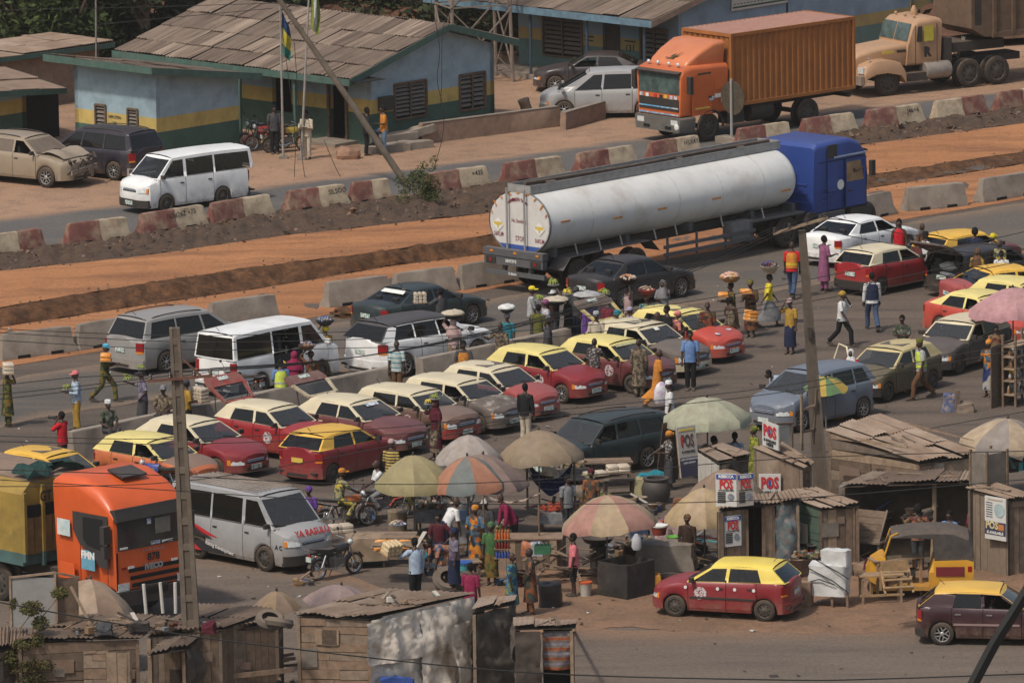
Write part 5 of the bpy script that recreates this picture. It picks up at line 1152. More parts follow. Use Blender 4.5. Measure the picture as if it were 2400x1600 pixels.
rk=MB();rk.sphere((0,0,.14),(.5,.36,.3),9,6);rk.v=[(p[0]+.12*mnoise.noise(V(p)*3),p[1]+.1*mnoise.noise(V(p)*3+V((5,0,0))),p[2]+.1*mnoise.noise(V(p)*3+V((0,9,0))))for p in rk.v]
o=rk.build('boulder',mk('boulder',(.26,.14,.09),var=.25,dust=.2,bump=.5),None,25);o.location=G(817,372);tag(o,'reddish brown boulder in front of the station doorway','boulder')
st_=MB();st_.lathe([(.22,0),(.2,.5),(.22,.7),(.01,.72)],9,(0,0,0));o=st_.build('tree_stump',WOOD[2],None,40);o.location=G(1240,275);o.rotation_euler=(.1,-.3,0);tag(o,'pale sawn stump leaning beside the station gable','stump')
def flag(x,y,ztop,label,cols,lean=0,fx=0,h=1.6):
 p=G(x,y);R=empty('flagpole',label,'flagpole',p,0)
 MB().tube([(0,0,0),(lean*.5,0,ztop/2),(lean,0,ztop)],[.045,.04,.03],8).build('pole',mk('pole_grey',(.28,.26,.24),var=.2),R,40)
 MB().box((0,0,.05),(.3,.3,.1)).build('base',CONC,R)
 m=MB();rows=[]
 for i in range(9):
  t=i/8;row=[]
  for j in range(7):
   u=j/6;row.append(V((lean*(1-.1*t)+.05+u*.32*(.55+.45*math.sin(2.2*t+.4)),.10*math.sin(u*7+t*3),ztop-.15-h*t-u*.5*(1-t*.4))))
  rows.append(row)
 m.loft(rows,close=False,cap0=False,cap1=False)
 m.m=[min(2,int((k%6)/2))if cols[3]else min(2,int((k//6)/2.7))for k in range(len(m.f))]
 m.build('flag',[cloth('flag%d_%d'%(x,i),c)for i,c in enumerate(cols[:3])],R,60)
flag(664,372,5.35,'flagpole with blue yellow and green police flag hanging limp',[(.02,.05,.12),(.40,.34,.05),(.03,.16,.13),0],0,0,1.5)
flag(706,375,6.3,'flagpole with green and white national flag hanging limp',[(.18,.22,.04),(.45,.47,.46),(.18,.22,.04),1],.42,0,1.5)
R=empty('television_aerial','thin aerial mast above the blue block roof','aerial',G(226,250),0)
MB().tube([(0,0,0),(.1,0,5.2)],.035,6).build('mast',mk('mast',(.2,.18,.16)),R)
MB().bar((-.25,0,5.15),(.5,.1,5.0),.03).build('boom',mk('mast',(.2,.18,.16)),R)
for i in range(5):MB().bar((-.2+i*.16,-.3+i*.03,5.14-i*.03),(-.2+i*.16,.3-i*.03,5.14-i*.03),.015).build('element',CHROME,R)
R=empty('lattice_tower','foot of a steel lattice tower behind the station roof','tower',G(1112,190),20)
LG=mk('tower_steel',(.20,.16,.13),rough=.7,var=.2,dust=.2)
cs4=[(-1.2,-.9),(1.2,-.9),(1.2,.9),(-1.2,.9)]
for x,y in cs4:MB().tube([(x,y,0),(x*.85,y*.85,9)],.07,6).build('leg',LG,R)
for k in range(4):
 (a,b),(c,d)=cs4[k],cs4[(k+1)%4]
 for z0 in(0.4,2.9,5.4):
  MB().bar((a,b,z0),(c,d,z0+2.4),.05).build('brace',LG,R);MB().bar((c,d,z0),(a,b,z0+2.4),.05).build('brace',LG,R);MB().bar((a,b,z0),(c,d,z0),.05).build('girt',LG,R)
R=empty('leaning_pole','tall wooden pole leaning over the far road with loose wires','utility pole',(0,0,0))
pb,pt=G(952,432),G(660,8,6.4)
dv=(pt-pb);pt=pb+dv
MB().tube([pb,pb.lerp(pt,.5)+V((.03,0,0)),pb+dv*1.08],[.12,.105,.085],10).build('shaft',mk('weathered_pole',(.175,.14,.105),rough=.95,var=.25,scale=3,dust=.15,bump=.3),R,40)
for t in(.86,.91,.96):q=pb+dv*t;MB().tube([q+V((-.15,0,.05)),q+V((.15,.05,.0))],.03,5).build('bracket',IRON,R)
R=empty('road_sign','round road sign seen from its dark brown back on a grey post','road sign',G(1715,337),BB-95)
MB().box((0,0,.1),(1.2,.5,.28)).build('concrete_base',CONC,R);MB().tube([(0,0,.2),(0,0,2.3)],.05,8).build('post',mk('sign_post',(.30,.29,.28),var=.1,dust=.2),R)
MB().lathe([(.60,.0),(.60,.03),(.01,.03)],32,(0,.06,1.62),'y',cap0=True).build('disc',mk('sign_back',(.075,.06,.04),rough=.8,var=.3,scale=9,stain=.3),R,40)
hill=MB();rows=[]
for j in range(14):
 Y=lerp(298,420,j/13);rows.append([V((x,Y+3*mnoise.noise(V((x*.1,j,0))),max(-.2,(Y-300)*.34+2.2*mnoise.noise(V((x*.08,Y*.08,1))))))for x in[-60+4*i for i in range(31)]])
hill.loft(rows,close=False,cap0=False,cap1=False);kind(hill.build('hill',ground_mat('hill_earth',(.16,.075,.05),(.10,.055,.038),(.03,.035,.018),.15,.5),smooth=60),'structure')
def leafball(m,c,r,n,s):
 for i in range(n):
  d=V((random.gauss(0,1),random.gauss(0,1),random.gauss(0,1))).normalized();p=c+V((d.x*r.x,d.y*r.y,d.z*r.z))*(random.random()**.35)
  u=V((rnd(-1,1),rnd(-1,1),rnd(-.6,.6))).normalized()*s*rnd(.6,1.4);w=u.cross(V((rnd(-1,1),rnd(-1,1),rnd(-1,1)))).normalized()*s*rnd(.4,.8)
  m.poly([p-u,p+w*.6,p+u,p-w*.6],random.randrange(3))
def tree_proto(kind_,cols,H,W,n,s):
 ms=[mk('leaf_%s_%d'%(kind_,i),c,rough=.8,var=.35,scale=1.5,spec=.2)for i,c in enumerate(cols)]
 cr=MB()
 for k in range(14):
  a=rnd(0,2*PI);rr=W*rnd(.1,.66);z=H*rnd(.10,.86)
  leafball(cr,V((rr*math.cos(a),rr*math.sin(a),z)),V((W*rnd(.22,.42),W*rnd(.22,.42),H*rnd(.1,.2))),n//14,s)
 tr=MB();tr.tube([(0,0,-.3),(.1,0,H*.3),(0,.1,H*.6)],[.2,.15,.08],7)
 for k in range(6):a=rnd(0,2*PI);tr.tube([(0,0,H*rnd(.2,.4)),(W*.3*math.cos(a),W*.3*math.sin(a),H*.55),(W*.55*math.cos(a),W*.55*math.sin(a),H*.75)],[.09,.06,.02],5)
 return cr.mesh('crown',ms),tr.mesh('trunk',WOOD[3],50)
DG=[(.016,.024,.011),(.026,.035,.015),(.036,.046,.020)];BG=[(.05,.04,.022),(.035,.04,.018),(.06,.05,.03)];LG_=[(.04,.06,.018),(.055,.075,.022),(.03,.045,.015)]
protos=[tree_proto('dark',DG,7.0,3.2,4200,.20),tree_proto('dry',BG,5.5,3.0,3400,.18),tree_proto('fresh',LG_,5.0,2.6,3400,.17)]
spots=[(40,175,2),(-30,140,1),(120,160,1),(165,190,2),(230,170,1),(290,150,0),(345,175,0),(420,150,0),(480,120,0),(560,95,0),(640,90,0),(700,80,0),(780,70,0),(850,70,0),(900,75,0),(960,75,0),(1020,90,1),(1085,110,0),(1160,120,0),(1230,128,1),(60,80,0),(200,70,0),(380,60,0),(560,40,0),(760,30,0),(960,20,0)]
for i,(x,y,k)in enumerate(spots):
 w=['dark green','dry brownish','fresh green'][k];nm=sum(1 for s in spots[:i]if s[2]==k)
 R=empty('tree','%s tree behind the blue roofs, %s of its kind from the front left'%(w,(ORD+['nineteenth','twentieth'])[nm]),'tree',G(x,y,0)*1.0,rnd(0,360),'trees behind the station')
 sc_=rnd(.85,1.2);R.scale=(sc_,sc_,sc_*rnd(.9,1.1));link('crown',protos[k][0],R);link('trunk',protos[k][1],R)
ug=MB()
for i in range(9000):
 x=rnd(-34,16);Y=297+24*random.random()**1.3;z=max(0,(Y-300)*.34)+rnd(0,1.5);p=V((x,Y,z));s=rnd(.12,.3);u=V((rnd(-1,1),rnd(-1,1),rnd(-.7,.7))).normalized()*s;w=u.cross(V((rnd(-1,1),rnd(-1,1),rnd(-1,1)))).normalized()*s*.6
 ug.poly([p-u,p+w,p+u,p-w],random.randrange(4))
kind(tag(ug.build('undergrowth',[mk('leaf_dark_0',DG[0]),mk('leaf_dark_2',DG[2]),mk('leaf_dry_0',BG[0]),mk('leaf_fresh_0',LG_[0])]),'tangled dark undergrowth on the slope behind the buildings','undergrowth'),'stuff')
R=empty('bush','leafy green bush growing at the foot of the leaning pole','bush',G(968,475,.3))
m=MB()
for k in range(16):leafball(m,V((rnd(-.75,.75),rnd(-.5,.5),rnd(.25,.95)+(.35 if k==3 else 0))),V((.3,.3,.26)),130,.055)
leafball(m,V((.72,0,1.35)),V((.16,.16,.3)),90,.05)
m.build('foliage',[mk('bush_leaf_%d'%i,c,rough=.8,var=.3,spec=.2)for i,c in enumerate([(.06,.075,.02),(.085,.10,.028),(.04,.05,.016)])],R)
for i in range(7):MB().tube([(0,0,-.3),(rnd(-.3,.3),0,.4),(rnd(-.8,.8),rnd(-.3,.3),rnd(.7,1.2))],[.02,.014,.006],5).build('stem',WOOD[3],R)
# ================================================================ people
CL={}
def C_(k):
 if k in CL:return CL[k]
 base=dict(white=(.60,.60,.59),cream=(.46,.40,.31),black=(.018,.018,.02),navy=(.022,.028,.06),blue=(.13,.22,.42),ltblue=(.34,.42,.52),red=(.48,.02,.03),orange=(.50,.20,.04),yellow=(.62,.50,.04),mustard=(.36,.22,.045),purple=(.12,.05,.24),lilac=(.34,.31,.42),pink=(.58,.17,.19),salmon=(.60,.23,.19),magenta=(.24,.025,.07),maroon=(.08,.018,.026),brown=(.13,.07,.038),dkbrown=(.045,.027,.022),grey=(.19,.19,.2),dkgrey=(.06,.06,.065),teal=(.03,.22,.28),green=(.06,.13,.05),olive=(.12,.12,.03),hivis=(.52,.62,.10),denim=(.055,.085,.15),plum=(.25,.09,.17),dusty=(.40,.28,.27),sky=(.10,.38,.55),ltgrey=(.36,.36,.36),jean=(.14,.21,.31))
 prints=dict(camo=(13,[(.05,.06,.04),(.10,.11,.08),(.16,.16,.13),(.035,.045,.04)]),ankara=(11,[(.14,.13,.03),(.07,.085,.03),(.17,.10,.03),(.04,.05,.03)]),ankblue=(12,[(.05,.15,.22),(.07,.22,.28),(.20,.22,.07),(.03,.08,.15)]),ankbrown=(9,[(.14,.065,.04),(.22,.085,.04),(.05,.06,.05),(.10,.05,.035)]),ankred=(8,[(.15,.045,.03),(.08,.06,.03),(.20,.09,.05),(.05,.03,.022)]),floral=(14,[(.45,.44,.46),(.2,.34,.44),(.42,.3,.34),(.5,.5,.5)]),dots=(26,[(.30,.28,.27),(.05,.045,.045),(.06,.05,.05)]),robe=(16,[(.16,.125,.085),(.07,.055,.042),(.21,.165,.115)]),plaid=(10,[(.15,.14,.18),(.21,.19,.22),(.10,.08,.14)]),zebra=(16,[(.48,.46,.44),(.04,.04,.045),(.45,.43,.42)]),ykent=(12,[(.42,.32,.05),(.28,.26,.16),(.10,.10,.07)]),colour=(10,[(.33,.13,.06),(.30,.20,.14),(.06,.10,.16),(.36,.17,.14)]),ygreen=(12,[(.20,.22,.035),(.30,.30,.05),(.11,.13,.03)]),orkent=(9,[(.50,.20,.03),(.05,.06,.07),(.07,.13,.19),(.42,.12,.03)]),bluekent=(6,[(.03,.04,.13),(.03,.04,.13),(.38,.36,.33),(.05,.06,.16)]),redkent=(12,[(.22,.1,.06),(.1,.03,.03),(.16,.12,.06)]))
 if k in base:m=cloth(k,base[k])
 elif k in prints:m=cloth(k,(.2,.2,.2),spots=prints[k])
 elif k=='stripe':m=cloth(k,(.3,.3,.3),stripes=(2,.14,[(.42,.48,.47),(.42,.48,.47),(.10,.22,.24),(.42,.48,.47)]))
 elif k=='ystripe':m=cloth(k,(.3,.3,.3),stripes=(2,.08,[(.5,.36,.1),(.06,.05,.04)]))
 CL[k]=m
 return m
HAIR=mk('black_hair',(.010,.009,.009),rough=.95,var=.3,scale=20,spec=.2)
SHOE=mk('shoe_dark',(.03,.026,.024),rough=.8,var=.2,dust=.4)
EYE=mk('eye_white',(.5,.48,.45),rough=.4)
ARM=dict(down=((.02,.05,-.29),(.08,.05,-.54)),fwd=((.05,.05,-.28),(.30,-.02,-.24)),up=((.06,.17,.20),(.02,-.07,.44)),hip=((-.06,.20,-.24),(.07,.03,-.42)),head=((.18,.10,-.16),(.10,-.07,.12)),out=((.14,.16,-.14),(.36,.20,-.06)),back=((-.12,.07,-.27),(-.26,.05,-.47)),shoulder=((.2,.1,-.06),(.12,-.02,.18)),swing=((.10,.05,-.27),(.26,.04,-.47)),lap=((.06,.08,-.27),(.28,-.06,-.36)),reach=((.22,.02,-.2),(.46,.0,-.32)),hang=((.06,.02,-.28),(.10,0,-.54)),cross=((.08,.06,-.27),(.24,-.2,-.22)))
PEOPLE=[]
def person(hx,hy,face,label,top='shirt',tc='white',bot='trousers',bc='navy',head='hair',hc=None,pose='stand',arms=('down','down'),h=1.72,skin=0,anchor='head',z0=0,sleeve='short',group=None,loc=None,vest=None,rz=None):
 k=h/1.72;pit=dict(bend=74,lean=34,sit=4,ride=10,walk=4).get(pose,1)
 hipz=dict(sit=.47,ride=.80,bend=.86).get(pose,.90)
 sp=V((math.sin(rad(pit)),0,math.cos(rad(pit))));pel=V((0,0,hipz));
 if pose=='bend':pel.x=-.15
 ch=pel+sp*.40;nb=pel+sp*.53;hdv=V((math.sin(rad(pit*.6)),0,math.cos(rad(pit*.6))));nk=nb+hdv*.06;hc_=nk+hdv*.115+V((.015,0,0))
 J={}
 for s,nm in((1,'L'),(-1,'R')):
  J['h'+nm]=pel+V((0,s*.09,-.04))
  if pose=='walk':f=.32*s;kn=V((f*.55+.10,s*.085,.48 if s>0 else .50));an=V((f-(.02 if s>0 else .08),s*.08,.08 if s>0 else .16));toe=an+V((.15,0,-.05 if s>0 else-.11))
  elif pose in('sit',):kn=pel+V((.42,s*.05,.02));kn.y=s*.13;an=V((.40,s*.12,.08));toe=an+V((.15,.02*s,-.05))
  elif pose=='ride':kn=pel+V((.36,s*.14,-.14));kn.y=s*.24;an=V((.18,s*.25,.36));toe=an+V((.15,.02*s,-.03))
  elif pose=='step' and s<0:kn=V((.34,s*.10,.78));an=V((.36,s*.10,.40));toe=an+V((.15,0,-.04))
  else:kn=V((.03,s*.085,.48));an=V((-.01 if s>0 else .02,s*.085,.08));toe=an+V((.15,.02*s,-.05))
  J['k'+nm],J['a'+nm],J['t'+nm]=kn,an,toe
  sh=pel+sp*.475+V((0,s*.175,0));J['s'+nm]=sh
  (ex,ey,ez),(wx,wy,wz)=ARM[arms[0 if s>0 else 1]]
  J['e'+nm]=sh+V((ex,s*ey,ez));J['w'+nm]=sh+V((wx,s*wy,wz))
 vs=[pel,pel+sp*.2,ch,nb,nk+hdv*.05];rr=[(.13,.115),(.125,.10),(.14,.11),(.062,.062),(.055,.055)];ed=[(0,1),(1,2),(2,3),(3,4)]
 for nm in 'LR':
  o=len(vs);vs+=[J['s'+nm],J['e'+nm],J['w'+nm]];rr+=[(.058,.058),(.042,.042),(.028,.028)];ed+=[(2,o),(o,o+1),(o+1,o+2)]
  o=len(vs);vs+=[J['h'+nm],J['k'+nm],J['a'+nm],J['t'+nm]];rr+=[(.088,.088),(.058,.058),(.040,.040),(.034,.030)];ed+=[(0,o),(o,o+1),(o+1,o+2),(o+2,o+3)]
 me=bpy.data.meshes.new('person');me.from_pydata([tuple(p)for p in vs],ed,[])
 ob=bpy.data.objects.new('person',me);COL.objects.link(ob)
 md=ob.modifiers.new('skin','SKIN');md.use_smooth_shade=True
 sv=me.skin_vertices[0].data
 for i,r in enumerate(rr):sv[i].radius=r;sv[i].use_root=(i==0)
 ob.modifiers.new('sub','SUBSURF').levels=1
 if loc is not None:pos=V(loc)
 elif anchor=='head':
  topz=(hc_.z+.135)*k+z0;g_=G(hx,hy,topz);off=Matrix.Rotation(rad(face),3,'Z')@V((hc_.x*k,0,0));pos=g_-off;pos.z=z0
 else:pos=G(hx,hy);pos.z=z0
 ob.location=pos;ob.rotation_euler=(0,0,rad(face));ob.scale=(k,k,k)
 tag(ob,label,'person',group)
 PEOPLE.append((ob,J,hc_,skin,hdv,nk))
 wob=random.random()*9
 def ell(c,a,b,d,n=12,fold=0.0):
  u=V((0,1,0));w=d.cross(u).normalized()*-1
  return[c+u*(a*math.cos(t)*(1+fold*math.sin(5*t+wob)))+w*(b*math.sin(t)*(1+fold*math.sin(4*t+wob*2)))for t in[2*PI*i/n for i in range(n)]]
 Z=V((0,0,1))
 def sleeves(m,frac,r0=.075,r1=.062):
  for nm in 'LR':
   a,b,c=J['s'+nm],J['e'+nm],J['w'+nm];inn=a.lerp(ch+sp*.05,.35)
   pts=[inn,a,a.lerp(b,.6 if frac<1 else 1.0)];rs=[r0,r0,r1]
   if frac>=1:pts.append(b.lerp(c,.85));rs.append(r1*.8)
   else:pts.append(a.lerp(b,.85));rs.append(r1*1.05)
   m.tube(pts,rs,8)
 wq=.165 if bot in('skirt',)else .16
 if bot in('trousers','shorts'):
  m=MB();m.loft([ell(pel+sp*.10,.155,.125,sp),ell(pel,.170,.135,sp),ell(pel-Z*.10,.165,.125,sp)])
  for nm in 'LR':
   a,b,c=J['h'+nm],J['k'+nm],J['a'+nm];e_=c+V((0,0,.02))if bot=='trousers' else b.lerp(c,.15)
   pts=[a+Z*.03,a.lerp(b,.5),b]+([b.lerp(c,.5),e_]if bot=='trousers' else[e_]);m.tube(pts,[.098,.09,.078]+([.072,.07]if bot=='trousers' else[.08]),9)
  m.build('trousers' if bot=='trousers' else 'shorts',C_(bc),ob,50)
 elif bot=='skirt':
  m=MB();mid=(J['kL']+J['kR'])/2;an=(J['aL']+J['aR'])/2;sx=abs(J['aL'].x-J['aR'].x)/2
  if pose=='sit':rs=[ell(pel+sp*.1,.16,.13,sp),ell(pel+V((.2,0,.02)),.20,.11,V((1,0,.2))),ell(mid,.22,.11,V((1,0,-.6))),ell(an+Z*.12,.2,.12,Z)]
  else:rs=[ell(pel+sp*.12,.155,.125,sp),ell(pel-Z*.06,.19,.15,Z),ell(V((mid.x,0,.48)),.19+.0*sx,.15+sx*.5,Z,fold=.05),ell(V((an.x,0,.22)),.20,.16+sx*.8,Z,fold=.08)]
  m.loft(rs);m.build('skirt',C_(bc),ob,60)
 m=MB()
 if top in('shirt','robe','long','vesttop'):
  low=[ell(pel-Z*.08*1,.185,.15,sp,fold=.03)]if pose not in('sit','ride','bend')else[ell(pel-sp*.02,.18,.15,sp)]
  if top=='robe':
   low=([ell(V(((J['aL'].x+J['aR'].x)/2,0,.34)),.21,.17+abs(J['aL'].x-J['aR'].x)*.35,Z,fold=.10),ell(V((0,0,.62)),.20,.165,Z,fold=.06)]if pose not in('sit','ride')else[ell((J['kL']+J['kR'])/2,.23,.11,V((1,0,-.5)))])+low
  m.loft(low+[ell(pel+sp*.18,.168,.13,sp,fold=.03),ell(pel+sp*.36,.185,.13,sp),ell(pel+sp*.46,.165,.105,sp),ell(pel+sp*.52,.09,.075,sp),ell(pel+sp*.545,.066,.062,sp)])
  if top!='vesttop':sleeves(m,1.0 if(sleeve=='long' or top=='long')else .6)
  m.build({'robe':'robe','vesttop':'vest_top'}.get(top,'shirt'),C_(tc),ob,60)
 elif top=='wrap':
  m.loft([ell(pel-Z*.1,.19,.15,sp),ell(pel+sp*.2,.17,.135,sp),ell(pel+sp*.38,.175,.13,sp)]);m.build('wrap_cloth',C_(tc),ob,60)
 if vest:
  m=MB();m.loft([ell(pel+sp*.02,.190,.155,sp),ell(pel+sp*.2,.18,.142,sp),ell(pel+sp*.40,.19,.138,sp),ell(pel+sp*.49,.15,.105,sp)],cap0=False,cap1=False);v=m.build('safety_vest',C_(vest),ob,60)
  m=MB();m.loft([ell(pel+sp*.12,.187,.152,sp),ell(pel+sp*.17,.186,.15,sp)],cap0=False,cap1=False);m.build('reflective_band',C_({'hivis':'ltgrey','navy':'navy'}.get(vest,'yellow')),v,60)
 c=hc_;hk=hc or{'cap':'dkgrey','fila':'olive','scarf':'ankred','hijab':'grey','kufi':'white'}.get(head)
 m=MB()
 if head in('hair','bighair'):
  g_=1.0 if head=='hair' else 1.28;q=MB();q.sphere(c+V((-.016,0,.028)),(.104*g_,.088*g_,.112*g_),10,7);lim=c.z-.015
  q.v=[(x if z>lim or x<c.x-.02 else c.x-.02,y,max(z,c.z-.06))for x,y,z in q.v];q.build('hair',HAIR,ob,60)
 elif head=='cap':
  m.loft([[c+V((.104*r*math.cos(t)-.004,.09*r*math.sin(t),z))for t in[2*PI*i/12 for i in range(12)]]for r,z in((1.02,.035),(1.03,.07),(.85,.115),(.45,.14),(.05,.145))])
  m.loft([[c+V((x,y,z))for y,z in((-w,.04),(-w*.6,.05),(0,.055),(w*.6,.05),(w,.04))]+[c+V((x,y,z-.012))for y,z in((w,.04),(w*.6,.05),(0,.055),(-w*.6,.05),(-w,.04))]for x,w in((.06,.085),(.13,.08),(.19,.05))]);m.build('cap',C_(hk),ob,50)
 elif head in('fila','kufi'):
  m.loft([[c+V((.10*r*math.cos(t)-.004,.088*r*math.sin(t),z))for t in[2*PI*i/12 for i in range(12)]]for r,z in((1.03,.045),(1.03,.13),(.8,.15),(.05,.155))]);m.build('skull_cap',C_(hk),ob,50)
 elif head=='scarf':
  m.sphere(c+V((-.02,0,.045)),(.118,.104,.105),12,7);m.sphere(c+V((-.12,0,.04)),(.06,.06,.05),8,5);m.build('headscarf',C_(hk),ob,60)
 elif head=='hijab':
  q=MB();q.sphere(c+V((-.018,0,.005)),(.122,.112,.142),12,8);q.v=[(min(x,c.x+.045)if z<c.z+.06 else x,y,z)for x,y,z in q.v]
  q.loft([ell(nk+V((-.01,0,.03)),.10,.10,Z),ell(nb-sp*.03,.17,.14,sp),ell(pel+sp*.42,.225,.165,sp,fold=.05),ell(pel+sp*.27,.235,.175,sp,fold=.07)]);q.build('hijab',C_(hk),ob,60)
 for nm in 'LR':
  a,t=J['a'+nm],J['t'+nm];q=MB();d=(t-a);d.z=0
  q.loft([[V((x,y+a.y,z))for y,z in((-w,b0),(-w,b1),(w,b1),(w,b0))]for x,w,b0,b1 in((a.x-.06,.035,a.z-.08,a.z-.01),(a.x+.06,.042,t.z-.03,a.z-.015),(t.x+.03,.044,t.z-.03,t.z+.028),(t.x+.075,.03,t.z-.03,t.z+.0))]);q.build('shoe',SHOE,ob,50)
 W_=lambda p:pos+Matrix.Rotation(rad(face),3,'Z')@(V(p)*k)
 return dict(o=ob,top=W_(hc_+V((0,0,.145))),L=W_(J['wL']),R=W_(J['wR']),back=W_(ch+V((-.2,0,0))),front=W_(ch+V((.28,0,-.1))),pos=pos,face=face)
def finish_people():
 """turn every skeleton into one continuous body surface and give it a face and hands"""
 dg=bpy.context.evaluated_depsgraph_get()
 for ob,J,c,skin,hdv,nk in PEOPLE:
  me=bpy.data.meshes.new_from_object(ob.evaluated_get(dg));m=MB()
  m.add([v.co[:]for v in me.vertices],[tuple(p.vertices)for p in me.polygons]);bpy.data.meshes.remove(me)
  q=MB();q.sphere((0,0,0),(1,1,1),12,9)
  def shape(p):
   x,y,z=p;X,Y,Zz=.098*x-.004,.076*y,.122*z
   if z<-.25:X+=.012 if x>0 else .02*(-z-.25);Y*=1-.28*(-z-.25)
   if x>.8 and-.25<z<.12:X+=.014
   if x>.6 and .12<z<.3 and abs(y)>.2:X-=.008
   return c+V((X,Y,Zz))
  m.add([shape(p)for p in q.v],q.f)
  m.add([c+V(d)for d in((.093,.012,-.035),(.093,-.012,-.035),(.122,0,-.03),(.094,0,.015))],[(0,1,2),(1,3,2),(3,0,2)])
  for s in(-1,1):
   m.sphere(c+V((-.005,s*.078,-.005)),(.018,.010,.030),6,4)
   m.sphere(c+V((.086,s*.030,.020)),(.010,.013,.007),6,4,1)
  m.box(c+V((.093,0,-.066)),(.012,.042,.012),2)
  for nm,s in(('L',1),('R',-1)):
   w,e=J['w'+nm],J['e'+nm];d=(w-e).normalized();u=d.cross(V((0,0,1)));u=V((0,1,0))if u.length<.2 else u.normalized();n_=d.cross(u)
   pc=w+d*.045;P=lambda a,b,f:w+d*a+u*b+n_*f
   m.loft([[P(a,b*ww,f*.013)for b,f in((-1,-1),(1,-1),(1,1),(-1,1))]for a,ww in((-.01,.022),(.03,.036),(.08,.038))])
   for i,(b,ln)in enumerate(((-.029,.06),(-.010,.075),(.010,.08),(.029,.068))):
    m.tube([P(.075,b,0),P(.075+ln*.55,b*1.05,.010),P(.075+ln*.92,b*1.05,.034)],[.010,.009,.006],5)
   m.tube([P(.02,s*-.034,0),P(.05,s*-.06,.012),P(.085,s*-.062,.028)],[.012,.010,.007],5)
  nm_=m.mesh('person',[SKIN[skin%4],EYE,mk('lips',(.09,.03,.025),rough=.5)],60)
  ob.modifiers.clear();ob.data=nm_
def tagged(mb,name,mat,label,cat,loc,deg=0,group=None,smooth=40):
 o=mb.build(name,mat,None,smooth);o.location=loc;o.rotation_euler=(0,0,rad(deg));return tag(o,label,cat,group)
BAN=[mk('banana_%d'%i,c,rough=.6,var=.2,scale=8)for i,c in enumerate([(.55,.42,.05),(.22,.26,.05)])]
def bananas(p,label,green=0,s=1.0,n=11):
 R=empty('banana_bunch',label,'bananas',p,rnd(0,360),'bananas for sale')
 for i in range(n):
  a=2*PI*i/n;r=rnd(.10,.17)*s;z=rnd(.0,.08)*s;m=MB()
  m.tube([(.02*math.cos(a),.02*math.sin(a),.10*s+z),(r*.7*math.cos(a),r*.7*math.sin(a),.09*s+z),(r*math.cos(a+.1),r*math.sin(a+.1),.02*s+z)],[.018*s,.028*s,.012*s],6)
  m.build('banana',BAN[green],R,60)
 MB().lathe([(.16*s,0),(.17*s,.02),(.01,.025)],12).build('tray',mk('tray_grey',(.25,.24,.22),var=.2),R)
 return R
LOAF=mk('bread_crust',(.50,.35,.18),rough=.8,var=.2,scale=9,col2=(.58,.47,.30),mix=.5,msc=6);WRAP=mk('orange_wrap',(.66,.24,.03),rough=.45,var=.2,scale=7,spec=.5,spots=(11,[(.66,.24,.03),(.68,.26,.04),(.70,.28,.05),(.62,.44,.25)]));CLEAR=mk('clear_wrap',(.50,.42,.32),rough=.35,var=.2,spec=.6)
def loaf_mesh():
 m=MB();m.loft([[V((x,y*k,z*k))for y,z in((-.055,0),(-.06,.05),(-.045,.085),(0,.10),(.045,.085),(.06,.05),(.055,0))]for x,k in((-.15,.86),(-.13,1),(0,1.02),(.13,1),(.15,.86))]);return m
LM={}
def bread(p,deg,label,nx=1,ny=4,nz=2,wrap=0,tilt=0,group='bread for sale'):
 R=empty('bread_stack',label,'bread',p,deg,group);R.rotation_euler.y=rad(tilt);mt=(LOAF,WRAP,CLEAR)[wrap]
 if mt.name not in LM:LM[mt.name]=loaf_mesh().mesh('loaf',mt,50)
 for i in range(nx):
  for j in range(ny):
   for k_ in range(nz):o=link('loaf',LM[mt.name],R,((i-(nx-1)/2)*.31,(j-(ny-1)/2)*.125,k_*.102+.0));o.rotation_euler=(0,0,rnd(-.06,.06))
 MB().box((0,0,-.012),(nx*.31+.04,ny*.125+.04,.02)).build('board',WOOD[0],R)
 return R
def basin(p,r,label,mat,fill=None,lump=.05,n=26,deg=0,h=.13,group='head loads'):
 R=empty('basin',label,'basin',p,deg,group)
 MB().lathe([(.55*r,0),(.9*r,h*.75),(1.06*r,h),(1.06*r,h+.012),(.9*r,h*.8),(.5*r,.02)],18).build('bowl',mat,R,40)
 if fill:
  m=MB()
  for i in range(n):
   a=rnd(0,2*PI);q=r*.85*math.sqrt(random.random());z=h+.10*(1-(q/r)**2)*r/.25
   m.box((q*math.cos(a),q*math.sin(a),z),(lump*rnd(.7,1.5),lump*rnd(.5,1),lump*rnd(.6,1.2)),rz=rnd(0,3),ry=rnd(-.6,.6),rx=rnd(-.6,.6))
  kind(m.build('goods',fill,R),'stuff')
 return R
def cloth_load(p,r,label,mat,deg=0,mat2=None):
 R=empty('covered_basin',label,'basin',p,deg,'head loads')
 MB().lathe([(.55*r,0),(.95*r,.10),(.97*r,.13)],16).build('bowl',mat2 or C_('dkgrey'),R,40)
 q=MB();q.sphere((0,0,.15),(r*1.08,r*.95,.11),16,8);q.v=[(x+.02*mnoise.noise(V((x*9,y*9,1))),y,z+.035*mnoise.noise(V((x*7,y*7,4))))for x,y,z in q.v];q.build('cover_cloth',mat,R,60)
 return R
SNACK=mk('snack_bags',(.4,.3,.2),rough=.5,var=.25,spots=(13,[(.5,.2,.1),(.45,.35,.22),(.12,.16,.30),(.55,.45,.3),(.3,.05,.05)]));DRINK=mk('bottles_mix',(.1,.1,.12),rough=.4,spots=(14,[(.03,.03,.04),(.06,.06,.2),(.35,.25,.12),(.2,.2,.24),(.12,.03,.06)]));PEAN=mk('pale_snacks',(.5,.38,.28),var=.3,scale=20)
P=person
PB_,PR='people by the police station','people on the near road'
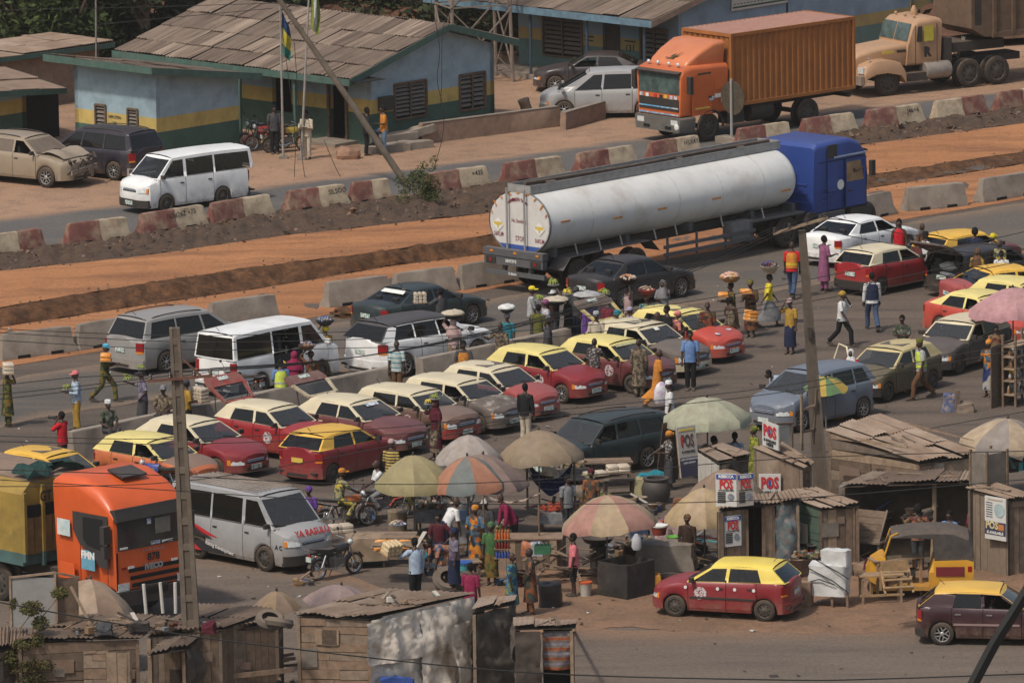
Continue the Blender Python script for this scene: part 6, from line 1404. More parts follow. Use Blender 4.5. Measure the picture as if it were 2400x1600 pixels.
P(860,251,20,'person in black uniform with one foot up on a slab by the station','shirt','black','trousers','black','hair',pose='step',arms=('head','hip'),h=1.72)
P(897,247,195,'person in brown shirt and blue jeans with a foot up by the station','shirt','orange','trousers','jean','hair',pose='step',arms=('fwd','down'))
P(717,258,250,'person in cream shirt and trousers standing below the notice board','shirt','cream','trousers','cream','hair',arms=('cross','cross'),sleeve='long')
P(642,246,270,'person in dark shirt standing behind the station motorcycles','shirt','dkgrey','trousers','black','hair')
a=P(17,860,15,'person in green print carrying bread at the left edge of the road','robe','ankara','trousers','ankara','cap','grey',arms=('down','shoulder'));bread(a['R']+V((-.1,-.1,.05)),10,'wrapped pale loaves on the shoulder of the vendor at the left edge',1,3,3,2)
a=P(176,868,200,'person in pink cap, pale blue shirt and dark wrap','long','ltblue','trousers','mustard','cap','pink',arms=('fwd','fwd'));bananas(a['front']+V((0,0,.0)),'green bananas held by the person in the pink cap',1,.9)
a=P(248,805,350,'person in yellow print striding with an orange bread pack','shirt','ankara','trousers','ankara','cap','sky',pose='walk',arms=('fwd','fwd'));bread(a['front']+V((-.25,-.12,.08)),0,'orange wrapped bread pack held by the striding vendor',1,3,2,1)
a=P(331,866,190,'person in purple check shirt holding green bananas out','shirt','plaid','skirt','dkgrey','cap','dkgrey',arms=('hip','out'));bananas(a['R']+V((0,0,.08)),'green bananas held out by the person in purple check',1,.9);bananas(a['top']+V((0,0,.0)),'green bananas on the head of the person in purple check',1,.8)
P(253,937,-60,'person in camouflage print and white cap sitting on the barrier','shirt','camo','trousers','dkgrey','kufi','white',pose='sit',arms=('lap','lap'),z0=.42)
P(382,902,-100,'person in grey cap and patterned shirt sitting beside the utility pole','shirt','robe','trousers','dkgrey','cap','grey',pose='sit',arms=('lap','lap'),z0=.42)
a=P(143,963,150,'person in red polo shirt holding up a camera','shirt','red','trousers','dkgrey','hair',arms=('head','head'));cm_=MB().box((0,0,.05),(.10,.15,.10));cm_.lathe([(.04,0),(.045,.16),(.05,.2)],10,(.05,0,.05),'x');o=cm_.build('camera_body',BLACK,None,40);o.location=a['L'].lerp(a['R'],.5)+hd(150)*.08;o.rotation_euler=(0,0,rad(150));tag(o,'black camera with long lens held by the person in red','camera')
a=P(437,888,20,'person in yellow top with stacked bread behind the utility pole','shirt','mustard','skirt','black','scarf','dkgrey',arms=('fwd','fwd'));bread(a['front']+V((.12,0,-.12)),40,'tall stack of pale bread beside the utility pole',1,4,4,2)
P(657,840,100,'person in lime reflective vest at the open van door','shirt','blue','trousers','dkgrey','hair',vest='hivis',arms=('fwd','fwd'))
a=P(690,822,70,'person in wine red headscarf at the open van door','robe','magenta','skirt','maroon','hijab','magenta',arms=('fwd','fwd'),h=1.62);bananas(a['L']+V((-.3,-.15,.1)),'yellow bananas held up by the open van door',0,.8)
a=P(728,822,110,'person in dark print dress with a head basin by the van door','shirt','ankred','skirt','ankara','scarf','dkbrown',arms=('up','fwd'),h=1.62);basin(a['top']+V((-.1,0,.02)),.25,'basket of small goods on the head by the van door',C_('brown'),SNACK)
a=P(762,763,130,'person behind the white van with a blue bundle on the head','shirt','mustard','skirt','ankara','scarf','yellow',arms=('up','down'),h=1.62);basin(a['top'],.27,'basin of blue drinks bottles above the white van',C_('dkgrey'),mk('blue_goods',(.1,.15,.3),spots=(14,[(.03,.06,.3),(.05,.05,.06),(.2,.25,.4),(.4,.36,.3)])),.07,34)
a=P(1031,674,130,'person in grey shirt offering bread at the dark green saloon','shirt','dkgrey','trousers','dkbrown','hair',arms=('out','fwd'));bread(a['L']+V((-.1,-.05,.0)),100,'pale loaves offered at the dark green saloon window',1,3,3,2)
a=P(1062,745,80,'person in pale pink hijab carrying a covered basin','shirt','dusty','skirt','robe','hijab','dusty',arms=('up','down'),h=1.64);cloth_load(a['top']-V((0,0,.02)),.33,'white covered basin above the pale pink hijab',C_('cream'))
P(929,796,250,'person in white and green striped shirt by the barrier','shirt','stripe','trousers','brown','bald',skin=1)
P(1086,797,260,'person in orange safety vest sitting behind the barrier','shirt','dkgrey','trousers','dkgrey','hair',vest='orange',pose='sit',z0=.45,arms=('lap','lap'))
P(1172,753,250,'person in brown patterned robe resting a hand on the barrier','robe','robe','trousers','robe','bald',arms=('down','out'),sleeve='long')
a=P(1188,733,260,'person in teal top and black shawl with a head tray','shirt','teal','skirt','dkgrey','scarf','grey',arms=('down','down'),h=1.62);cloth_load(a['top'],.25,'small white covered tray on the head beside the patterned robe',C_('white'))
a=P(1019,936,215,'person in long dark maroon veil carrying bananas','robe','maroon','skirt','robe','hijab','maroon',arms=('down','shoulder'),h=1.68);bananas(a['top'],'green bananas on the head above the maroon veil',1,.9);bananas(a['R']+V((0,0,.04)),'yellow bananas in the hand beside the maroon veil',0,.85)
P(917,1028,60,'person in yellow striped shirt and pink cap behind the olive umbrella','shirt','ystripe','trousers','dkgrey','cap','dusty')
P(609,1119,30,'person with short hair just above the silver van roof','shirt','dkbrown','trousers','black','bald',skin=1,h=1.66);P(636,1126,40,'person with black hair partly hidden by the silver van roof','shirt','black','trousers','black','hair',h=1.66);P(723,1139,250,'person in purple headscarf beyond the silver van bonnet','shirt','purple','skirt','dkgrey','scarf','purple',h=1.6)
CR='crowd of vendors behind the taxis'
a=P(1247,670,0,'person in yellow cap and pale grey shirt beside the tanker wheels','long','ltgrey','trousers','dkgrey','cap','yellow',arms=('fwd','fwd'),group=CR)
P(1280,701,20,'person in pale floral wrap beside the yellow cap','robe','floral','skirt','floral','scarf','plum',group=CR,h=1.6)
a=P(1297,678,230,'person in white cap with a bunch of bananas overhead','shirt','dkbrown','trousers','dkgrey','cap','white',group=CR,arms=('up','down'));bananas(a['top']+V((0,0,.12)),'green bananas above the white cap near the tanker',1,1.1);bananas(a['L']+V((-.5,0,-.4)),'green bananas left of the white cap near the tanker',1,1.0)
a=P(1330,690,200,'person in black with a cloth covered basin in front','robe','black','skirt','black','scarf','ltgrey',group=CR,arms=('fwd','fwd'),h=1.6);cloth_load(a['front']+V((-.12,-.2,.25)),.36,'cream cloth covered basin in the vendor crowd',C_('cream'));bananas(a['top'],'yellow bananas over the cream covered basin',0,1.0)
a=P(1376,703,260,'person in purple dress with a wide basin on the head','robe','purple','skirt','purple','scarf','navy',group=CR,arms=('up','up'),h=1.6);cloth_load(a['top'],.40,'wide pale cloth covered basin over the purple dress',C_('ltgrey'),20)
a=P(1417,690,250,'person in salmon pink hijab and gown','robe','salmon','skirt','salmon','hijab','salmon',group=CR,h=1.66);bananas(a['top'],'green bananas on the salmon pink hijab',1,1.0)
P(1429,699,80,'person in bright red shirt and grey cap seen from behind','shirt','red','trousers','dkgrey','cap','ltgrey',group=CR)
P(1397,730,260,'person in white shirt and grey skull cap among the taxis','shirt','cream','trousers','dkgrey','kufi','ltgrey',group=CR,h=1.7)
a=P(1471,668,200,'person in beige with a tray of snacks overhead','robe','dusty','skirt','brown','scarf','black',group=CR,arms=('up','down'),h=1.66);basin(a['top']+V((0,0,.04)),.30,'tray heaped with red and white snacks by the black saloon',C_('dkbrown'),mk('red_white_snack',(.5,.3,.25),spots=(16,[(.5,.2,.1),(.55,.5,.45),(.45,.3,.2)])),.06,40)
a=P(1515,690,250,'person in blue print with a red bowl on the head','shirt','ankblue','skirt','ankblue','scarf','ankred',group=CR,h=1.6,arms=('down','fwd'));basin(a['top'],.26,'red bowl of pale nuts beside the black saloon',mk('red_bowl',(.30,.045,.035),rough=.5),PEAN)
a=P(1553,656,240,'person in grey veil and pale cap near the black saloon wheel','robe','grey','skirt','dkgrey','hijab','grey',group=CR,arms=('shoulder','cross'),h=1.66)
P(1476,719,200,'person in lilac cap low behind the cream roofed taxi','shirt','lilac','trousers','dkgrey','cap','lilac',group=CR,h=1.5)
P(1285,742,0,'person in dark olive shirt beside the raised yellow tailgate','shirt','dkgrey','trousers','olive','bald',group=CR,skin=3)
P(1393,791,60,'person in black and white print leaning on the wine taxi','shirt','dots','trousers','dkgrey','bald',arms=('down','reach'),skin=3)
P(1497,792,70,'person in long brown patterned robe walking between taxis','robe','robe','trousers','robe','bald',sleeve='long',skin=1)
P(1617,773,265,'person in bright blue shirt and dark trousers facing the viewer','shirt','blue','trousers','black','hair',h=1.76)
a=P(1545,817,10,'person in orange tunic carrying a white plastic bag','robe','orange','trousers','orange','bald',pose='walk',h=1.74)
bg=MB();bg.loft([[V((.24*k_*math.cos(t),.15*k_*math.sin(t),z))for t in[2*PI*i/10 for i in range(10)]]for k_,z in((.8,0),(1,.1),(.95,.4),(.6,.55),(.2,.62))]);tagged(bg,'plastic_bag',mk('white_bag',(.58,.53,.58),rough=.4,var=.15,spots=(7,[(.6,.58,.6),(.6,.58,.6),(.5,.4,.5)])),'big white and lilac plastic bag hanging by the orange tunic','bag',a['R']+V((-.05,-.08,-.62)),20)
P(1567,892,190,'person in white and red football shirt with white cap','shirt','white','trousers','dkgrey','kufi','white',h=1.7)
P(1231,897,60,'person in black shirt and cream trousers beside the red bonnet','long','black','trousers','cream','hair')
P(1541,729,30,'person in yellow print shirt leaning into the red taxi','shirt','ykent','trousers','dkgrey','bald',pose='lean',arms=('fwd','fwd'))
P(1562,715,210,'person in black shirt standing at the red taxi door','shirt','black','trousers','black','hair');P(1590,728,30,'person in salmon wrap bending at the red taxi window','shirt','salmon','skirt','ankred','scarf','salmon',pose='lean',h=1.6)
P(1658,706,260,'person in dark print shirt behind the red taxi bonnet','shirt','ankred','trousers','dkgrey','bald',h=1.7,skin=1)
a=P(1712,661,200,'person balancing a wide golden basin of snacks','robe','ankara','skirt','ankara','hair',arms=('fwd','fwd'),h=1.62);basin(a['top'],.33,'golden basin heaped with pink and gold snack packets',mk('brass_bowl',(.35,.22,.08),rough=.4,metal=.3),mk('gold_snacks',(.5,.35,.2),rough=.5,spots=(13,[(.55,.25,.2),(.5,.35,.15),(.6,.45,.38),(.45,.2,.1)])),.08,60);bread(a['front']+V((0,-.1,.12)),0,'orange wrapped bread held under the golden basin',1,3,1,1)
a=P(1713,694,60,'person in brown print wrap seen from behind near the red taxi','wrap','robe','skirt','ankred','hair',arms=('fwd','down'),h=1.62);bread(a['R']+V((.35,0,.12)),30,'two orange and white bread packs beside the brown wrap',1,3,3,1,tilt=12)
a=P(1758,655,250,'tall person in long red and green print dress with bread','robe','ankred','skirt','ankred','scarf','ankara',arms=('fwd','fwd'),h=1.74);bread(a['front']+V((-.05,-.05,.2)),10,'orange bread packs held against the long print dress',1,3,1,1)
a=P(1804,641,10,'person in yellow shirt and grey skirt with a basket on the head','shirt','yellow','skirt','grey','hair',pose='walk',arms=('swing','back'),h=1.64);basin(a['top'],.28,'deep basket of dark bottles on the yellow shirted person',mk('basket',(.40,.32,.24),var=.2),DRINK,.07,40,h=.22)
P(1856,565,80,'person in red shirt and yellow safety vest walking away','shirt','red','trousers','denim','bald',vest='orange',pose='walk',skin=1,h=1.76)
P(1932,551,30,'person in purple kaftan and trousers with one arm on the taxi','robe','plum','trousers','plum','hair',arms=('out','fwd'),h=1.76)
P(2107,512,260,'person in red basketball vest standing by the white saloon','vesttop','red','trousers','dkgrey','hair',h=1.78)
P(2161,522,130,'person in brown kaftan behind the red and cream taxi','robe','brown','trousers','brown','bald',sleeve='long',skin=1)
P(2169,542,200,'person in white T-shirt and dark cap beside the raised black tailgate','shirt','white','trousers','dkgrey','cap','black')
P(2285,534,80,'person with bushy hair and navy shirt at the yellow taxi','shirt','navy','trousers','dkgrey','bighair',arms=('fwd','fwd'));P(2326,547,200,'person in yellow headscarf and white top near the right edge','shirt','white','skirt','ykent','scarf','yellow',h=1.64)
P(2343,561,220,'person in olive print at the right edge of the crowd','shirt','ykent','trousers','dkgrey','bald');P(2347,586,80,'person in plain white shirt seen from behind at the right edge','shirt','white','trousers','black','hair',h=1.66)
P(2290,582,240,'person in ochre veil beside the black estate car window','robe','mustard','skirt','brown','hijab','brown',h=1.62)
P(2043,637,100,'person in navy sleeveless jacket and jeans walking away','long','white','trousers','denim','hair',pose='walk',vest='navy',h=1.78)
P(1976,682,330,'person in white blouse and black trousers with mustard headscarf','shirt','white','trousers','black','scarf','mustard',pose='walk',h=1.68,arms=('head','swing'))
a=P(1851,699,240,'person in yellow polo shirt and navy skirt raising one hand','shirt','mustard','skirt','navy','cap','dusty',arms=('down','shoulder'),h=1.66)
P(2114,737,250,'person in dark print shirt sitting beyond the olive taxi','shirt','camo','trousers','dkgrey','hair',pose='sit',z0=.2,arms=('cross','cross'))
P(1994,818,250,'person in white hijab and red blouse by the open olive door','shirt','red','skirt','dkgrey','hijab','white',h=1.58)
P(1800,866,200,'person in pale blue shirt bending beyond the people carrier','shirt','ltblue','trousers','denim','hair',pose='bend')
P(2155,794,200,'person in reflective waistcoat and green cap striding past the olive taxi','shirt','ltgrey','trousers','brown','fila','olive',pose='walk',vest='hivis',h=1.76)
P(2317,795,240,'person in orange headwrap and blue patterned skirt','shirt','orkent','skirt','bluekent','scarf','orange',h=1.66,arms=('fwd','fwd'));P(2371,814,120,'person in grey veil, yellow top and black and white skirt','shirt','yellow','skirt','zebra','hijab','ltgrey',h=1.56)
P(2334,761,270,'person in brown top standing in the kiosk under the pink umbrella','shirt','redkent','skirt','dkgrey','hair',h=1.62)
P(1567,1009,195,'person in orange headwrap beside the tall POS board','shirt','dots','skirt','dkgrey','scarf','orange',arms=('fwd','reach'),h=1.62)
P(1674,1020,20,'person with short black hair sitting under the green umbrella','shirt','dkbrown','trousers','dkgrey','hair',pose='sit');P(1722,1011,80,'person in pale blue shirt sitting with back turned under the green umbrella','shirt','ltblue','trousers','dkgrey','hair',pose='sit')
P(1766,998,200,'person in yellow-green print dress standing by the POS kiosk','robe','ygreen','skirt','ygreen','scarf','ygreen',h=1.66)
P(2151,1182,90,'person in dark embroidered shirt inside the open shop','shirt','redkent','trousers','dkgrey','bighair',arms=('out','hip'));P(2287,1177,250,'person in magenta dress standing by the poster kiosk','robe','magenta','skirt','maroon','hair',h=1.64)
P(1342,1248,185,'person in bright pink top and black shorts by the fryer','shirt','pink','shorts','black','hair',h=1.64,arms=('down','down'),skin=1)
P(1200,1293,340,'person in blue print outfit talking in front of the stalls','robe','ankblue','trousers','ankblue','bald',arms=('fwd','down'),h=1.66);P(1240,1282,190,'person in brown print kaftan beside the black rubbish bag','robe','ankbrown','trousers','ankbrown','bald',arms=('fwd','fwd'),h=1.72,skin=1)
a=P(971,1258,120,'person in pale blue shirt carrying a slanted tray of loaves','long','ltblue','trousers','black','hair',arms=('out','down'),h=1.74);bread(a['L']+V((-.10,-.22,.05)),130,'slanted tray of twelve small loaves on the pale blue shoulder',1,4,3,0,tilt=-20)
P(1103,1317,60,'person in magenta shirt walking behind the front shacks','shirt','magenta','trousers','black','hair',h=1.7)
P(1005,1262,215,'person in colourful wrapper bending over a wash basin','shirt','colour','skirt','colour','hair',pose='bend',arms=('hang','hang'),h=1.62)
P(1027,1200,250,'person in dark maroon shirt sitting behind the bread table','shirt','maroon','trousers','navy','hair',pose='sit',arms=('hip','lap'),z0=.1)
P(1113,1182,250,'person in orange print standing below the orange striped umbrella','robe','orkent','trousers','ankred','scarf','orange',arms=('fwd','fwd'))
P(1070,1164,30,'person in white shirt bending below the striped umbrella','shirt','white','trousers','navy','bald',pose='lean');P(1172,1155,200,'person in wine shirt leaning beside the drinks crates','long','magenta','trousers','black','bald',pose='lean')
P(1137,1168,240,'person in white cap behind the orange print outfit','shirt','dkgrey','trousers','dkgrey','cap','white')
P(652,1592,120,'person in purple top at the bottom edge among the timber','shirt','purple','skirt','dkgrey','hair',h=1.2)
# ================================================================ motorcycles, tricycle
def RY(x,y,Y):
 d=CM@V(((x-1200)/F_PX,(800-y)/F_PX,-1.0));t=Y/d.y
 return V((d.x*t,Y,CAM_H+d.z*t))
def spoke_wheel(R,x,r):
 t=MB();t.lathe([(r*.80,-.04),(r*.93,-.045),(r,0),(r*.93,.045),(r*.80,.04)],20,(0,0,0),'y',cap0=False,cap1=False);w=t.build('wheel',RUBBER,R,40);w.location=(x,0,r)
 q=MB();q.lathe([(r*.80,-.03),(r*.72,-.02),(r*.72,.02),(r*.80,.03)],20,(0,0,0),'y',cap0=False,cap1=False);q.lathe([(.001,-.06),(.06,-.06),(.06,.06),(.001,.06)],8,(0,0,0),'y')
 for i in range(12):a=2*PI*i/12;q.bar((.05*math.cos(a),.03*(-1)**i,.05*math.sin(a)),(r*.75*math.cos(a+.2),0,r*.75*math.sin(a+.2)),.009)
 q.build('rim',CHROME,w)
def moto(px,py,deg,label,col,seatc=BLACK,loc=None,lean=0):
 R=empty('motorcycle',label,'motorcycle',loc if loc is not None else G(px,py),deg);R.rotation_euler.x=rad(lean)
 for x in(.62,-.62):spoke_wheel(R,x,.29)
 f=MB();f.tube([(.42,0,.82),(.1,0,.62),(-.3,0,.60),(-.62,0,.29)],.022,6);f.tube([(.42,0,.80),(.15,0,.32),(-.2,0,.28),(-.3,0,.6)],.022,6);f.tube([(-.3,0,.6),(-.85,0,.74)],.02,6);f.build('frame',BLACK,R,50)
 for s in(-1,1):
  MB().tube([(.40,s*.07,.86),(.62,s*.07,.29)],[.022,.018],6).build('fork',CHROME,R);MB().tube([(-.45,s*.13,.66),(-.60,s*.12,.32)],.026,6).build('shock_absorber',CHROME,R)
  MB().tube([(.30,s*.33,1.02),(.36,s*.08,.98)],.014,5).build('handlebar',CHROME,R);mr=MB();mr.tube([(.33,s*.25,1.02),(.38,s*.32,1.18)],.007,4);mr.sphere((.38,s*.34,1.2),(.015,.06,.045),8,5);mr.build('mirror',BLACK,R)
  MB().sphere((-.8,s*.14,.68),(.03,.03,.03),6,5).build('turn_signal',AMBER,R)
 e=MB();e.box((.05,0,.40),(.34,.24,.24));e.lathe([(.07,-.1),(.08,0),(.07,.12)],10,(.12,0,.52),'z');e.build('engine',mk('engine_alloy',(.14,.14,.14),rough=.5,metal=.4,dust=.4),R,40)
 MB().loft([[V((x,y*k,z))for y,z in((-.12,.68),(-.13,.78),(-.07,.86),(.07,.86),(.13,.78),(.12,.68))]for x,k in((.40,.55),(.28,1),(.05,1),(-.06,.7))]).build('fuel_tank',col,R,45)
 MB().loft([[V((x,y,z+dz))for y,dz in((-w,0),(-w,.07),(w,.07),(w,0))]for x,w,z in((-.04,.09,.74),(-.3,.13,.72),(-.6,.13,.77),(-.82,.1,.80))]).build('saddle',seatc,R,45)
 MB().tube([(.15,-.12,.34),(-.1,-.16,.27),(-.75,-.17,.36)],[.02,.025,.035],7).build('exhaust',CHROME,R,40)
 for x,z0 in((.62,.29),(-.62,.29)):MB().loft([[V((x+.33*math.cos(t),y,z0+.33*math.sin(t)))for y in(-.06,0,.06)]for t in[rad(a)for a in(20,60,100,140,165)]],close=False,cap0=False,cap1=False).build('mudguard',col,R,50)
 h=MB();h.sphere((.50,0,.88),(.07,.09,.09),10,6);h.build('headlight',LENS,R,50);MB().box((-.93,0,.60),(.02,.2,.13)).build('number_plate',PLATE,R);MB().box((-.9,0,.70),(.05,.12,.06)).build('tail_light',TAIL,R)
 MB().bar((-.75,0,.82),(-1.0,0,.84),.24,.02).build('luggage_rack',CHROME,R);MB().tube([(.0,.1,.3),(-.05,.22,.02)],.012,5).build('kick_stand',IRON,R)
 return R
RT=paint('moto_red',(.35,.03,.03),.2);BT=paint('moto_blue',(.03,.07,.3),.2);OT=paint('moto_orange',(.5,.13,.03),.2);KT=paint('moto_black',(.02,.02,.022),.2)
moto(788,1352,42,'black motorcycle parked in the lane beside the bread table',KT)
m2=moto(812,1236,25,'motorcycle with orange tank under the rider in floral print',OT)
m3=moto(895,1215,28,'dark motorcycle under the rider in white shirt',KT)
moto(990,1212,200,'motorcycle parked under the olive umbrella with silver wheel',RT);moto(1042,1190,205,'motorcycle half hidden behind the orange striped umbrella',KT)
moto(372,1160,150,'blue motorcycle with green bananas behind the orange tractor',BT);bananas(G(348,1118,.95),'big green banana stem across the blue motorcycle',1,1.5,14)
moto(560,940,140,'black motorcycle leaning at the barrier behind the raised red tailgate',KT);moto(1862,1338,120,'blue motorcycle parked behind the maroon and yellow taxi',BT)
moto(628,352,205,'red motorcycle parked on the station veranda',RT);moto(672,356,20,'dark motorcycle with yellow panel by the station flagpole',paint('moto_yellow',(.4,.28,.03),.3));moto(608,345,215,'black motorcycle in the shade at the veranda edge',KT)
moto(1290,1130,130,'motorcycle with pale fairing behind the blue striped cloth',paint('moto_pale',(.3,.4,.42),.3))
P(0,0,25,'person in yellow floral print riding a motorcycle with orange tank','shirt','ykent','trousers','ykent','cap','orange',pose='ride',arms=('reach','reach'),loc=m2.location+hd(25)*-.22,z0=0)
P(0,0,200,'person in white shirt and grey trousers sitting on a motorcycle','shirt','white','trousers','grey','bald',pose='ride',arms=('reach','lap'),loc=m3.location,z0=0)
R=empty('tricycle','yellow tricycle taxi with dark grey canvas hood behind the wooden benches','tricycle',G(2160,1392),178);KY=paint('keke_yellow',(.60,.30,.025),.15)
CAN=cloth('hood_canvas',(.06,.058,.058),dust=.3)
for x,y in((1.18,0),(-.78,.55),(-.78,-.55)):
 t=MB();t.lathe([(.13,-.05),(.2,-.055),(.215,0),(.2,.055),(.13,.05)],16,ax='y',cap0=False,cap1=False);w=t.build('wheel',RUBBER,R,40);w.location=(x,y,.215)
 MB().lathe([(.14,-.05),(.1,-.03),(.01,-.035),(.01,.035),(.1,.03),(.14,.05)],12,ax='y').build('rim',mk('rim_gold',(.5,.36,.05),metal=.3),w)
MB().loft([[V((x,y,z))for y,z in((-w,z0),(-w,z1),(w,z1),(w,z0))]for x,w,z0,z1 in((1.42,.16,.55,.75),(1.3,.38,.42,.95),(1.05,.52,.3,1.08),(.92,.56,.24,1.08))]).build('front_cowl',KY,R,30)
MB().box((.15,0,.27),(1.7,1.16,.10)).build('floor',KY,R)
MB().loft([[V((x,y,z))for y,z in((-.62,z0),(-.64,.7),(-.62,z1),(.62,z1),(.64,.7),(.62,z0))]for x,z0,z1 in((-.18,.24,.55),(-.3,.26,.98),(-1.15,.34,1.0),(-1.32,.42,.95))]).build('rear_body',KY,R,30)
for s in(-1,1):
 MB().box((-.72,s*.645,.72),(.72,.02,.24)).build('maroon_panel',mk('keke_maroon',(.16,.015,.02)),R);MB().box((1.0,s*.545,.42),(.3,.02,.14)).build('maroon_panel',mk('keke_maroon',(.16,.015,.02)),R)
 MB().tube([(.98,s*.52,1.02),(.78,s*.5,1.62),(.6,s*.5,1.7)],.025,6).build('windscreen_post',KY,R)
 MB().box((-1.22,s*.6,.78),(.1,.1,.14)).build('tail_light',TAIL,R)
MB().poly([(1.0,-.5,1.06),(1.0,.5,1.06),(.80,.48,1.6),(.80,-.48,1.6)]).build('windscreen',WSCR,R)
MB().loft([[V((x,y,z))for y,z in((-.56,zs),(-.56,zt-.12),(-.42,zt),(.42,zt),(.56,zt-.12),(.56,zs))]for x,zs,zt in((.78,1.58,1.70),(.3,1.58,1.78),(-.3,1.55,1.80),(-.32,1.0,1.80),(-.8,.98,1.78),(-1.2,.97,1.62),(-1.3,.96,1.45))],cap0=False).build('canvas_hood',CAN,R,30)
MB().box((-.55,0,.62),(.5,1.1,.14)).build('passenger_seat',SEATM,R);MB().box((-.8,0,.95),(.12,1.1,.6)).build('seat_back',SEATM,R);MB().box((.35,0,.6),(.36,.45,.12)).build('driver_seat',SEATM,R);MB().tube([(.8,-.3,.95),(.85,0,.9),(.8,.3,.95)],.018,5).build('handlebar',IRON,R)
# ================================================================ umbrellas
def umbrella(ax,ay,halfw,cols,label,H=2.35,drop=.62,n=8,val=.16,tilt=(0,0),spin=0,pole=True,sagk=.05):
 ap=G(ax,ay,H);r=halfw/pxm(ap);R=empty('umbrella',label,'umbrella',V((ap.x,ap.y,0)),spin);zc=H
 T_=Matrix.Translation((0,0,zc))@Matrix.Rotation(rad(tilt[0]),4,'X')@Matrix.Rotation(rad(tilt[1]),4,'Y')@Matrix.Translation((0,0,-zc))
 random.seed(int(ax));tilt=(tilt[0]+rnd(-5,5),tilt[1]+rnd(-5,5));jit=[rnd(-.03,.03)for _ in range(n)];T_=Matrix.Translation((0,0,zc))@Matrix.Rotation(rad(tilt[0]),4,'X')@Matrix.Rotation(rad(tilt[1]),4,'Y')@Matrix.Translation((0,0,-zc))
 def pt(a,t,k):rr=r*t*(1-.06*k*t*t)*(1+t*.8*mnoise.noise(V((math.cos(a)*2,math.sin(a)*2,ax)))*.12);return V((rr*math.cos(a),rr*math.sin(a),zc-drop*(t**1.75)-sagk*(.6+jit[int(a/(2*PI)*n)%n]*20)*k*t+.05*t*mnoise.noise(V((math.cos(a)*3*t,math.sin(a)*3*t,ax+5)))))
 for i in range(n):
  a0,a1=2*PI*i/n,2*PI*(i+1)/n;m=MB();rows=[]
  for t in(.02,.3,.55,.78,1.0):rows.append([pt(lerp(a0,a1,u),t,4*u*(1-u))for u in(0,.25,.5,.75,1)])
  if val:rows.append([p+V((p.x*.02,p.y*.02,-val+(.02 if j in(0,4)else rnd(-.02,.02))))for j,p in enumerate(rows[-1])])
  m.loft(rows,close=False,cap0=False,cap1=False);m.xf(T_);m.build('canopy_panel',cols[i%len(cols)],R,70)
  MB().tube([T_@(pt(a0,.03,0)-V((0,0,.03))),T_@(pt(a0,.55,0)-V((0,0,.03))),T_@(pt(a0,.99,0)-V((0,0,.02)))],.010,4).build('rib',IRON,R)
 MB().lathe([(.03,0),(.035,.05),(.012,.09),(.001,.1)],8,(0,0,zc)).xf(T_).build('finial',IRON,R)
 if pole:MB().tube([(0,0,0),T_@V((0,0,zc))],.022,6).build('pole',mk('umbrella_pole',(.16,.14,.13),var=.2),R)
 return R
def UC(k,c,**kw):return cloth('umb_'+k,c,dust=.4,var=.2,scale=4,stain=.22,bscale=5,**kw)
umbrella(968,1066,93,[UC('olive',(.28,.25,.13))],'olive yellow umbrella over the motorcycles',drop=.72)
umbrella(1095,1068,92,[UC('rust',(.34,.145,.09)),UC('slate',(.12,.155,.16))],'orange and slate striped umbrella over the food stall',drop=.72,spin=10)
umbrella(1132,1064,112,[UC('mauve',(.20,.145,.135))],'dusty mauve umbrella just behind the orange striped one',H=2.3,drop=.7,val=.1)
umbrella(1098,1018,77,[UC('pale',(.34,.31,.29))],'pale grey umbrella at the back of the food stalls',drop=.6)
umbrella(1262,1007,102,[UC('taupe',(.24,.185,.125)),UC('taupe2',(.225,.18,.13))],'brown umbrella in front of the dark green estate car',drop=.68)
umbrella(1657,931,102,[UC('mint',(.34,.36,.27))],'pale green umbrella with scalloped edge in the open park',drop=.50,val=.22)
umbrella(1421,1159,116,[UC('rose',(.36,.185,.155)),UC('sand',(.38,.29,.19))],'pink and sand striped umbrella above the fryer',drop=.72,spin=22,val=.15)
umbrella(1650,1142,95,[UC('straw',(.38,.285,.16)),UC('sand',(.38,.29,.19))],'sagging straw coloured umbrella left of the POS boards',drop=.74,H=2.1)
umbrella(1700,1098,86,[UC('mud',(.21,.15,.11))],'mud brown umbrella behind the POS boards',drop=.6,H=2.2,val=.05)
umbrella(2362,980,108,[UC('sand2',(.42,.33,.23)),UC('ash',(.25,.23,.215))],'sand and grey umbrella at the right edge above the big tin roof',drop=.62,H=2.2)
umbrella(2374,674,106,[UC('pink',(.47,.25,.28))],'large faded pink umbrella over the kiosk at the right edge',drop=.56,val=.24)
umbrella(1935,884,52,[UC('ugreen',(.05,.17,.07)),UC('ugold',(.42,.30,.05))],'small green and yellow umbrella below the people carrier',H=1.5,drop=.3,val=0,tilt=(18,0),n=8)
umbrella(212,1356,112,[UC('dustb',(.28,.195,.14)),UC('dustb2',(.33,.255,.19))],'dusty brown umbrella below the orange tractor',drop=.85,H=2.3,spin=15)
umbrella(800,1370,88,[UC('lilac',(.26,.195,.2))],'faded lilac umbrella behind the plank kiosk',drop=.40,H=2.2,val=.05);umbrella(648,1384,58,[UC('mud',(.21,.15,.11)),UC('ochre',(.24,.17,.10))],'small brown umbrella behind the low tin roofs',drop=.42,H=2.1,val=0)
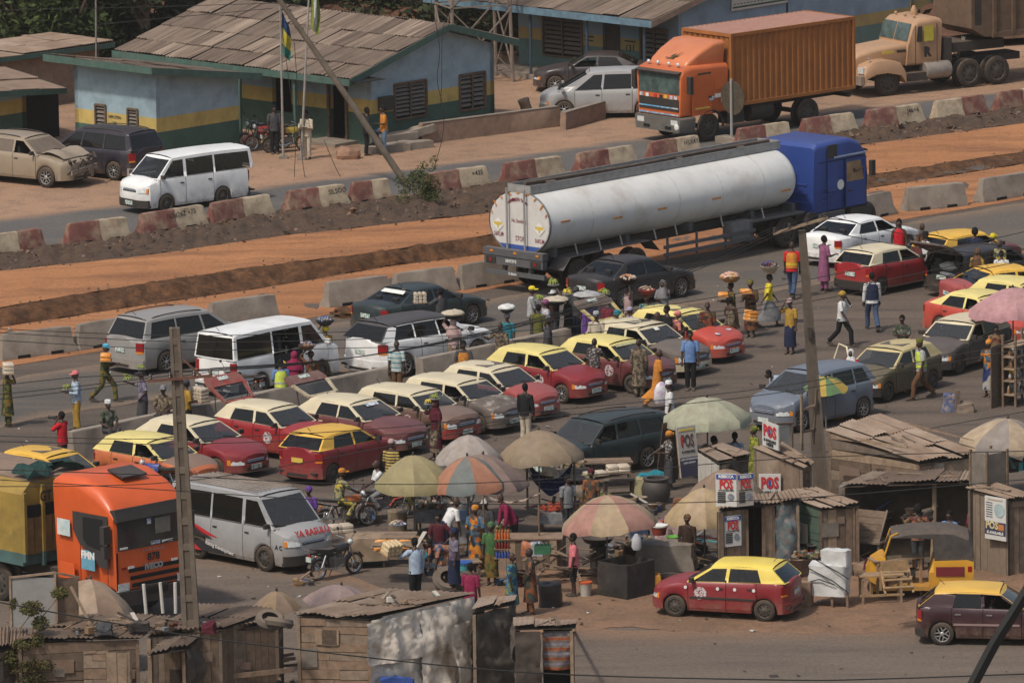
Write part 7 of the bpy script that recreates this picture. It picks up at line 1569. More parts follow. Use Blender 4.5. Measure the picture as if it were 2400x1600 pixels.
# ================================================================ shacks and stalls
TARPG=mk('tarp_grey',(.17,.15,.125),rough=.6,var=.28,scale=3,dust=.3,bump=.5,bscale=7,stain=.25);TARPW=mk('tarp_white',(.78,.70,.60),rough=.65,var=.15,scale=2.5,dust=.25,stain=.28,bump=.4,bscale=6,col2=(.40,.32,.25),mix=.58,msc=1.6);TARPD=mk('tarp_dark',(.06,.053,.046),rough=.9,var=.35,scale=3,dust=.3,bump=.5,bscale=8,col2=(.11,.09,.07),mix=.55,msc=2)
SACKW=mk('sack_white',(.55,.55,.54),rough=.6,var=.14,scale=3,bump=.5,bscale=9,stain=.1)
def wall_on(R,A,B,kind_,z0=0.0,mats=None,o=V((0,0,0))):
 """wall hanging from top points A to B (world) down to z0"""
 A=V(A)-o;B=V(B)-o;mats=mats or WOOD;e=V((B.x-A.x,B.y-A.y,0));L=e.length;e=e/L;nrm=V((e.y,-e.x,0));top=lambda s:lerp(A.z,B.z,s/L)
 base=V((A.x,A.y,0))
 if kind_=='h':
  z=z0
  while z<max(A.z,B.z)-.02:
   w=rnd(.17,.29);cut=[0,L]if random.random()<.55 else[0,L*rnd(.35,.65),L]
   for s0,s1 in zip(cut,cut[1:]):
    t0,t1=min(z+w,top(s0)),min(z+w,top(s1))
    if t0-z<.03 and t1-z<.03:continue
    k=rnd(-.012,.012);j=rnd(-.012,.012);d=rnd(0,.03);m=MB();p,q=base+e*(s0+.004)+nrm*d,base+e*(s1-.004)+nrm*(d+rnd(-.01,.01))
    m.prism([p+V((0,0,z+k)),q+V((0,0,z+j)),q+V((0,0,max(z+.02,t1-.012+j))),p+V((0,0,max(z+.02,t0-.012+k)))],-nrm*.022);m.build('plank',random.choice(mats),R)
   z+=w
  MB().prism([base-nrm*.05+V((0,0,z0)),base+e*L-nrm*.05+V((0,0,z0)),base+e*L-nrm*.05+V((0,0,B.z-.02)),base-nrm*.05+V((0,0,A.z-.02))],-nrm*.01).build('backing',BACKW,R)
 elif kind_=='v':
  s=0
  while s<L-.03:
   w=min(rnd(.15,.26),L-s);d=rnd(0,.025);m=MB();p,q=base+e*(s+.005)+nrm*d,base+e*(s+w-.005)+nrm*d;k=rnd(-.02,.0)
   m.prism([p+V((0,0,z0)),q+V((0,0,z0)),q+V((0,0,top(s+w)+k)),p+V((0,0,top(s)+k))],-nrm*.022);m.build('plank',random.choice(mats),R);s+=w
  MB().prism([base-nrm*.05+V((0,0,z0)),base+e*L-nrm*.05+V((0,0,z0)),base+e*L-nrm*.05+V((0,0,B.z-.02)),base-nrm*.05+V((0,0,A.z-.02))],-nrm*.01).build('backing',BACKW,R)
 elif kind_=='tin':
  n=max(1,round(L/.8))
  for i in range(n):s0,s1=L*i/n,L*(i+1.03)/n;corr_sheet(base+e*s0+V((0,0,z0)),base+e*s1+V((0,0,z0)),base+e*s1+V((0,0,top(s1))),base+e*s0+V((0,0,top(s0))),.10,.015).build('tin_sheet',random.choice(TIN),R)
 elif kind_=='open':
  for s in(0.04,L-.04):MB().bar(base+e*s+V((0,0,z0)),base+e*s+V((0,0,top(s))),.08).build('post',random.choice(WOOD),R)
  MB().bar(base+V((0,0,A.z-.05)),base+e*L+V((0,0,B.z-.05)),.07).build('rail',random.choice(WOOD),R)
 else:
  mat=kind_ if not isinstance(kind_,str)else TARPG;nx=max(4,int(L/.06));nz=max(4,int(A.z/.07));rows=[];sd_=rnd(0,50)
  for j in range(nz+1):
   t=j/nz;row=[]
   for i in range(nx+1):
    s=L*i/nx;z=lerp(z0,top(s),t);w=.14*mnoise.noise(V((s*2.2+sd_,z*1.3,2)))+.10*abs(mnoise.noise(V((s*4+z*2+sd_,z*2.5,7))))+.05*abs(mnoise.noise(V((s*9-z*5+sd_,z*6,1))))+.035*abs(math.sin(s*6+sd_+z*.8))*(1-t)
    row.append(base+e*(s+.04*mnoise.noise(V((s,z*3,sd_))))+nrm*(.02+w)+V((0,0,z)))
   rows.append(row)
  m=MB();m.loft(rows,close=False,cap0=False,cap1=False);m.build('tarpaulin',mat,R,50)
def patches(R,A,B,z0,o):
 A=V(A)-o;B=V(B)-o;e=V((B.x-A.x,B.y-A.y,0));L=e.length;e=e/L;nrm=V((e.y,-e.x,0));base=V((A.x,A.y,0))
 for i in range(int(L*2)):
  pw,ph=rnd(.2,.7),rnd(.15,.5);s=rnd(0,max(.05,L-pw));z=z0+rnd(0,max(.1,min(A.z,B.z)-z0-ph));p,q=base+e*s+nrm*.04,base+e*(s+pw)+nrm*.04;t=rnd(-.06,.06)
  MB().prism([p+V((0,0,z)),q+V((0,0,z+t)),q+V((0,0,z+ph+t)),p+V((0,0,z+ph))],nrm*.012).build('patch',random.choice([TIN[0],TIN[2],TIN[4],WOOD[2],WOOD[5],BACKW,TARPG]),R)
def shack(name,label,C,walls,sheets=(3,1),cat='shack',inset=.12,mats=None,along='u',z0=0,roof=True,wmats=None,amp=.018,debris=3):
 """C: FL, FR, BR, BL roof corners (pixel x, pixel y, z)"""
 W=[G(*c)for c in C];ctr=sum(W,V())/4;o=V((ctr.x,ctr.y,0));R=empty(name,label,cat,o)
 if roof:
  Q=[w-o for w in W]
  if along=='u':tin_roof(R,Q[0],Q[1],Q[2],Q[3],sheets[0],sheets[1],mats,amp=amp,wild=1.6)
  else:tin_roof(R,Q[1],Q[2],Q[3],Q[0],sheets[0],sheets[1],mats,amp=amp,wild=1.6)
 I=[w+(V((ctr.x,ctr.y,w.z))-w).normalized()*inset-V((0,0,.05))for w in W]
 for k,t in walls.items():
  a,b={'F':(0,1),'R':(1,2),'B':(2,3),'L':(3,0)}[k]
  wall_on(R,I[a],I[b],t,z0,wmats,o)
  if t in('h','v')and k in 'FR':patches(R,I[a],I[b],z0,o)
 for i in range(4):MB().bar((I[i]-o)*1.0-V((0,0,I[i].z)),I[i]-o-V((0,0,.03)),.08).build('corner_post',random.choice(WOOD),R)
 for i in range(debris):
  u,v=rnd(.15,.85),rnd(.2,.8);q=W[0].lerp(W[1],u).lerp(W[3].lerp(W[2],u),v)-o+V((0,0,.06));a=rnd(0,PI);l=rnd(.15,.5);d=(W[1]-W[0]).normalized()*math.cos(a)+(W[3]-W[0]).normalized()*math.sin(a)
  MB().bar(q-d*l,q+d*l,rnd(.04,.08),.03).build('weighing_batten',random.choice(WOOD),R)
 R['_o']=tuple(o);return R,W,o
S1,W,o1=shack('tin_roofed_shack','large plank shack with wide corrugated roof behind the wooden pole',[(1935,1008,2.6),(2154,1084,2.05),(2293,1067,2.05),(2066,967,2.6)],{'F':'h','R':'h','L':'h','B':'h'},(4,3),along='v',mats=[TIN[1],TIN[3],TIN[1]])
shack('shop_awning','open fronted shop under a sagging tin awning behind the tricycle',[(1966,1140,2.1),(2303,1129,2.1),(2303,1104,2.25),(2040,1106,2.25)],{'B':'h','L':'h'},(6,1),mats=TIN,debris=6)
pp=empty('shop_post','crooked bare timber post holding up the shop awning','post',G(2186,1312));MB().tube([(0,0,0),(.05,0,1.2),(.06,0,2.1)],[.075,.07,.06],7).build('trunk',WOOD[2],pp,40)
S3,W3,o3=shack('green_shack','small green painted shack with white shutter and plank side',[(1821,1152,2.0),(1923,1192,1.85),(2019,1184,1.85),(1918,1141,2.0)],{'R':'v','B':'v','L':'v'},(3,2),along='v',mats=[TIN[1],TIN[3]])
GRN=mk('shack_green',(.05,.10,.075),rough=.9,var=.2,dust=.3,stain=.2)
ctr3=sum(W3,V())/4;A_,B_=[w+(V((ctr3.x,ctr3.y,w.z))-w).normalized()*.12 for w in(W3[0],W3[1])];wall_on(S3,A_-V((0,0,.05)),B_-V((0,0,.05)),'h',0,[GRN],o3)
e3=(B_-A_);e3.z=0;e3n=e3.normalized();n3=V((e3n.y,-e3n.x,0))
for i in range(4):s=e3.length*.42+i*.13;b0=V((A_.x,A_.y,0))-o3+e3n*s+n3*.06;MB().prism([b0+V((0,0,.45)),b0+e3n*.12+V((0,0,.45)),b0+e3n*.12+V((0,0,1.35)),b0+V((0,0,1.35))],n3*.02).build('shutter_board',mk('shutter_white',(.42,.37,.30),var=.15,dust=.2),S3)
S4,W4,o4=shack('phone_kiosk','weathered kiosk with rippled tin roof below the twin POS boards',[(1684,1194,2.05),(1880,1176,2.0),(1868,1152,2.15),(1678,1166,2.15)],{'B':'v','L':'v'},(4,1),mats=[TIN[0],TIN[1]])
e4=W4[1]-W4[0];e4.z=0;L4=e4.length;e4n=e4/L4;n4=V((e4n.y,-e4n.x,0));a4=V((W4[0].x,W4[0].y,0))-n4*.12
def seg4(s0,s1,k,mats=None):wall_on(S4,a4+e4n*L4*s0+V((0,0,1.98)),a4+e4n*L4*s1+V((0,0,1.97)),k,0,mats,o4)
seg4(.02,.36,'v',[WOOD[4],WOOD[2]]);seg4(.56,.70,'v');seg4(.70,.99,mk('banner_faded',(.16,.19,.19),rough=.8,var=.35,scale=5,spots=(9,[(.15,.18,.19),(.19,.22,.21),(.24,.2,.19),(.13,.17,.18)])))
MB().prism([a4-o4+e4n*L4*.36-n4*.6,a4-o4+e4n*L4*.56-n4*.6,a4-o4+e4n*L4*.56-n4*.6+V((0,0,1.9)),a4-o4+e4n*L4*.36-n4*.6+V((0,0,1.9))],n4*.02).build('doorway_shade',DARKIN,S4)  # black sheet standing in for the shade inside the kiosk door
for s in(.36,.56):MB().bar(a4-o4+e4n*L4*s,a4-o4+e4n*L4*s+V((0,0,1.95)),.09).build('door_post',WOOD[1],S4)
S5,W5,o5=shack('tin_walled_kiosk','narrow tin walled kiosk with slanted roof left of the wooden pole',[(1761,1047,2.2),(1881,1097,1.95),(1907,1085,2.0),(1836,1037,2.25)],{'F':'tin','R':'h','L':'h','B':'h'},(3,1),along='v',mats=[TIN[0],TIN[1]])
S6,W6,o6=shack('white_fronted_kiosk','low kiosk with dusty board roof and white front under the green umbrella',[(1637,1054,1.55),(1685,1085,1.45),(1760,1066,1.5),(1693,1037,1.6)],{'R':TARPD,'B':'h','L':'h'},(2,1),along='v',amp=.006,mats=[TIN[1]])
wall_on(S6,W6[0]-V((0,0,.06)),W6[1]-V((0,0,.06)),'v',0,[mk('white_board',(.48,.45,.40),var=.1,dust=.2)],o6)
S9,W9,o9=shack('poster_kiosk','plywood kiosk with a large pale POS poster at the right',[(2262,1142,2.15),(2362,1172,2.0),(2420,1165,2.0),(2330,1132,2.2)],{'R':'v','B':'v','L':'v'},(3,1),along='v',mats=[TIN[0]])
PLY=mk('plywood',(.20,.15,.11),rough=.9,var=.15,dust=.3);wall_on(S9,W9[0]-V((0,0,.05))+V((.1,.05,0)),W9[1]-V((0,0,.05)),'v',0,[PLY],o9)
cb=empty('canvas_cabinet','grey canvas covered cabinet standing on the poster kiosk roof','cabinet',G(2318,1136,2.12),40);MB().loft([[V((x,y,z))for x,y in((-.36,-.3),(.36,-.3),(.36,.3),(-.36,.3))]for z in(0,.4,.88)]).build('canvas',TARPG,cb);
for x,y in((-.36,-.31),(.36,-.31),(.36,.31),(-.36,.31)):MB().bar((x,y,0),(x,y,.95),.06).build('frame_post',WOOD[1],cb)
sh=empty('shelf_stall','open shelf stall stacked with small goods under the pink umbrella','stall',G(2388,945),60)
for z in(.35,.75,1.1,1.45,1.75):MB().box((0,0,z),(1.3,.45,.04)).build('shelf',WOOD[2],sh)
for x in(-.62,.62):
 for y in(-.2,.2):MB().bar((x,y,0),(x,y,2.1),.06).build('post',WOOD[1],sh)
for z in(.37,.77,1.12,1.47):
 m=MB()
 for i in range(9):m.lathe([(.045,0),(.05,.12),(.02,.2),(.02,.24)],7,(-.55+i*.135,rnd(-.1,.1),z))
 kind(m.build('bottles',mk('shelf_goods',(.2,.2,.2),spots=(9,[(.35,.33,.3),(.05,.05,.06),(.25,.12,.05),(.4,.4,.42)])),sh,50),'stuff')
MB().box((-.3,.35,.9),(1.6,.03,1.8)).build('back_board',WOOD[3],sh);tagged(MB().box((0,0,.2),(.42,.36,.4)),'carton',mk('carton',(.24,.15,.08),var=.15),'brown carton on the ground between the two vendors','box',G(2352,918),20)
POSW=mk('pos_white',(.60,.59,.56),rough=.6,var=.06,dust=.15);POSD=mk('pos_dim',(.44,.40,.36),rough=.7,var=.08,dust=.3)
def pos_board(loc,deg,w,h,label,kind_='plain',mat=POSW,lean=0,z=0):
 R=empty('advertising_board',label,'sign',loc,deg,'POS boards');R.rotation_euler.x=rad(lean);f=(rad(90),0,0);y=-.03
 MB().box((0,0,h/2),(w,.03,h)).build('panel',mat,R)
 def tx_(s,size,zz,m,sx=1.0,b=.006,x=0):text(s,size,m,R,(x,y,zz),f,bold=b,sx=sx)
 if kind_=='plain':
  tx_('POS',h*.62,h*.62,REDP,.50*w/h*1.45,.02);tx_('IS AVAILABLE',h*.15,h*.27,BLACKP,.62*w/h*1.4);tx_('HERE',h*.17,h*.12,BLACKP,.9*w/h*1.2,.008)
  MB().poly([(-.05*w,y-.003,h*.5),(.05*w,y-.003,h*.5),(.05*w,y-.003,h*.75),(-.05*w,y-.003,h*.75)]).build('blue_emblem',BLUEP,R)
 elif kind_=='rebecca':
  MB().box((0,y+.008,h*.91),(w*.94,.012,h*.14)).build('blue_header',BLUEP,R);tx_('REBECCA',h*.12,h*.915,WHITE,.8*w/h*1.75,.006);MB().box((0,y+.008,h*.825),(w*.5,.01,h*.03)).build('text_line',REDP,R)
  tx_('POS',h*.36,h*.66,REDP,.62*w/h*1.6,.014);tx_('IS AVAILABLE HERE',h*.06,h*.50,BLACKP,.9,.003)
  for i in range(6):MB().box((-w*.22,y+.008,h*(.43-i*.058)),(w*.38,.01,h*.035)).build('text_line',BLACKP,R)
  MB().lathe([(h*.10,0),(h*.10,.006),(.001,.007)],14,(w*.22,y,h*.30),'y').build('picture',mk('poster_picture',(.2,.22,.26),var=.4,scale=9),R)
 elif kind_=='big':
  MB().box((0,y+.008,h*.20),(w*.98,.012,h*.38)).build('navy_panel',mk('navy_panel',(.025,.03,.07),var=.15,dust=.2),R);MB().box((0,y+.008,h*.93),(w*.8,.01,h*.04)).build('text_line',YELP,R);tx_('POS',h*.34,h*.70,mk('pos_dark',(.10,.055,.05)),.62*w/h*1.75,.014);MB().poly([(-w*.36,y-.003,h*.62),(-w*.30,y-.003,h*.62),(-w*.2,y-.003,h*.80),(-w*.36,y-.003,h*.80)]).build('red_patch',REDP,R)
  tx_('IS AVAILABLE',h*.055,h*.50,BLACKP,1);
  for i,s in enumerate(('CASH WITHDRAWAL','CASH DEPOSIT')):tx_(s,h*.05,h*(.35-i*.07),WHITE,.9,.002)
 else:
  MB().box((0,y+.008,h*.94),(w*.7,.01,h*.03)).build('text_line',mk('faint_print',(.45,.36,.28)),R)
  for i in range(7):MB().box((-w*.28,y+.008,h*(.86-i*.055)),(w*.3,.01,h*.012)).build('text_line',BLACKP,R)
  MB().lathe([(h*.16,0),(h*.16,.006),(.001,.007)],18,(w*.2,y,h*.70),'y').build('picture',mk('poster_pic2',(.35,.44,.45),var=.25,scale=6),R)
  MB().box((0,y+.008,h*.27),(w*.98,.012,h*.30)).build('navy_panel',mk('navy_panel',(.025,.03,.07)),R);tx_('POS',h*.24,h*.33,mk('pos_straw',(.55,.46,.25)),.9,.012,-w*.15);tx_('IS AVAILABLE',h*.085,h*.165,WHITE,1.0,.004);MB().box((w*.3,y,h*.31),(w*.26,.012,h*.14)).build('orange_box',mk('orange_box',(.45,.17,.05)),R)
 for s in(-1,1):MB().bar((s*w*.48,.03,-z),(s*w*.48,.03,h),.035).build('edge_batten',WOOD[2],R)
 return R
def board_at(c0,c1,z,h,*a,**k):
 p,q=G(*c0,z),G(*c1,z);e=q-p;return pos_board((p+q)/2,math.degrees(math.atan2(e.y,e.x)),e.length,h,*a,**k)
board_at((1678,1186),(1727,1187),2.10,.86,'left board of the twin REBECCA POS boards on the kiosk roof','rebecca');board_at((1728,1187),(1766,1183),2.10,.84,'right darker board of the twin REBECCA POS boards','rebecca',POSD)
pos_board(a4+e4n*L4*.17+n4*.09+V((0,0,1.05)),math.degrees(math.atan2(e4n.y,e4n.x)),.50,.80,'white REBECCA POS poster hanging on the kiosk front wall','rebecca')
board_at((1788,1042),(1825,1056),2.25,.68,'upper red lettered POS board standing on the slanted kiosk roof','plain');e5=W5[1]-W5[0];e5.z=0;n5=V((e5.normalized().y,-e5.normalized().x,0));pos_board(V((W5[0].x,W5[0].y,1.0))+e5*.52+n5*.28,-4,.58,.68,'lower red lettered POS cloth hanging on the tin walled kiosk','plain')
board_at((1596,1120),(1640,1113),.55,1.38,'tall A-frame POS board beside the green estate car','big',POSD,lean=-8)
af=G(1575,1135);tb=empty('board_back_leg','brown back panel propping the tall A-frame POS board','panel',G(1572,1128),35);MB().box((0,0,.85),(.75,.03,1.75),rx=rad(12)).build('panel',mk('brown_panel',(.10,.065,.045),var=.2,dust=.2),tb)
e9=W9[1]-W9[0];d9=math.degrees(math.atan2(e9.y,e9.x));pos_board(G(2335,1262,.95)+V((-.02,-.12,0)),d9,.72,1.12,'tall pale POS IS AVAILABLE poster on the plywood kiosk','pale')
wf=empty('timber_scaffold','rough timber frame and white panel beside the upper POS board','frame',G(1853,1062,1.9),40)
for a,b in(((-.5,0,0),(-.5,0,.9)),((.05,0,0),(.05,0,.8)),((.5,.1,0),(.5,.1,1.5)),((.9,.1,.1),(1.05,.1,1.6)),((-.5,0,.85),(.1,0,.8)),((.5,.1,.5),(1.0,.1,.5)),((.5,.1,1.1),(1.0,.1,1.15))):MB().bar(a,b,.06).build('batten',random.choice(WOOD),wf)
MB().box((-.22,.02,.42),(.5,.02,.7)).build('white_panel',mk('white_board',(.48,.45,.40)),wf);o=tagged(MB().sphere((0,0,0),(.4,.3,.25),10,6),'ochre_bundle',cloth('ochre',(.38,.17,.03),bump=.6,bscale=8),'ochre cloth bundle beside the small green and yellow umbrella','bundle',G(1958,962,.3));o.scale=(1,1,1.1)
def table(px,py,deg,w,d,h,label,mats=None,planks=4,cat='table',shelf=False):
 R=empty('wooden_table',label,cat,G(px,py),deg);mats=mats or WOOD
 for i in range(planks):MB().box((0,-d/2+d*(i+.5)/planks,h),(w+rnd(-.04,.04),d/planks-.008,.035)).build('top_plank',random.choice(mats),R)
 for x in(-w/2+.08,w/2-.08):
  for y in(-d/2+.06,d/2-.06):MB().bar((x,y,0),(x,y,h),.06).build('leg',random.choice(mats),R)
  MB().bar((x,-d/2,h-.08),(x,d/2,h-.08),.05).build('rail',random.choice(mats),R)
 MB().bar((-w/2,-d/2+.06,h*.3),(w/2,-d/2+.06,h*.3),.05).build('stretcher',random.choice(mats),R)
 return R
NW=[WOODN,WOODN,WOOD[2]]
table(2064,1410,8,1.15,.5,.72,'small new wooden table nearest the lane in front of the tricycle',NW,3);table(2100,1395,20,1.35,.55,.98,'taller new wooden table just behind the small one',NW,3)
sr_=empty('stepped_rack','new stepped display rack standing on the taller wooden table','rack',G(2106,1388,1.0),12)
for i in range(3):MB().box((0,.12*i,.14+.17*i),(.78-.06*i,.15,.025)).build('step_board',WOODN,sr_)
MB().box((0,.38,.62),(.72,.03,.26)).build('back_board',WOODN,sr_)
for x in(-.36,.36):MB().bar((x,-.08,0),(x,.36,.5),.05).build('side_rail',WOODN,sr_);MB().bar((x,.38,0),(x,.38,.6),.05).build('upright',WOODN,sr_)
def slat_display(px,py,deg,label):
 R=empty('slatted_display',label,'rack',G(px,py),deg)
 for i in range(5):t=i/4;MB().box((0,.05+.42*t,.82+.62*t),(1.0,.20,.02),rx=rad(-52)*-1).build('slat',WOOD[3],R)
 for x in(-.5,.5):MB().bar((x,0,.72),(x,.55,1.55),.05).build('side_rail',WOOD[5],R);MB().bar((x,.05,0),(x,.05,.8),.07).build('leg',WOOD[3],R);MB().bar((x,.6,0),(x,.6,.8),.07).build('leg',WOOD[3],R)
 MB().box((0,.3,.78),(1.15,.7,.05)).build('shelf',WOOD[5],R);return R
slat_display(1845,1330,-35,'dark slatted sloping rack behind the parked blue motorcycle');slat_display(2018,1338,-30,'dark slatted sloping rack right of the green shack')
def lumpy(w,d,h,amp=.08,nz=6,n=28,sd_=0,flare=0.0):
 m=MB();rows=[]
 for j in range(nz+1):
  t=j/nz;k=1+flare*(1-t)
  row=[]
  for i in range(n):
   a=2*PI*i/n;c,s=math.cos(a),math.sin(a);q=max(abs(c),abs(s))**.85;x,y=c/q*w/2*k,s/q*d/2*k
   f=1+amp*mnoise.noise(V((x*2.5+sd_,y*2.5,t*2)))+amp*.6*mnoise.noise(V((x*6+sd_,y*6,t*5)))
   row.append(V((x*f,y*f,h*t+(amp*.5*mnoise.noise(V((x*3,y*3,sd_)))if t>.5 else 0))))
  rows.append(row)
 top=[[V((p.x*k,p.y*k,p.z+.02+.04*mnoise.noise(V((p.x*4,p.y*4,sd_+3)))))for p in rows[-1]]for k in(.8,.4,.05)]
 m.loft(rows+top,cap0=True,cap1=True);return m
R=empty('wrapped_stall','stall wrapped in white plastic sheeting tied with rope','stall',G(1948,1418),-18)
o=lumpy(1.0,.62,.78,.10,8,36,3,.06).build('sheeting',SACKW,R,50);o.location=(-.05,0,.30);o=lumpy(.72,.45,.40,.12,5,30,8).build('sheeting',SACKW,R,50);o.location=(.12,.05,1.04)
for pts in(((-.5,-.36,1.02),(.15,-.38,.72),(.55,-.33,.42)),((-.35,-.3,1.25),(.3,-.38,.95),(.56,-.33,.78)),((-.56,-.3,.62),(-.2,-.4,.75),(.2,-.38,.62))):MB().tube(pts,.014,5).build('rope',SEAM,R)
for x in(-.45,.1,.5):MB().bar((x,-.25,0),(x,-.25,.4),.06).build('leg',WOOD[1],R)
MB().box((-.62,-.33,.33),(.42,.3,.66)).build('wooden_box',WOOD[0],R)
R=empty('metal_fryer','blackened sheet metal fryer box on the dirt under the pink umbrella','stove',G(1468,1392),47)
FM=mk('sooty_metal',(.035,.034,.034),rough=.65,var=.4,scale=2.5,dust=.12,col2=(.10,.075,.055),mix=.58,msc=1.4,metal=.3);m=MB()
for x,y,sx,sy in((0,-.5,1.05,.03),(0,.5,1.05,.03),(-.52,0,.03,1.0),(.52,0,.03,1.0)):m.box((x,y,.46),(sx,sy,.86))
m.box((0,0,.66),(1.0,1.0,.02));m.build('box',FM,R)
for x in(-.48,.48):
 for y in(-.46,.46):MB().box((x,y,.02),(.08,.08,.06)).build('foot',IRON,R)
R=empty('frying_wok','wide black wok on a stove behind the fryer','pan',G(1402,1340,.0));MB().lathe([(.2,0),(.22,.7)],12).build('stove',IRON,R,40);MB().lathe([(.1,.70),(.34,.80),(.42,.92),(.44,.93),(.33,.83),(.08,.74)],18).build('bowl',IRON,R,40)
R=empty('paint_bucket','white bucket with orange lid beside the pink topped person','bucket',G(1373,1396));MB().lathe([(.13,0),(.16,.33),(.165,.34)],14).build('pail',mk('pail_white',(.5,.47,.42),var=.15,dust=.3),R,40);MB().lathe([(.175,.34),(.175,.38),(.01,.40)],14).build('lid',mk('lid_orange',(.5,.1,.03)),R,40)
def bucket(px,py,z,r,h,label,mat,lid=None,name='bucket',cat='bucket'):
 R=empty(name,label,cat,G(px,py,z));MB().lathe([(r*.8,0),(r,h),(r*1.05,h),(r*1.05,h+.02),(r*.95,h),(r*.75,.03)],16).build('body',mat,R,40)
 if lid:MB().lathe([(r*1.1,h+.02),(r*1.1,h+.06),(.01,h+.08)],16).build('lid',lid,R,40)
 return R
bucket(1545,1252,.92,.21,.20,'red bucket with white lid on the draped tarpaulin stall',mk('pail_red',(.28,.05,.035)),WHITE);bucket(1578,1262,.90,.18,.05,'green plastic tray on the draped tarpaulin stall',mk('green_plastic',(.12,.35,.06)),None,'tray','tray')
bucket(1570,1378,0,.30,.34,'big black plastic tub left of the driving taxi',BLACK,None,'tub','tub');bucket(1088,1335,.35,.20,.16,'blue and cyan bowls stacked on a small stand',mk('cyan_plastic',(.10,.45,.47)),mk('blue_plastic',(.03,.10,.35)),'bowl_stack','bowl');bucket(1020,1345,0,.34,.22,'wide dark wash basin in front of the bending person',mk('basin_blue',(.02,.03,.05)),None,'wash_basin','basin')
def jerrycan(px,py,label,col=(.58,.36,.02),z=0):
 R=empty('jerrycan',label,'jerrycan',G(px,py,z),rnd(-20,20));m=mk('jerry_%.2f'%col[1],col,rough=.5,var=.1,dust=.2)
 MB().loft([[V((x*k,y*k,z))for x,y in((-.15,-.10),(.15,-.10),(.17,-.06),(.17,.06),(.15,.10),(-.15,.10),(-.17,.06),(-.17,-.06))]for k,z in((.92,0),(1,.04),(1,.36),(.9,.44),(.5,.47))]).build('body',m,R,40)
 MB().tube([(-.08,0,.45),(-.06,0,.52),(.06,0,.52),(.09,0,.46)],.018,6).build('handle',m,R);MB().lathe([(.03,.45),(.03,.51),(.001,.515)],8,(.11,0,0)).build('cap',m,R)
jerrycan(1142,1328,'yellow jerrycan standing behind the two talking people');jerrycan(1535,1388,'orange jerrycan at the corner of the fryer',(.5,.22,.02));jerrycan(2305,1095,'pale jerrycan hanging by the big tin roof',(.42,.40,.36),.8)
R=empty('water_barrel','round black water pot with wide rim near the bread table','barrel',G(1538,1178));MB().lathe([(.28,0),(.38,.2),(.40,.42),(.34,.60),(.30,.64),(.36,.66),(.36,.70),(.26,.70),(.26,.6)],20).build('body',mk('barrel',(.04,.038,.04),rough=.6,dust=.25),R,40)
def heap(px,py,w,d,h,mat,label,cat='bundle',z=0,name='bundle',deg=0,amp=.22):
 o=lumpy(w,d,h,amp,5,22,rnd(0,40),.1).build(name,mat,None,45);o.location=G(px,py,z);o.rotation_euler=(0,0,rad(deg));return tag(o,label,cat)
heap(1530,1142,.8,.5,.35,C_('teal'),'blue-green cloth heap behind the black water pot');heap(1502,1165,.35,.35,.5,mk('sack_straw',(.36,.32,.18),var=.2),'straw coloured sack left of the black water pot','sack');heap(1372,1170,.7,.5,.3,mk('sack_beige',(.24,.19,.14),var=.3),'brown sacks heaped behind the pink and sand umbrella','sack')
heap(1290,1420,.55,.45,.6,mk('black_bag',(.015,.015,.017),rough=.35,var=.3),'shiny black rubbish bag beside the brown print kaftan','bag',amp=.15);heap(2230,962,.5,.4,.45,mk('bag_print',(.1,.12,.2),spots=(9,[(.08,.1,.2),(.15,.15,.18),(.25,.2,.2)])),'dark printed bag beside the stub post in the park','bag');heap(2262,965,.5,.35,.25,mk('sack_dirty',(.2,.15,.11)),'dirty sack lying right of the stub post','sack');tagged(MB().box((0,0,.32),(.12,.12,.65)),'stub_post',WOOD[5],'short wooden stub post standing in the open park','post',G(2244,966),20)
R=empty('old_tyre','big worn tyre lying against a stand by the wash basin','tyre',G(1052,1378),20);o=MB().lathe([(.24,-.10),(.38,-.12),(.43,0),(.38,.12),(.24,.10)],22,ax='z',cap0=False,cap1=False).build('tread',mk('dusty_tyre',(.10,.085,.07),dust=.5,var=.2),R,40);o.location=(0,0,.22);o.rotation_euler=(rad(38),0,0)
table(1095,1352,15,.7,.5,.42,'low rough stand holding the stacked bowls')
def drape(c,deg,w,d,h,mat,label,name='draped_stall',legs=True,seed=1.0):
 R=empty(name,label,'stall',c,deg);o=lumpy(w,d,h*.75,.09,7,40,seed,.12).build('tarpaulin',mat,R,45);o.location=(0,0,h*.25)
 for x in(-w*.42,w*.42):
  for y in(-d*.4,d*.4):MB().bar((x,y,0),(x,y,h*.5),.06).build('leg',WOOD[1],R)
 return R
drape(G(1560,1352),-6,1.45,.8,.92,TARPG,'stall draped in crumpled grey tarpaulin left of the driving taxi',seed=4);drape(G(2045,1290),-12,1.7,.9,1.75,TARPG,'tall heap under grey tarpaulin between the green shack and open shop','tarpaulin_heap',seed=9);drape(G(858,1325),10,1.0,.8,.8,mk('tarp_beige',(.25,.18,.12),rough=.8,var=.25,dust=.3,bump=.5,bscale=7),'sacking covered stall beside the parked black motorcycle',seed=2)
R=empty('striped_cloth','blue striped cloth hung between poles below the brown umbrella','cloth',G(1292,1195),-4);m=MB();rows=[]
for j in range(11):
 t=j/10;rows.append([V((lerp(-.62,.62,i/14)*(1-.22*t),.05*math.sin(i*1.1+t*4),1.35-.52*math.sin(PI*i/14)*(1-.35*t)-t*.62*(1-.15*abs(i-7)/7)))for i in range(15)])
m.loft(rows,close=False,cap0=False,cap1=False);m.build('cloth',cloth('blue_stripe',(.03,.05,.15),stripes=(2,.20,[(.020,.03,.09),(.03,.045,.15),(.020,.03,.09),(.13,.15,.24)])),R,60)
for x in(-.64,.64):MB().tube([(x,0,0),(x,0,1.45)],.03,6).build('pole',WOOD[1],R)
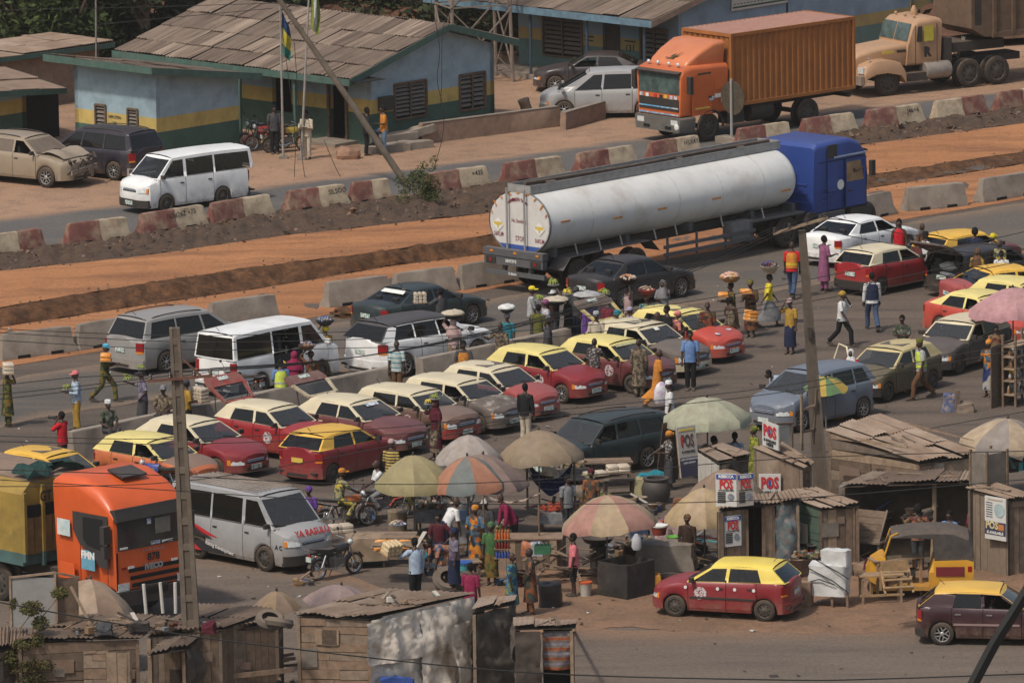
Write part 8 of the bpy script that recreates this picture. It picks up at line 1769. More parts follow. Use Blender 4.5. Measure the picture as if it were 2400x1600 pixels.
table(1418,1140,4,1.5,.7,.72,'rough table with wrapped loaves beside the green estate car');bread(G(1448,1105,.76),10,'pale packed loaves piled on the far end of the rough table',2,3,2,2);bread(G(1395,1112,.76),25,'pale packed loaves on the near end of the rough table',2,3,1,2);bananas(G(1383,1120,.78),'small green bananas lying on the rough bread table',1,.8)
table(1450,1165,12,.9,.35,.48,'low dark wooden bench in front of the rough bread table',[WOOD[3],WOOD[5]],2,'bench')
table(905,1322,-4,1.6,.8,.78,'bread table with orange packs in front of the motorcycles');bread(G(920,1285,.82),-4,'wide row of orange wrapped bread under grey sacking',3,4,2,1);o=lumpy(1.1,.55,.05,.2,3,24,5).build('sacking_cover',cloth('sacking',(.20,.155,.11)),None,45);o.location=G(922,1278,1.03);o.rotation_euler=(0,0,rad(-4));tag(o,'grey sacking spread over the orange bread','cloth')
bread(G(798,1245,.5),20,'pale loaves stacked beside the silver van mirror',2,3,2,2);tagged(lumpy(.5,.5,.62,.06,6,20,12),'cooler_bundle',mk('cooler_tan',(.20,.15,.10),var=.2),'tan wrapped cooler with snacks behind the bread table','cooler',G(932,1250));basin(G(932,1232,.72),.22,'plate of coloured snacks on the tan cooler',C_('ltblue'),SNACK,h=.05)
R=empty('drinks_counter','wooden counter loaded with soft drink bottles and crates','counter',G(1240,1330),-3);wall_on(R,G(1240,1330)+V((-1.0,-.3,.82)),G(1240,1330)+V((.75,-.38,.82)),'v',0,None,G(1240,1330));wall_on(R,G(1240,1330)+V((.75,-.38,.82)),G(1240,1330)+V((.95,.35,.82)),'v',0,None,G(1240,1330));MB().box((-.1,0,.84),(2.0,.8,.04)).build('top',WOOD[0],R)
for i,(x,y,col,cap,lab,n)in enumerate(((1195,1225,(.48,.12,.03),(.5,.2,.05),'shrink-wrapped orange soda bottles',3),(1197,1245,(.14,.02,.015),(.4,.4,.4),'shrink-wrapped cola bottles with silver caps',3),(1198,1268,(.04,.07,.25),(.4,.42,.5),'shrink-wrapped blue soda bottles at the bottom',3))):
 R=empty('bottle_pack',lab,'bottles',G(1212,1306,.86)+V((-.35,.0,.50-.25*i)),-4,'soft drinks on the counter');bm_=mk('soda_%d'%i,col,rough=.2,var=.2,coat=.4);cm=mk('sodacap_%d'%i,cap)
 for a in range(5):
  for b in range(n):q=MB();q.lathe([(.033,0),(.036,.12),(.014,.18),(.014,.21)],8,(-.17+a*.075,-.08+b*.075,0));bt=q.build('bottle',bm_,R,50);MB().lathe([(.016,.205),(.016,.225),(.001,.226)],6,(-.17+a*.075,-.08+b*.075,0)).build('bottle_cap',cm,bt)
 MB().box((-.02,0,.0),(.42,.26,.012)).build('carton_tray',mk('carton',(.24,.15,.08)),R)
for x,col,lab in((1237,(.42,.16,.08),'clear bag of orange sachets on the drinks counter'),(1258,(.30,.30,.35),'bag of water sachets on the drinks counter')):heap(x,1300,.34,.28,.32,mk('sachet_%.2f'%col[0],col,rough=.3,var=.25,scale=12),lab,'bag',.86,'sachet_bag',amp=.1)
for k_,(z,col)in enumerate(((.86,(.35,.03,.03)),(1.12,(.04,.14,.07)))):
 R=empty('bottle_crate',('red bottle crate at the end of the drinks counter','green bottle crate stacked above the red one')[k_],'crate',G(1272,1296,z),-4,'crates on the counter');cm=mk('crate_%d'%k_,col,rough=.5)
 for a,b,c,d in((0,-.14,.42,.02),(0,.14,.42,.02),(-.2,0,.02,.28),(.2,0,.02,.28)):MB().box((a,b,.11),(c,d,.22)).build('crate_side',cm,R)
 MB().box((0,0,.01),(.42,.28,.02)).build('crate_base',cm,R)
 if k_:
  for a in range(4):
   for b in range(3):MB().lathe([(.03,0),(.033,.14),(.012,.2),(.012,.26)],8,(-.14+a*.093,-.09+b*.09,.03)).build('bottle',mk('green_glass',(.03,.07,.045),rough=.15,coat=.5),R,50)
R=empty('pink_canopy','faded pink cloth awning over the drinks counter','awning',G(1200,1325));m=MB();rows=[[V((lerp(-.75,.75,i/12),lerp(-.4,.4,j/4),1.98-.22*math.sin(PI*i/12)-.15*j/4+.03*math.sin(i*2+j)))for i in range(13)]for j in range(5)];m.loft(rows,close=False,cap0=False,cap1=False);m.build('cloth',cloth('faded_pink',(.42,.31,.25),dust=.2),R,60);
for x in(-.72,.72):MB().tube([(x,-.38,0),(x,-.38,1.98)],.025,6).build('pole',WOOD[1],R)
R=empty('scrap_pile','collapsed pile of broken boards behind the pink topped person','scrap timber',G(1330,1352))
for i in range(26):a=rnd(0,PI);q=V((rnd(-.9,.7),rnd(-.3,.5),rnd(.1,.75)));d=V((math.cos(a),math.sin(a)*.5,rnd(-.5,.5)))*rnd(.25,.6);MB().bar(q-d,q+d,rnd(.06,.16),.025).build('broken_board',random.choice(WOOD),R)
for i,(x,y,z,w,d,h,t,m)in enumerate(((1122,1300,0,.6,.5,.55,'dark covered chest under the striped umbrella',C_('dkgrey')),(1180,1330,0,.7,.6,.6,'wooden box with foil on top by the yellow jerrycan',WOOD[0]),(1100,1268,0,.5,.4,.5,'grey plastic bag and tins beside the orange print person',mk('greybag',(.2,.2,.2),var=.3)),(1470,1222,.85,.6,.4,.15,'blue printed cloth folded behind the pink umbrella',C_('ankblue')),(1600,1215,.6,.5,.4,.5,'rust coloured cloth hanging below the straw umbrella',cloth('rustcl',(.22,.10,.055))),(1500,1260,.7,.5,.4,.3,'blue basin and cloths behind the white bag',C_('denim')))):heap(x,y,w,d,h,m,t,'bundle',z)
bgw=MB();bgw.loft([[V((.13*k_*math.cos(t),.08*k_*math.sin(t),z))for t in[2*PI*i/10 for i in range(10)]]for k_,z in((.7,0),(1,.08),(.85,.3),(.3,.42))]);tagged(bgw,'plastic_bag',mk('grey_bag',(.42,.42,.44)),'white plastic bag hanging from the pink and sand umbrella','bag',G(1492,1288,1.15))
# ================================================================ foreground shacks
shack('plank_kiosk','plank kiosk with long tin roof and white sheeting at the bottom',[(688,1440,2.1),(862,1450,2.05),(1115,1390,2.1),(892,1380,2.25)],{'F':'h','R':TARPW,'L':'h'},(5,2),mats=[TIN[0],TIN[1],TIN[3]],wmats=[WOOD[0],WOOD[4],WOOD[0],WOOD[1]],debris=5)
R=empty('white_tarpaulin','torn white plastic sheeting hanging on the plank kiosk side','tarpaulin',G(985,1600));wall_on(R,G(858,1462,1.95),G(985,1432,2.0),TARPW,.9,None,G(985,1600));wall_on(R,G(985,1432,2.0),G(1065,1414,2.02),TARPW,0,None,G(985,1600));wall_on(R,G(1058,1460,1.65)+V((.05,-.15,0)),G(1104,1450,1.65),TARPW,0,None,G(985,1600))
R=empty('blue_tarpaulin','blue plastic sheet bunched at the foot of the white sheeting','tarpaulin',G(930,1640));o=lumpy(.8,.4,.55,.2,5,24,6).build('sheet',mk('tarp_blue',(.03,.07,.26),rough=.5,var=.25),R,45)
shack('dark_shack','dark shack wrapped in torn black sheeting beside the plank kiosk',[(1104,1434,2.0),(1208,1414,2.0),(1212,1398,2.1),(1122,1402,2.1)],{'F':TARPD,'R':TARPD,'L':TARPD},(2,1),mats=[TIN[3],WOOD[2]],amp=.005)
S_,W_,o_=shack('curtained_kiosk','kiosk with orange striped curtain at the edge of the lane',[(1203,1474,1.75),(1350,1470,1.75),(1353,1456,1.8),(1202,1448,1.8)],{'L':TARPD},(3,1),mats=[TIN[3],TIN[1]],amp=.006)
wall_on(S_,G(1206,1480,1.7),G(1266,1478,1.7),mk('brown_cloth',(.065,.05,.042),rough=.95,var=.25),0,None,o_);wall_on(S_,G(1272,1478,1.66),G(1343,1476,1.66),cloth('orange_stripe',(.2,.1,.07),stripes=(2,.24,[(.22,.065,.03),(.17,.13,.115),(.20,.19,.22),(.15,.115,.10)])),.72,None,o_);wall_on(S_,G(1272,1470,1.6),G(1343,1468,1.6),'h',0,[SEAM],o_)
MB().bar(G(1270,1478,0)-o_,G(1270,1478,1.72)-o_,.06).build('post',WOODN,S_);MB().bar(G(1344,1476,0)-o_,G(1344,1476,1.72)-o_,.06).build('post',WOOD[2],S_);MB().bar(G(1270,1480,.72)-o_,G(1344,1477,.72)-o_,.06).build('rail',WOOD[2],S_)
shack('low_tin_shed','low shed with ribbed tin roof behind the concrete pole',[(340,1490,2.0),(520,1474,2.0),(640,1428,2.15),(462,1416,2.15)],{'F':'v','R':'v','L':'h'},(4,2),mats=[TIN[0],TIN[1],TIN[2]],amp=.03)
shack('board_shed','shed of vertical boards with washing hung on its eave',[(508,1478,1.9),(660,1460,1.9),(668,1440,1.95),(525,1450,1.95)],{'F':'v','R':'v'},(3,1),wmats=[WOOD[3],WOOD[5],WOOD[3]],mats=TIN)
for i,(x,y,w_,h_,c)in enumerate(((512,1462,.42,.75,'camo'),(556,1458,.26,.85,'denim'),(592,1456,.30,.70,'navy'))):
 p,q=G(x,y,1.95),G(x+w_*92,y-3,1.95);R=empty('hanging_garment',['grey-green trousers hung on the board shed eave','blue jeans hung between the other washing','navy shirt hung at the end of the washing'][i],'clothes',V((p.x,p.y,0)),0,'washing on the eave');b0=V((p.x,p.y,0));m=MB();n=8;e=(q-p)
 m.loft([[p-b0+e*(k/n)+V((0,-.2-.05*math.sin(k*1.4+j*.8),-h_*j/6+.03*math.sin(k*2)))for k in range(n+1)]for j in range(7)],close=False,cap0=False,cap1=False);m.build('cloth',C_(c),R,60)
shack('rubble_roofed_shed','sprawling shed with broken tin roof under the dusty umbrella',[(36,1502,2.0),(330,1494,1.95),(402,1442,2.1),(192,1440,2.15)],{'F':'h','L':'h'},(5,2),mats=[TIN[0],TIN[2],TIN[4]],wmats=[WOOD[3],WOOD[1],WOOD[5]],debris=12)
R=empty('board_door','door of vertical boards standing in the sprawling shed front','door',G(278,1610));wall_on(R,G(250,1520,1.75)+V((0,-.4,0)),G(306,1518,1.75)+V((0,-.4,0)),'v',0,[WOOD[4],WOOD[2]],G(278,1610));R=empty('plank_hoarding','panel of broad horizontal planks in the sprawling shed front','panel',G(225,1610));wall_on(R,G(197,1515,1.75)+V((0,-.4,0)),G(256,1515,1.75)+V((0,-.4,0)),'h',0,[WOOD[0],WOOD[4]],G(225,1610))
shack('small_awning','small ragged tin awning left of the concrete pole',[(344,1534,1.75),(436,1520,1.75),(478,1482,1.9),(398,1488,1.9)],{'B':'h','R':TARPD},(2,1),mats=[TIN[1],TIN[3]],amp=.03,debris=2);shack('corner_lean_to','tin lean-to in the bottom left corner',[(-60,1540,1.8),(62,1508,1.8),(66,1474,1.9),(-60,1478,1.9)],{'F':'h','R':'h'},(3,1),mats=[TIN[0],TIN[2]],amp=.03)
R=empty('roof_sign_box','grey sheet metal sign box standing on the sprawling shed roof','sign box',G(80,1470,2.05),-8);MB().box((0,0,.62),(1.08,.04,1.22)).build('panel',mk('sign_grey',(.26,.255,.25),rough=.7,var=.12,dust=.25,stain=.2),R);MB().box((.78,.25,.62),(.5,.04,1.1),rz=rad(30)).build('side_panel',WOOD[1],R)
for a,b in(((-.55,-.03,0),(-.55,-.03,1.25)),((.55,-.03,0),(.55,-.03,1.38)),((-.57,-.03,1.22),(.55,-.03,1.36)),((.5,0,1.36),(1.05,.45,1.15)),((1.0,.4,0),(1.0,.4,1.15)),((.9,.1,1.0),(1.55,-.3,-.05))):MB().bar(a,b,.05).build('frame_batten',WOOD[2],R)
for i,(x,y)in enumerate(((343,1440),(382,1436),(412,1436))):o=MB().tube([(0,0,0),(-.05 if i<2 else 0,0,.76)],.042,8).build('white_post',mk('white_pipe',(.55,.53,.49),var=.1,dust=.2),None,40);o.location=G(x,y,2.05);tag(o,['first','second','third'][i]+' white post from the left standing below the orange tractor','post','white posts below the tractor')
for i,(x,y)in enumerate(((632,1452),(655,1458))):o=MB().lathe([(.2,-.09),(.31,-.1),(.35,0),(.31,.1),(.2,.09)],18,cap0=False,cap1=False).build('old_tyre',mk('dusty_tyre',(.10,.085,.07),dust=.5),None,40);o.location=G(x,y,2.2);o.rotation_euler=(rad(25-40*i),rad(10),0);tag(o,('left old tyre weighing down the low tin roof','right old tyre weighing down the low tin roof')[i],'tyre','tyres on the roof')
R=empty('timber_pile','loose poles and boards piled along the bottom edge','timber',G(580,1625))
for i in range(14):y0=rnd(-.3,.5);z=rnd(.25,.8);MB().bar((rnd(-1.6,-.6),y0,z),(rnd(.4,1.3),y0+rnd(-.2,.2),z+rnd(-.1,.45)),rnd(.05,.1)).build('pole',random.choice(WOOD),R)
R=empty('fence_rails','two rough rails nailed across the bottom beside the plank kiosk','fence',G(620,1600));
for k_ in range(3):MB().bar(G(470,1592,.35+.2*k_)-R.location,G(690,1568,.35+.2*k_)-R.location,.03,.12).build('rail',WOOD[0],R)
for x in(655,682):MB().bar(G(x,1590)-R.location,G(x,1590,1.1)-R.location,.07).build('post',WOOD[1],R)
R=empty('sapling','leafy sapling growing in the bottom left corner','tree',G(38,1690));m=MB();ms=[mk('sap_leaf_%d'%i,c,rough=.8,var=.3,spec=.2)for i,c in enumerate([(.06,.07,.018),(.085,.085,.024),(.10,.07,.03)])]
for px_,py_,sx,sz,n in((30,1415,.10,.12,60),(75,1425,.28,.16,260),(95,1460,.2,.16,180),(140,1390,.2,.12,170),(55,1510,.25,.14,200),(90,1500,.16,.16,120),(60,1560,.42,.22,420),(100,1555,.3,.12,180),(75,1590,.35,.2,320),(20,1540,.2,.2,120)):leafball(m,RY(px_,py_,R.location.y)-R.location,V((sx*1.1,.3,sz*1.15)),int(n*2.2),.048)
m.build('crown',ms,R)
for pts in(((38,1690),(40,1560),(48,1470),(80,1430)),((40,1560),(70,1500),(78,1470),(140,1395)),((40,1600),(60,1560))):q=[RY(a,b,R.location.y)-R.location for a,b in pts];MB().tube(q,[.035-.008*i for i in range(len(q))],6).build('branch',WOOD[1],R,50)
gm=MB()
for i in range(420):
 p=G(rnd(-20,560),rnd(1600,1690));h_=rnd(.2,.5);d=V((rnd(-.12,.12),rnd(-.12,.12),0));gm.poly([p+V((-.012,0,0)),p+V((.012,0,0)),p+d+V((0,0,h_))])
kind(tag(gm.build('dry_grass',mk('dry_grass',(.13,.11,.04),var=.4,scale=.7)),'dry grass tufts along the bottom edge','grass'),'stuff')
# ================================================================ utility poles and wires
def pole(bx,by,tx,ty,w0,w1,label,mat,holes=True):
 b=G(bx,by);t=RY(tx,ty,b.y);R=empty('utility_pole',label,'utility pole',b,0);d=t-b;H=d.z
 def ring(k,w,dd):c=d*k;return[c+V((x*w/2,y*dd/2,0))for x,y in((-1,-1),(1,-1),(1,1),(-1,1))]
 if holes:
  for s in(-1,1):
   MB().loft([[d*k+V((s*w*.36+x*w*.15,y*w*.5,0))for x,y in((-1,-1),(1,-1),(1,1),(-1,1))]for k,w in((0,w0),(.5,(w0+w1)/2),(1,w1))]).build('flange',mat,R)
  MB().loft([[d*k+V((x*w*.22,y*w*.40,0))for x,y in((-1,-1),(1,-1),(1,1),(-1,1))]for k,w in((0,w0),(1,w1))]).build('web',mk('pole_web',(.11,.085,.064),var=.2),R)
  n=int(H/.62)
  for i in range(n):k=(i+.5)/n;w=lerp(w0,w1,k);o=MB().box(d*k,(w*.43,w*.94,.16)).build('rib',mat,R)
 else:
  MB().loft([ring(k,lerp(w0,w1,k),lerp(w0,w1,k)*.9)for k in(0,.25,.5,.75,1)]).build('shaft',mat,R,30)
  MB().loft([[d*k+V((x*lerp(w0,w1,k)*.28,-lerp(w0,w1,k)*.46,0))for x in(-1,1)]+[d*k+V((x*lerp(w0,w1,k)*.28,-lerp(w0,w1,k)*.40,0))for x in(1,-1)]for k in(0.02,.98)]).build('recess_shade',mk('pole_web',(.11,.085,.064),var=.2),R)  # darker strip on the shaft face imitates the shade of a recess
 return R,b,t
PCON=mk('pole_concrete',(.15,.118,.09),rough=.95,var=.2,scale=3,stain=.3,dust=.15,bump=.3);PW=mk('pole_wood',(.13,.102,.08),rough=.95,var=.25,scale=3,stain=.35,bump=.4)
R1,b1,t1=pole(458,1665,409,768,.46,.24,'square concrete utility pole with recesses at the left',PCON);R2,b2,t2=pole(1926,1160,1880,540,.42,.20,'tall tapering utility pole with tilted crossarm at the right',PW,False)
RUST=mk('rusty_arm',(.14,.065,.045),var=.25)
c0,c1=RY(345,893,b1.y-.16),RY(498,880,b1.y-.16);MB().bar(c0-b1,c1-b1,.07).build('crossarm',RUST,R1);MB().bar(RY(430,842,b1.y-.15)-b1,RY(470,880,b1.y-.15)-b1,.05).build('arm_brace',RUST,R1)
d0,d1=RY(1812,548,b2.y-.15),RY(1940,510,b2.y-.15);MB().bar(d0-b2,d1-b2,.07).build('crossarm',WOOD[2],R2)
PORC=mk('porcelain',(.06,.04,.035),rough=.3)
def insul(R,o,p):MB().lathe([(.02,0),(.05,.03),(.03,.06),(.05,.09),(.03,.12),(.02,.15)],8,p-o+V((0,0,.03))).build('insulator',PORC,R,40)
ia=[c0.lerp(c1,t)for t in(.05,.35,.72,.97)];ib=[d0.lerp(d1,t)for t in(.03,.3,.62,.95)]
for p in ia:insul(R1,b1,p)
for p in ib:insul(R2,b2,p)
for z in(.35,.62):MB().box((t2-b2)*z+V((0,-.2,0)),(.1,.08,.3)).build('cable_bracket',IRON,R2)
WIRE=mk('wire_black',(.02,.019,.018),rough=.7,var=.1)
WL=iter(['lowest','second lowest','second highest','highest'])
def wire(pts,r=.011,n=10,name='power_line',label=None):
 q=[]
 for i in range(len(pts)-1):
  p0,p1,p2,p3=pts[max(i-1,0)],pts[i],pts[i+1],pts[min(i+2,len(pts)-1)]
  for k in range(n):
   t=k/n;q.append(.5*((2*p1)+(p2-p0)*t+(2*p0-5*p1+4*p2-p3)*t*t+(3*p1-p0-3*p2+p3)*t**3))
 q.append(pts[-1]);o=MB().tube(q,r,5).build(name,WIRE,None,60)
 return tag(o,label or 'thin black power line sagging across the taxi park','wire','power lines over the taxi park')
for a,b in zip(ia,ib):
 wire([lerp(a,b,t)-V((0,0,.95*4*t*(1-t)-.18))for t in(0,.2,.4,.6,.8,1)],label='%s at the right pole of four lines slung between the utility poles'%next(WL))
WM=iter(['uppermost long line sagging behind the concrete pole top','middle of three long lines behind the concrete pole top','lowest of three long lines behind the concrete pole top','upper of two lines crossing the taxi roofs at left','lower of two lines crossing the taxi roofs at left','short line from the left edge to the end of the rusty crossarm','middle short line from the left edge to the rusty crossarm','lowest short line from the left edge to the rusty crossarm','line passing just above the orange tractor roof','line crossing the orange tractor roof and olive umbrella','line rising from the left edge over the olive umbrella','upper line from the tilted crossarm to the right edge','lower line from the tilted crossarm to the right edge','line from the right pole over the big tin roof'])
for pts,Y in(([(-60,768),(400,786),(800,778),(1210,760),(1780,678),(2460,530)],212),([(-60,776),(400,800),(800,796),(1210,776),(1780,715),(2460,572)],212.5),([(-60,794),(400,818),(800,816),(1210,798),(1780,726),(2460,600)],213),([(-60,1020),(420,1028),(900,1003),(1190,971),(1810,907),(2460,790)],200),([(-60,1033),(420,1040),(900,1020),(1190,985),(1810,922),(2460,805)],200.5),([(-60,910),(180,884),(345,880)],b1.y),([(-60,930),(180,905),(400,880)],b1.y),([(-60,942),(200,912),(490,872)],b1.y),([(-60,1098),(420,1115),(800,1133),(1210,1127),(1810,1076),(2460,1055)],186),([(-60,1120),(420,1150),(800,1173),(1210,1181),(1810,1170),(2460,1118)],184),([(-60,1140),(420,1128),(900,1048),(1210,985)],190),([(1940,505),(2100,545),(2280,568),(2460,590)],b2.y),([(1880,530),(2080,570),(2250,590),(2460,600)],b2.y),([(1930,1060),(2200,1000),(2460,955)],b2.y)):
 wire([RY(x,y,Y)for x,y in pts],label=next(WM))
wire([RY(x,y,165)for x,y in((-60,1400),(300,1465),(590,1508),(1210,1573),(1810,1592),(2060,1590),(2460,1576))],.016,label='single thicker cable running low across the bottom of the view');wire([RY(x,y,70)for x,y in((2440,1330),(2380,1430),(2330,1510),(2262,1640))],.055,6,'thick_cable','thick dark cable crossing the lower right corner close by')
WN=iter(['loose wire hanging beside the green and white flag','loose wire hanging between the two flagpoles','wire dangling in front of the station gable to the barrier','second wire dangling in front of the station gable','short loose wire trailing by the boulder','thin line across the trees at the upper left','thin line from the aerial to the leaning pole'])
for pts in(((690,100),(700,250),(712,400),(735,470)),((660,60),(690,300),(690,420),(695,455)),((1010,0),(1030,110),(1025,190),(1040,260),(1035,330),(1010,415)),((1080,0),(1040,60),(1035,200),(1030,280)),((760,330),(790,400),(820,450)),((-60,25),(300,18),(640,8)),((230,58),(420,40),(640,20))):wire([RY(x,y,268)for x,y in pts],.012,label=next(WN))
P(0,0,46,'person at the wheel of the blue tanker cab with an arm out','shirt','black','trousers','black','bald',pose='sit',arms=('lap','out'),loc=bpy.data.objects['fuel_tanker'].matrix_basis@V((14.55,-.95,0)),z0=0)
PEOPLE[-1][0].location.z=1.35
for i,(dx,dy,c,t)in enumerate(((.95,.45,'dkgrey','person driving the white minibus with an elbow out'),(-.1,.5,'black','passenger behind the driver in the white minibus'),(-1.3,.5,'white','passenger in white shirt at the rear of the white minibus'))):
 P(0,0,219,t,'shirt',c,'trousers','black','hair',pose='sit',arms=('lap','lap'),loc=mb.matrix_basis@V((dx,dy,0)),z0=0);PEOPLE[-1][0].location.z=.18
for i,(car_,dx,dy,dg_,t)in enumerate(((gf,-.15,-.36,-9,'person driving the plum hatchback taxi'),(ft,-.55,.36,161,'passenger in the back of the maroon and yellow taxi'))):
 P(0,0,dg_,t,'shirt','dkgrey','trousers','black','hair',pose='sit',arms=('reach','reach'),loc=car_.matrix_basis@V((dx,dy,0)),z0=0,h=1.6);PEOPLE[-1][0].location.z=.0
M_=crash.matrix_basis
cr=MB();rows=[]
for i in range(7):
 x=lerp(.95,2.05,i/6);rows.append([V((x,lerp(-.72,.72,j/8),1.12+.22*math.sin(i/6*PI)*(.6+.4*math.sin(j*.9))-.10*i/6+.05*mnoise.noise(V((x*4,j,0)))))for j in range(9)])
cr.loft(rows,close=False,cap0=False,cap1=False);cr.build('buckled_bonnet',TAN,crash,20)
dm=MB()
for i in range(34):q=V((2.28+rnd(-.2,.12),rnd(-.8,.8),rnd(.45,1.0)));dm.bar(q,q+V((rnd(-.2,.2),rnd(-.3,.3),rnd(-.2,.2))),rnd(.03,.09))
dm.build('torn_front',CHASS,crash);MB().box((2.34,0,.60),(.1,1.5,.16),rz=.06,rx=.05).build('bent_beam',mk('bare_metal',(.25,.2,.16),var=.3,dust=.3),crash)
# ================================================================ clutter between the stalls
def clutter(px,py,w,d,n,label,seed,z=0,big=1.0):
 random.seed(seed);R=empty('clutter_pile',label,'clutter',G(px,py,z),rnd(-20,20))
 pal=[WOOD[0],WOOD[1],WOOD[3],C_('dkgrey'),C_('brown'),C_('grey'),mk('carton',(.24,.15,.08)),TARPG,mk('pail_white',(.5,.47,.42)),C_('denim'),mk('sack_beige',(.24,.19,.14)),C_('maroon'),BLACK,mk('cyan_plastic',(.10,.45,.47))]
 for i in range(n):
  x,y=rnd(-w/2,w/2),rnd(-d/2,d/2);m=random.choice(pal);k=random.random();s=rnd(.1,.26)*big;m_=MB()
  if k<.3:m_.box((x,y,s*.5),(s*rnd(.9,1.6),s*rnd(.8,1.3),s),rz=rnd(0,3));nm='box'
  elif k<.5:m_.lathe([(s*.5,0),(s*.75,s*.7),(s*.78,s*.72),(s*.6,s*.55),(s*.4,.03)],12,(x,y,rnd(0,.2)));nm='bowl'
  elif k<.75:q=lumpy(s*2,s*1.6,s*1.1,.25,4,14,rnd(0,50));m_.add([V(p)+V((x,y,0))for p in q.v],q.f);nm='sack'
  else:a=rnd(0,PI);u=V((math.cos(a),math.sin(a),rnd(-.3,.5)))*rnd(.25,.6)*big;m_.bar(V((x,y,.3*big))-u,V((x,y,.3*big))+u,rnd(.05,.12),.025);nm='board'
  m_.build(nm,m,R,40)
for i,(x,y,w,d,n,t,z,b)in enumerate(((1000,1300,1.6,1.2,16,'bowls, boxes and sacks around the bending person',0,1),(1160,1255,1.5,1.2,14,'sacks and boxes under the striped umbrella edge',0,1.1),(1210,1370,.9,.6,9,'boards and bundles below the drinks counter',0,1),(1330,1215,1.3,1.0,16,'scrap and sacks behind the pink and sand umbrella',0,1.2),(1440,1300,1.2,.8,14,'pots and boards behind the fryer box',.2,1.1),(1600,1300,1.2,.9,14,'dark clutter under the straw coloured umbrella',0,1.3),(1660,1335,.9,.5,8,'boxes against the kiosk front by the poster',0,1.1),(1490,1200,1.2,.8,12,'mixed bundles between the water pot and umbrellas',0,1),(1760,1128,1.0,.7,9,'boxes in front of the low white fronted kiosk',0,1.1),(2060,1345,1.4,.5,12,'goods and boards piled behind the new tables',0,1.2),(2230,1240,1.6,.8,14,'goods heaped on the open shop floor',.3,1.2),(2120,1215,1.4,.5,12,'packets hanging and stacked at the open shop front',1.1,.8),(2330,1400,1.4,.5,8,'rubble at the foot of the poster kiosk',0,.9),(880,1225,1.2,.8,8,'boxes between the motorcycles and the bread table',0,.9),(1075,1215,1.0,.8,9,'stools and bowls under the olive umbrella',0,1),(2385,1100,.9,.6,8,'pots and greens beneath the sand and grey umbrella',.6,1.2),(700,1370,.8,.4,6,'scraps lying on the lane behind the silver van',0,.5),(430,1475,1.6,.6,9,'scrap boards lying on the low tin roof',2.1,.7),(240,1478,2.0,.6,12,'broken boards and scraps strewn on the sprawling shed roof',2.08,.8),(960,1408,1.4,.5,6,'battens weighing down the plank kiosk roof',2.2,.5))):
 clutter(x,y,w,d,n,t,100+i,z,b)
def low_stall(px,py,deg,w,d,h,cm,gm,label,lump=.09,n=34):
 R=empty('low_stall',label,'stall',G(px,py),deg)
 for x in(-w/2+.06,w/2-.06):
  for y in(-d/2+.05,d/2-.05):MB().bar((x,y,0),(x,y,h),.05).build('leg',random.choice(WOOD),R)
 MB().box((0,0,h),(w,d,.03)).build('top',random.choice(WOOD),R);q=lumpy(w*1.02,d*1.04,h*.55,.08,5,30,px,.06).build('cloth',cm,R,50);q.location=(0,0,h*.47)
 m=MB()
 for i in range(n):m.box((rnd(-w*.42,w*.42),rnd(-d*.4,d*.4),h*1.05+rnd(.0,.14)),(lump*rnd(.7,1.6),lump*rnd(.7,1.4),lump*rnd(.6,1.4)),rz=rnd(0,3),ry=rnd(-.4,.4))
 kind(m.build('goods',gm,R),'stuff')
MX=mk('mixed_goods',(.2,.2,.2),rough=.6,spots=(9,[(.30,.09,.04),(.25,.2,.12),(.06,.09,.16),(.35,.3,.22),(.1,.12,.05),(.05,.045,.04)]));VG=mk('greens',(.1,.12,.03),spots=(12,[(.08,.12,.03),(.13,.16,.04),(.2,.14,.05)]));TM=mk('tomatoes',(.35,.06,.03),var=.3,scale=14)
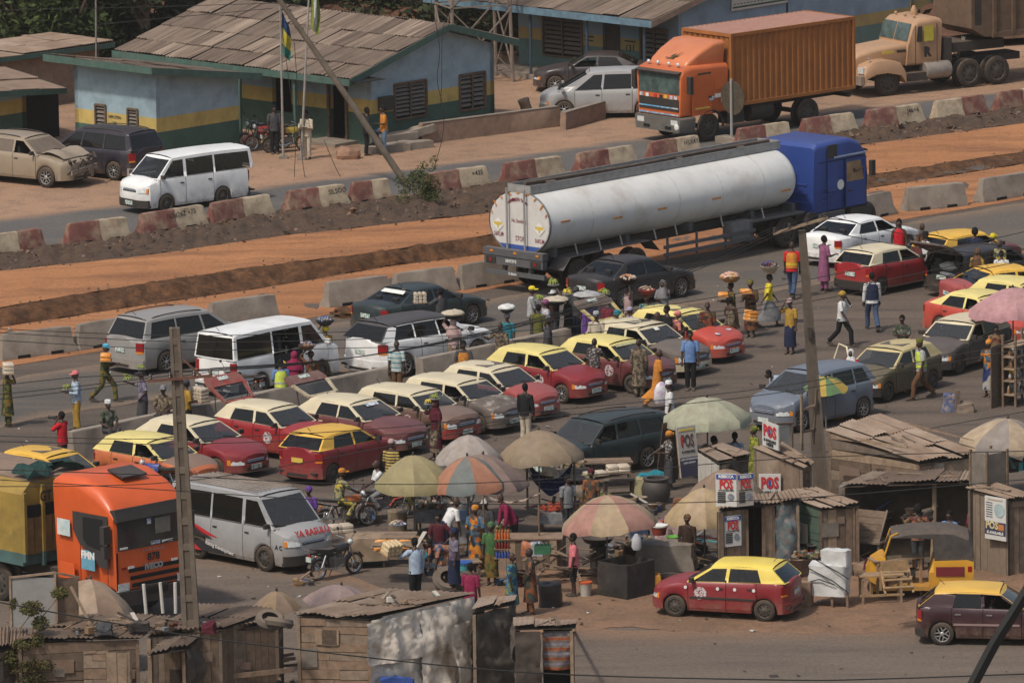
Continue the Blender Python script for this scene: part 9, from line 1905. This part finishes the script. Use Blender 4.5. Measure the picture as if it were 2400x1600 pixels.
for i,(x,y,dg,w,d,h,c,g_,t)in enumerate(((1165,1290,-8,1.0,.7,.6,'brown',MX,'low stall of mixed goods right of the orange print person'),(1340,1145,10,.9,.6,.6,'dkgrey',MX,'dark draped stall behind the blue striped cloth'),(1300,1245,-5,.8,.6,.55,'grey',TM,'small stall of red produce left of the pink and sand umbrella'),(1500,1335,12,.8,.5,.7,'dkbrown',MX,'stall of pots behind the fryer box corner'),(1585,1290,-10,1.0,.6,.75,'dusty',SNACK,'snack stall under the straw coloured umbrella'),(1400,1215,4,.9,.6,.5,'brown',VG,'stall of greens behind the pink and sand umbrella'),(1640,1110,20,.8,.5,.6,'denim',MX,'stall beside the tall A-frame POS board'),(950,1205,8,.7,.5,.6,'olive',SNACK,'snack stall between the two motorcycles'),(1010,1245,-12,.8,.55,.6,'grey',MX,'stall of tins in front of the parked motorcycles'),(2110,1290,-10,1.4,.6,.9,'dkgrey',MX,'counter of packets inside the open shop'),(2250,1300,5,.9,.5,.8,'brown',MX,'counter of goods near the magenta dress'),(1890,1372,-20,.8,.5,.7,'dkbrown',MX,'stall of dark goods behind the wrapped white stall'))):low_stall(x,y,dg,w,d,h,C_(c),g_,t)
for a in((1150,1222,250,'person in green headscarf serving under the mauve umbrella','shirt','green','skirt','ankara','scarf','green'),(1062,1236,200,'person in blue check sitting among the food stalls','shirt','plaid','skirt','navy','scarf','navy'),(1385,1098,250,'person in brown wrap behind the rough bread table','shirt','ankbrown','skirt','brown','scarf','maroon'),(1330,1112,300,'person in grey shirt under the brown umbrella','shirt','grey','trousers','dkgrey','hair'),(1610,1205,250,'person in dark dress in the shade of the straw umbrella','robe','dkbrown','skirt','dkbrown','scarf','ankred'),(2225,1195,240,'person in blue shirt at the back of the open shop','shirt','blue','trousers','dkgrey','hair'),(1262,712,60,'person in olive shirt close behind the yellow cap','shirt','olive','trousers','dkgrey','hair'),(1350,672,230,'person in dark cap beside the tanker wheels','shirt','dkgrey','trousers','navy','cap'),(1445,726,200,'person in teal wrap between the red shirt and cream taxi','shirt','teal','skirt','ankblue','scarf','teal')):P(a[0],a[1],a[2],a[3],*a[4:],h=1.64)
o=lumpy(1.2,.7,.28,.35,6,26,3.3,.4).build('soil_heap',BANK,None,50);o.location=G(835,742,-.03);tag(o,'loose red soil heap at the road edge beside the dark green saloon','soil heap')
hz=MB();hz.box((0,745,22),(830,1540,48));ho=hz.build('haze',None if False else bpy.data.materials.new('dusty_air'));hm=ho.data.materials[0];hm.use_nodes=True;ht=hm.node_tree
for n in list(ht.nodes):
 if n.type!='OUTPUT_MATERIAL':ht.nodes.remove(n)
pv=ht.nodes.new('ShaderNodeVolumePrincipled');pv.inputs['Color'].default_value=(.80,.76,.70,1);pv.inputs['Density'].default_value=.00014;pv.inputs['Anisotropy'].default_value=.2
ht.links.new(pv.outputs[0],[n for n in ht.nodes if n.type=='OUTPUT_MATERIAL'][0].inputs['Volume']);kind(tag(ho,'thin dusty haze over the whole place','haze'),'stuff')
SC.cycles.volume_bounces=0
finish_people()
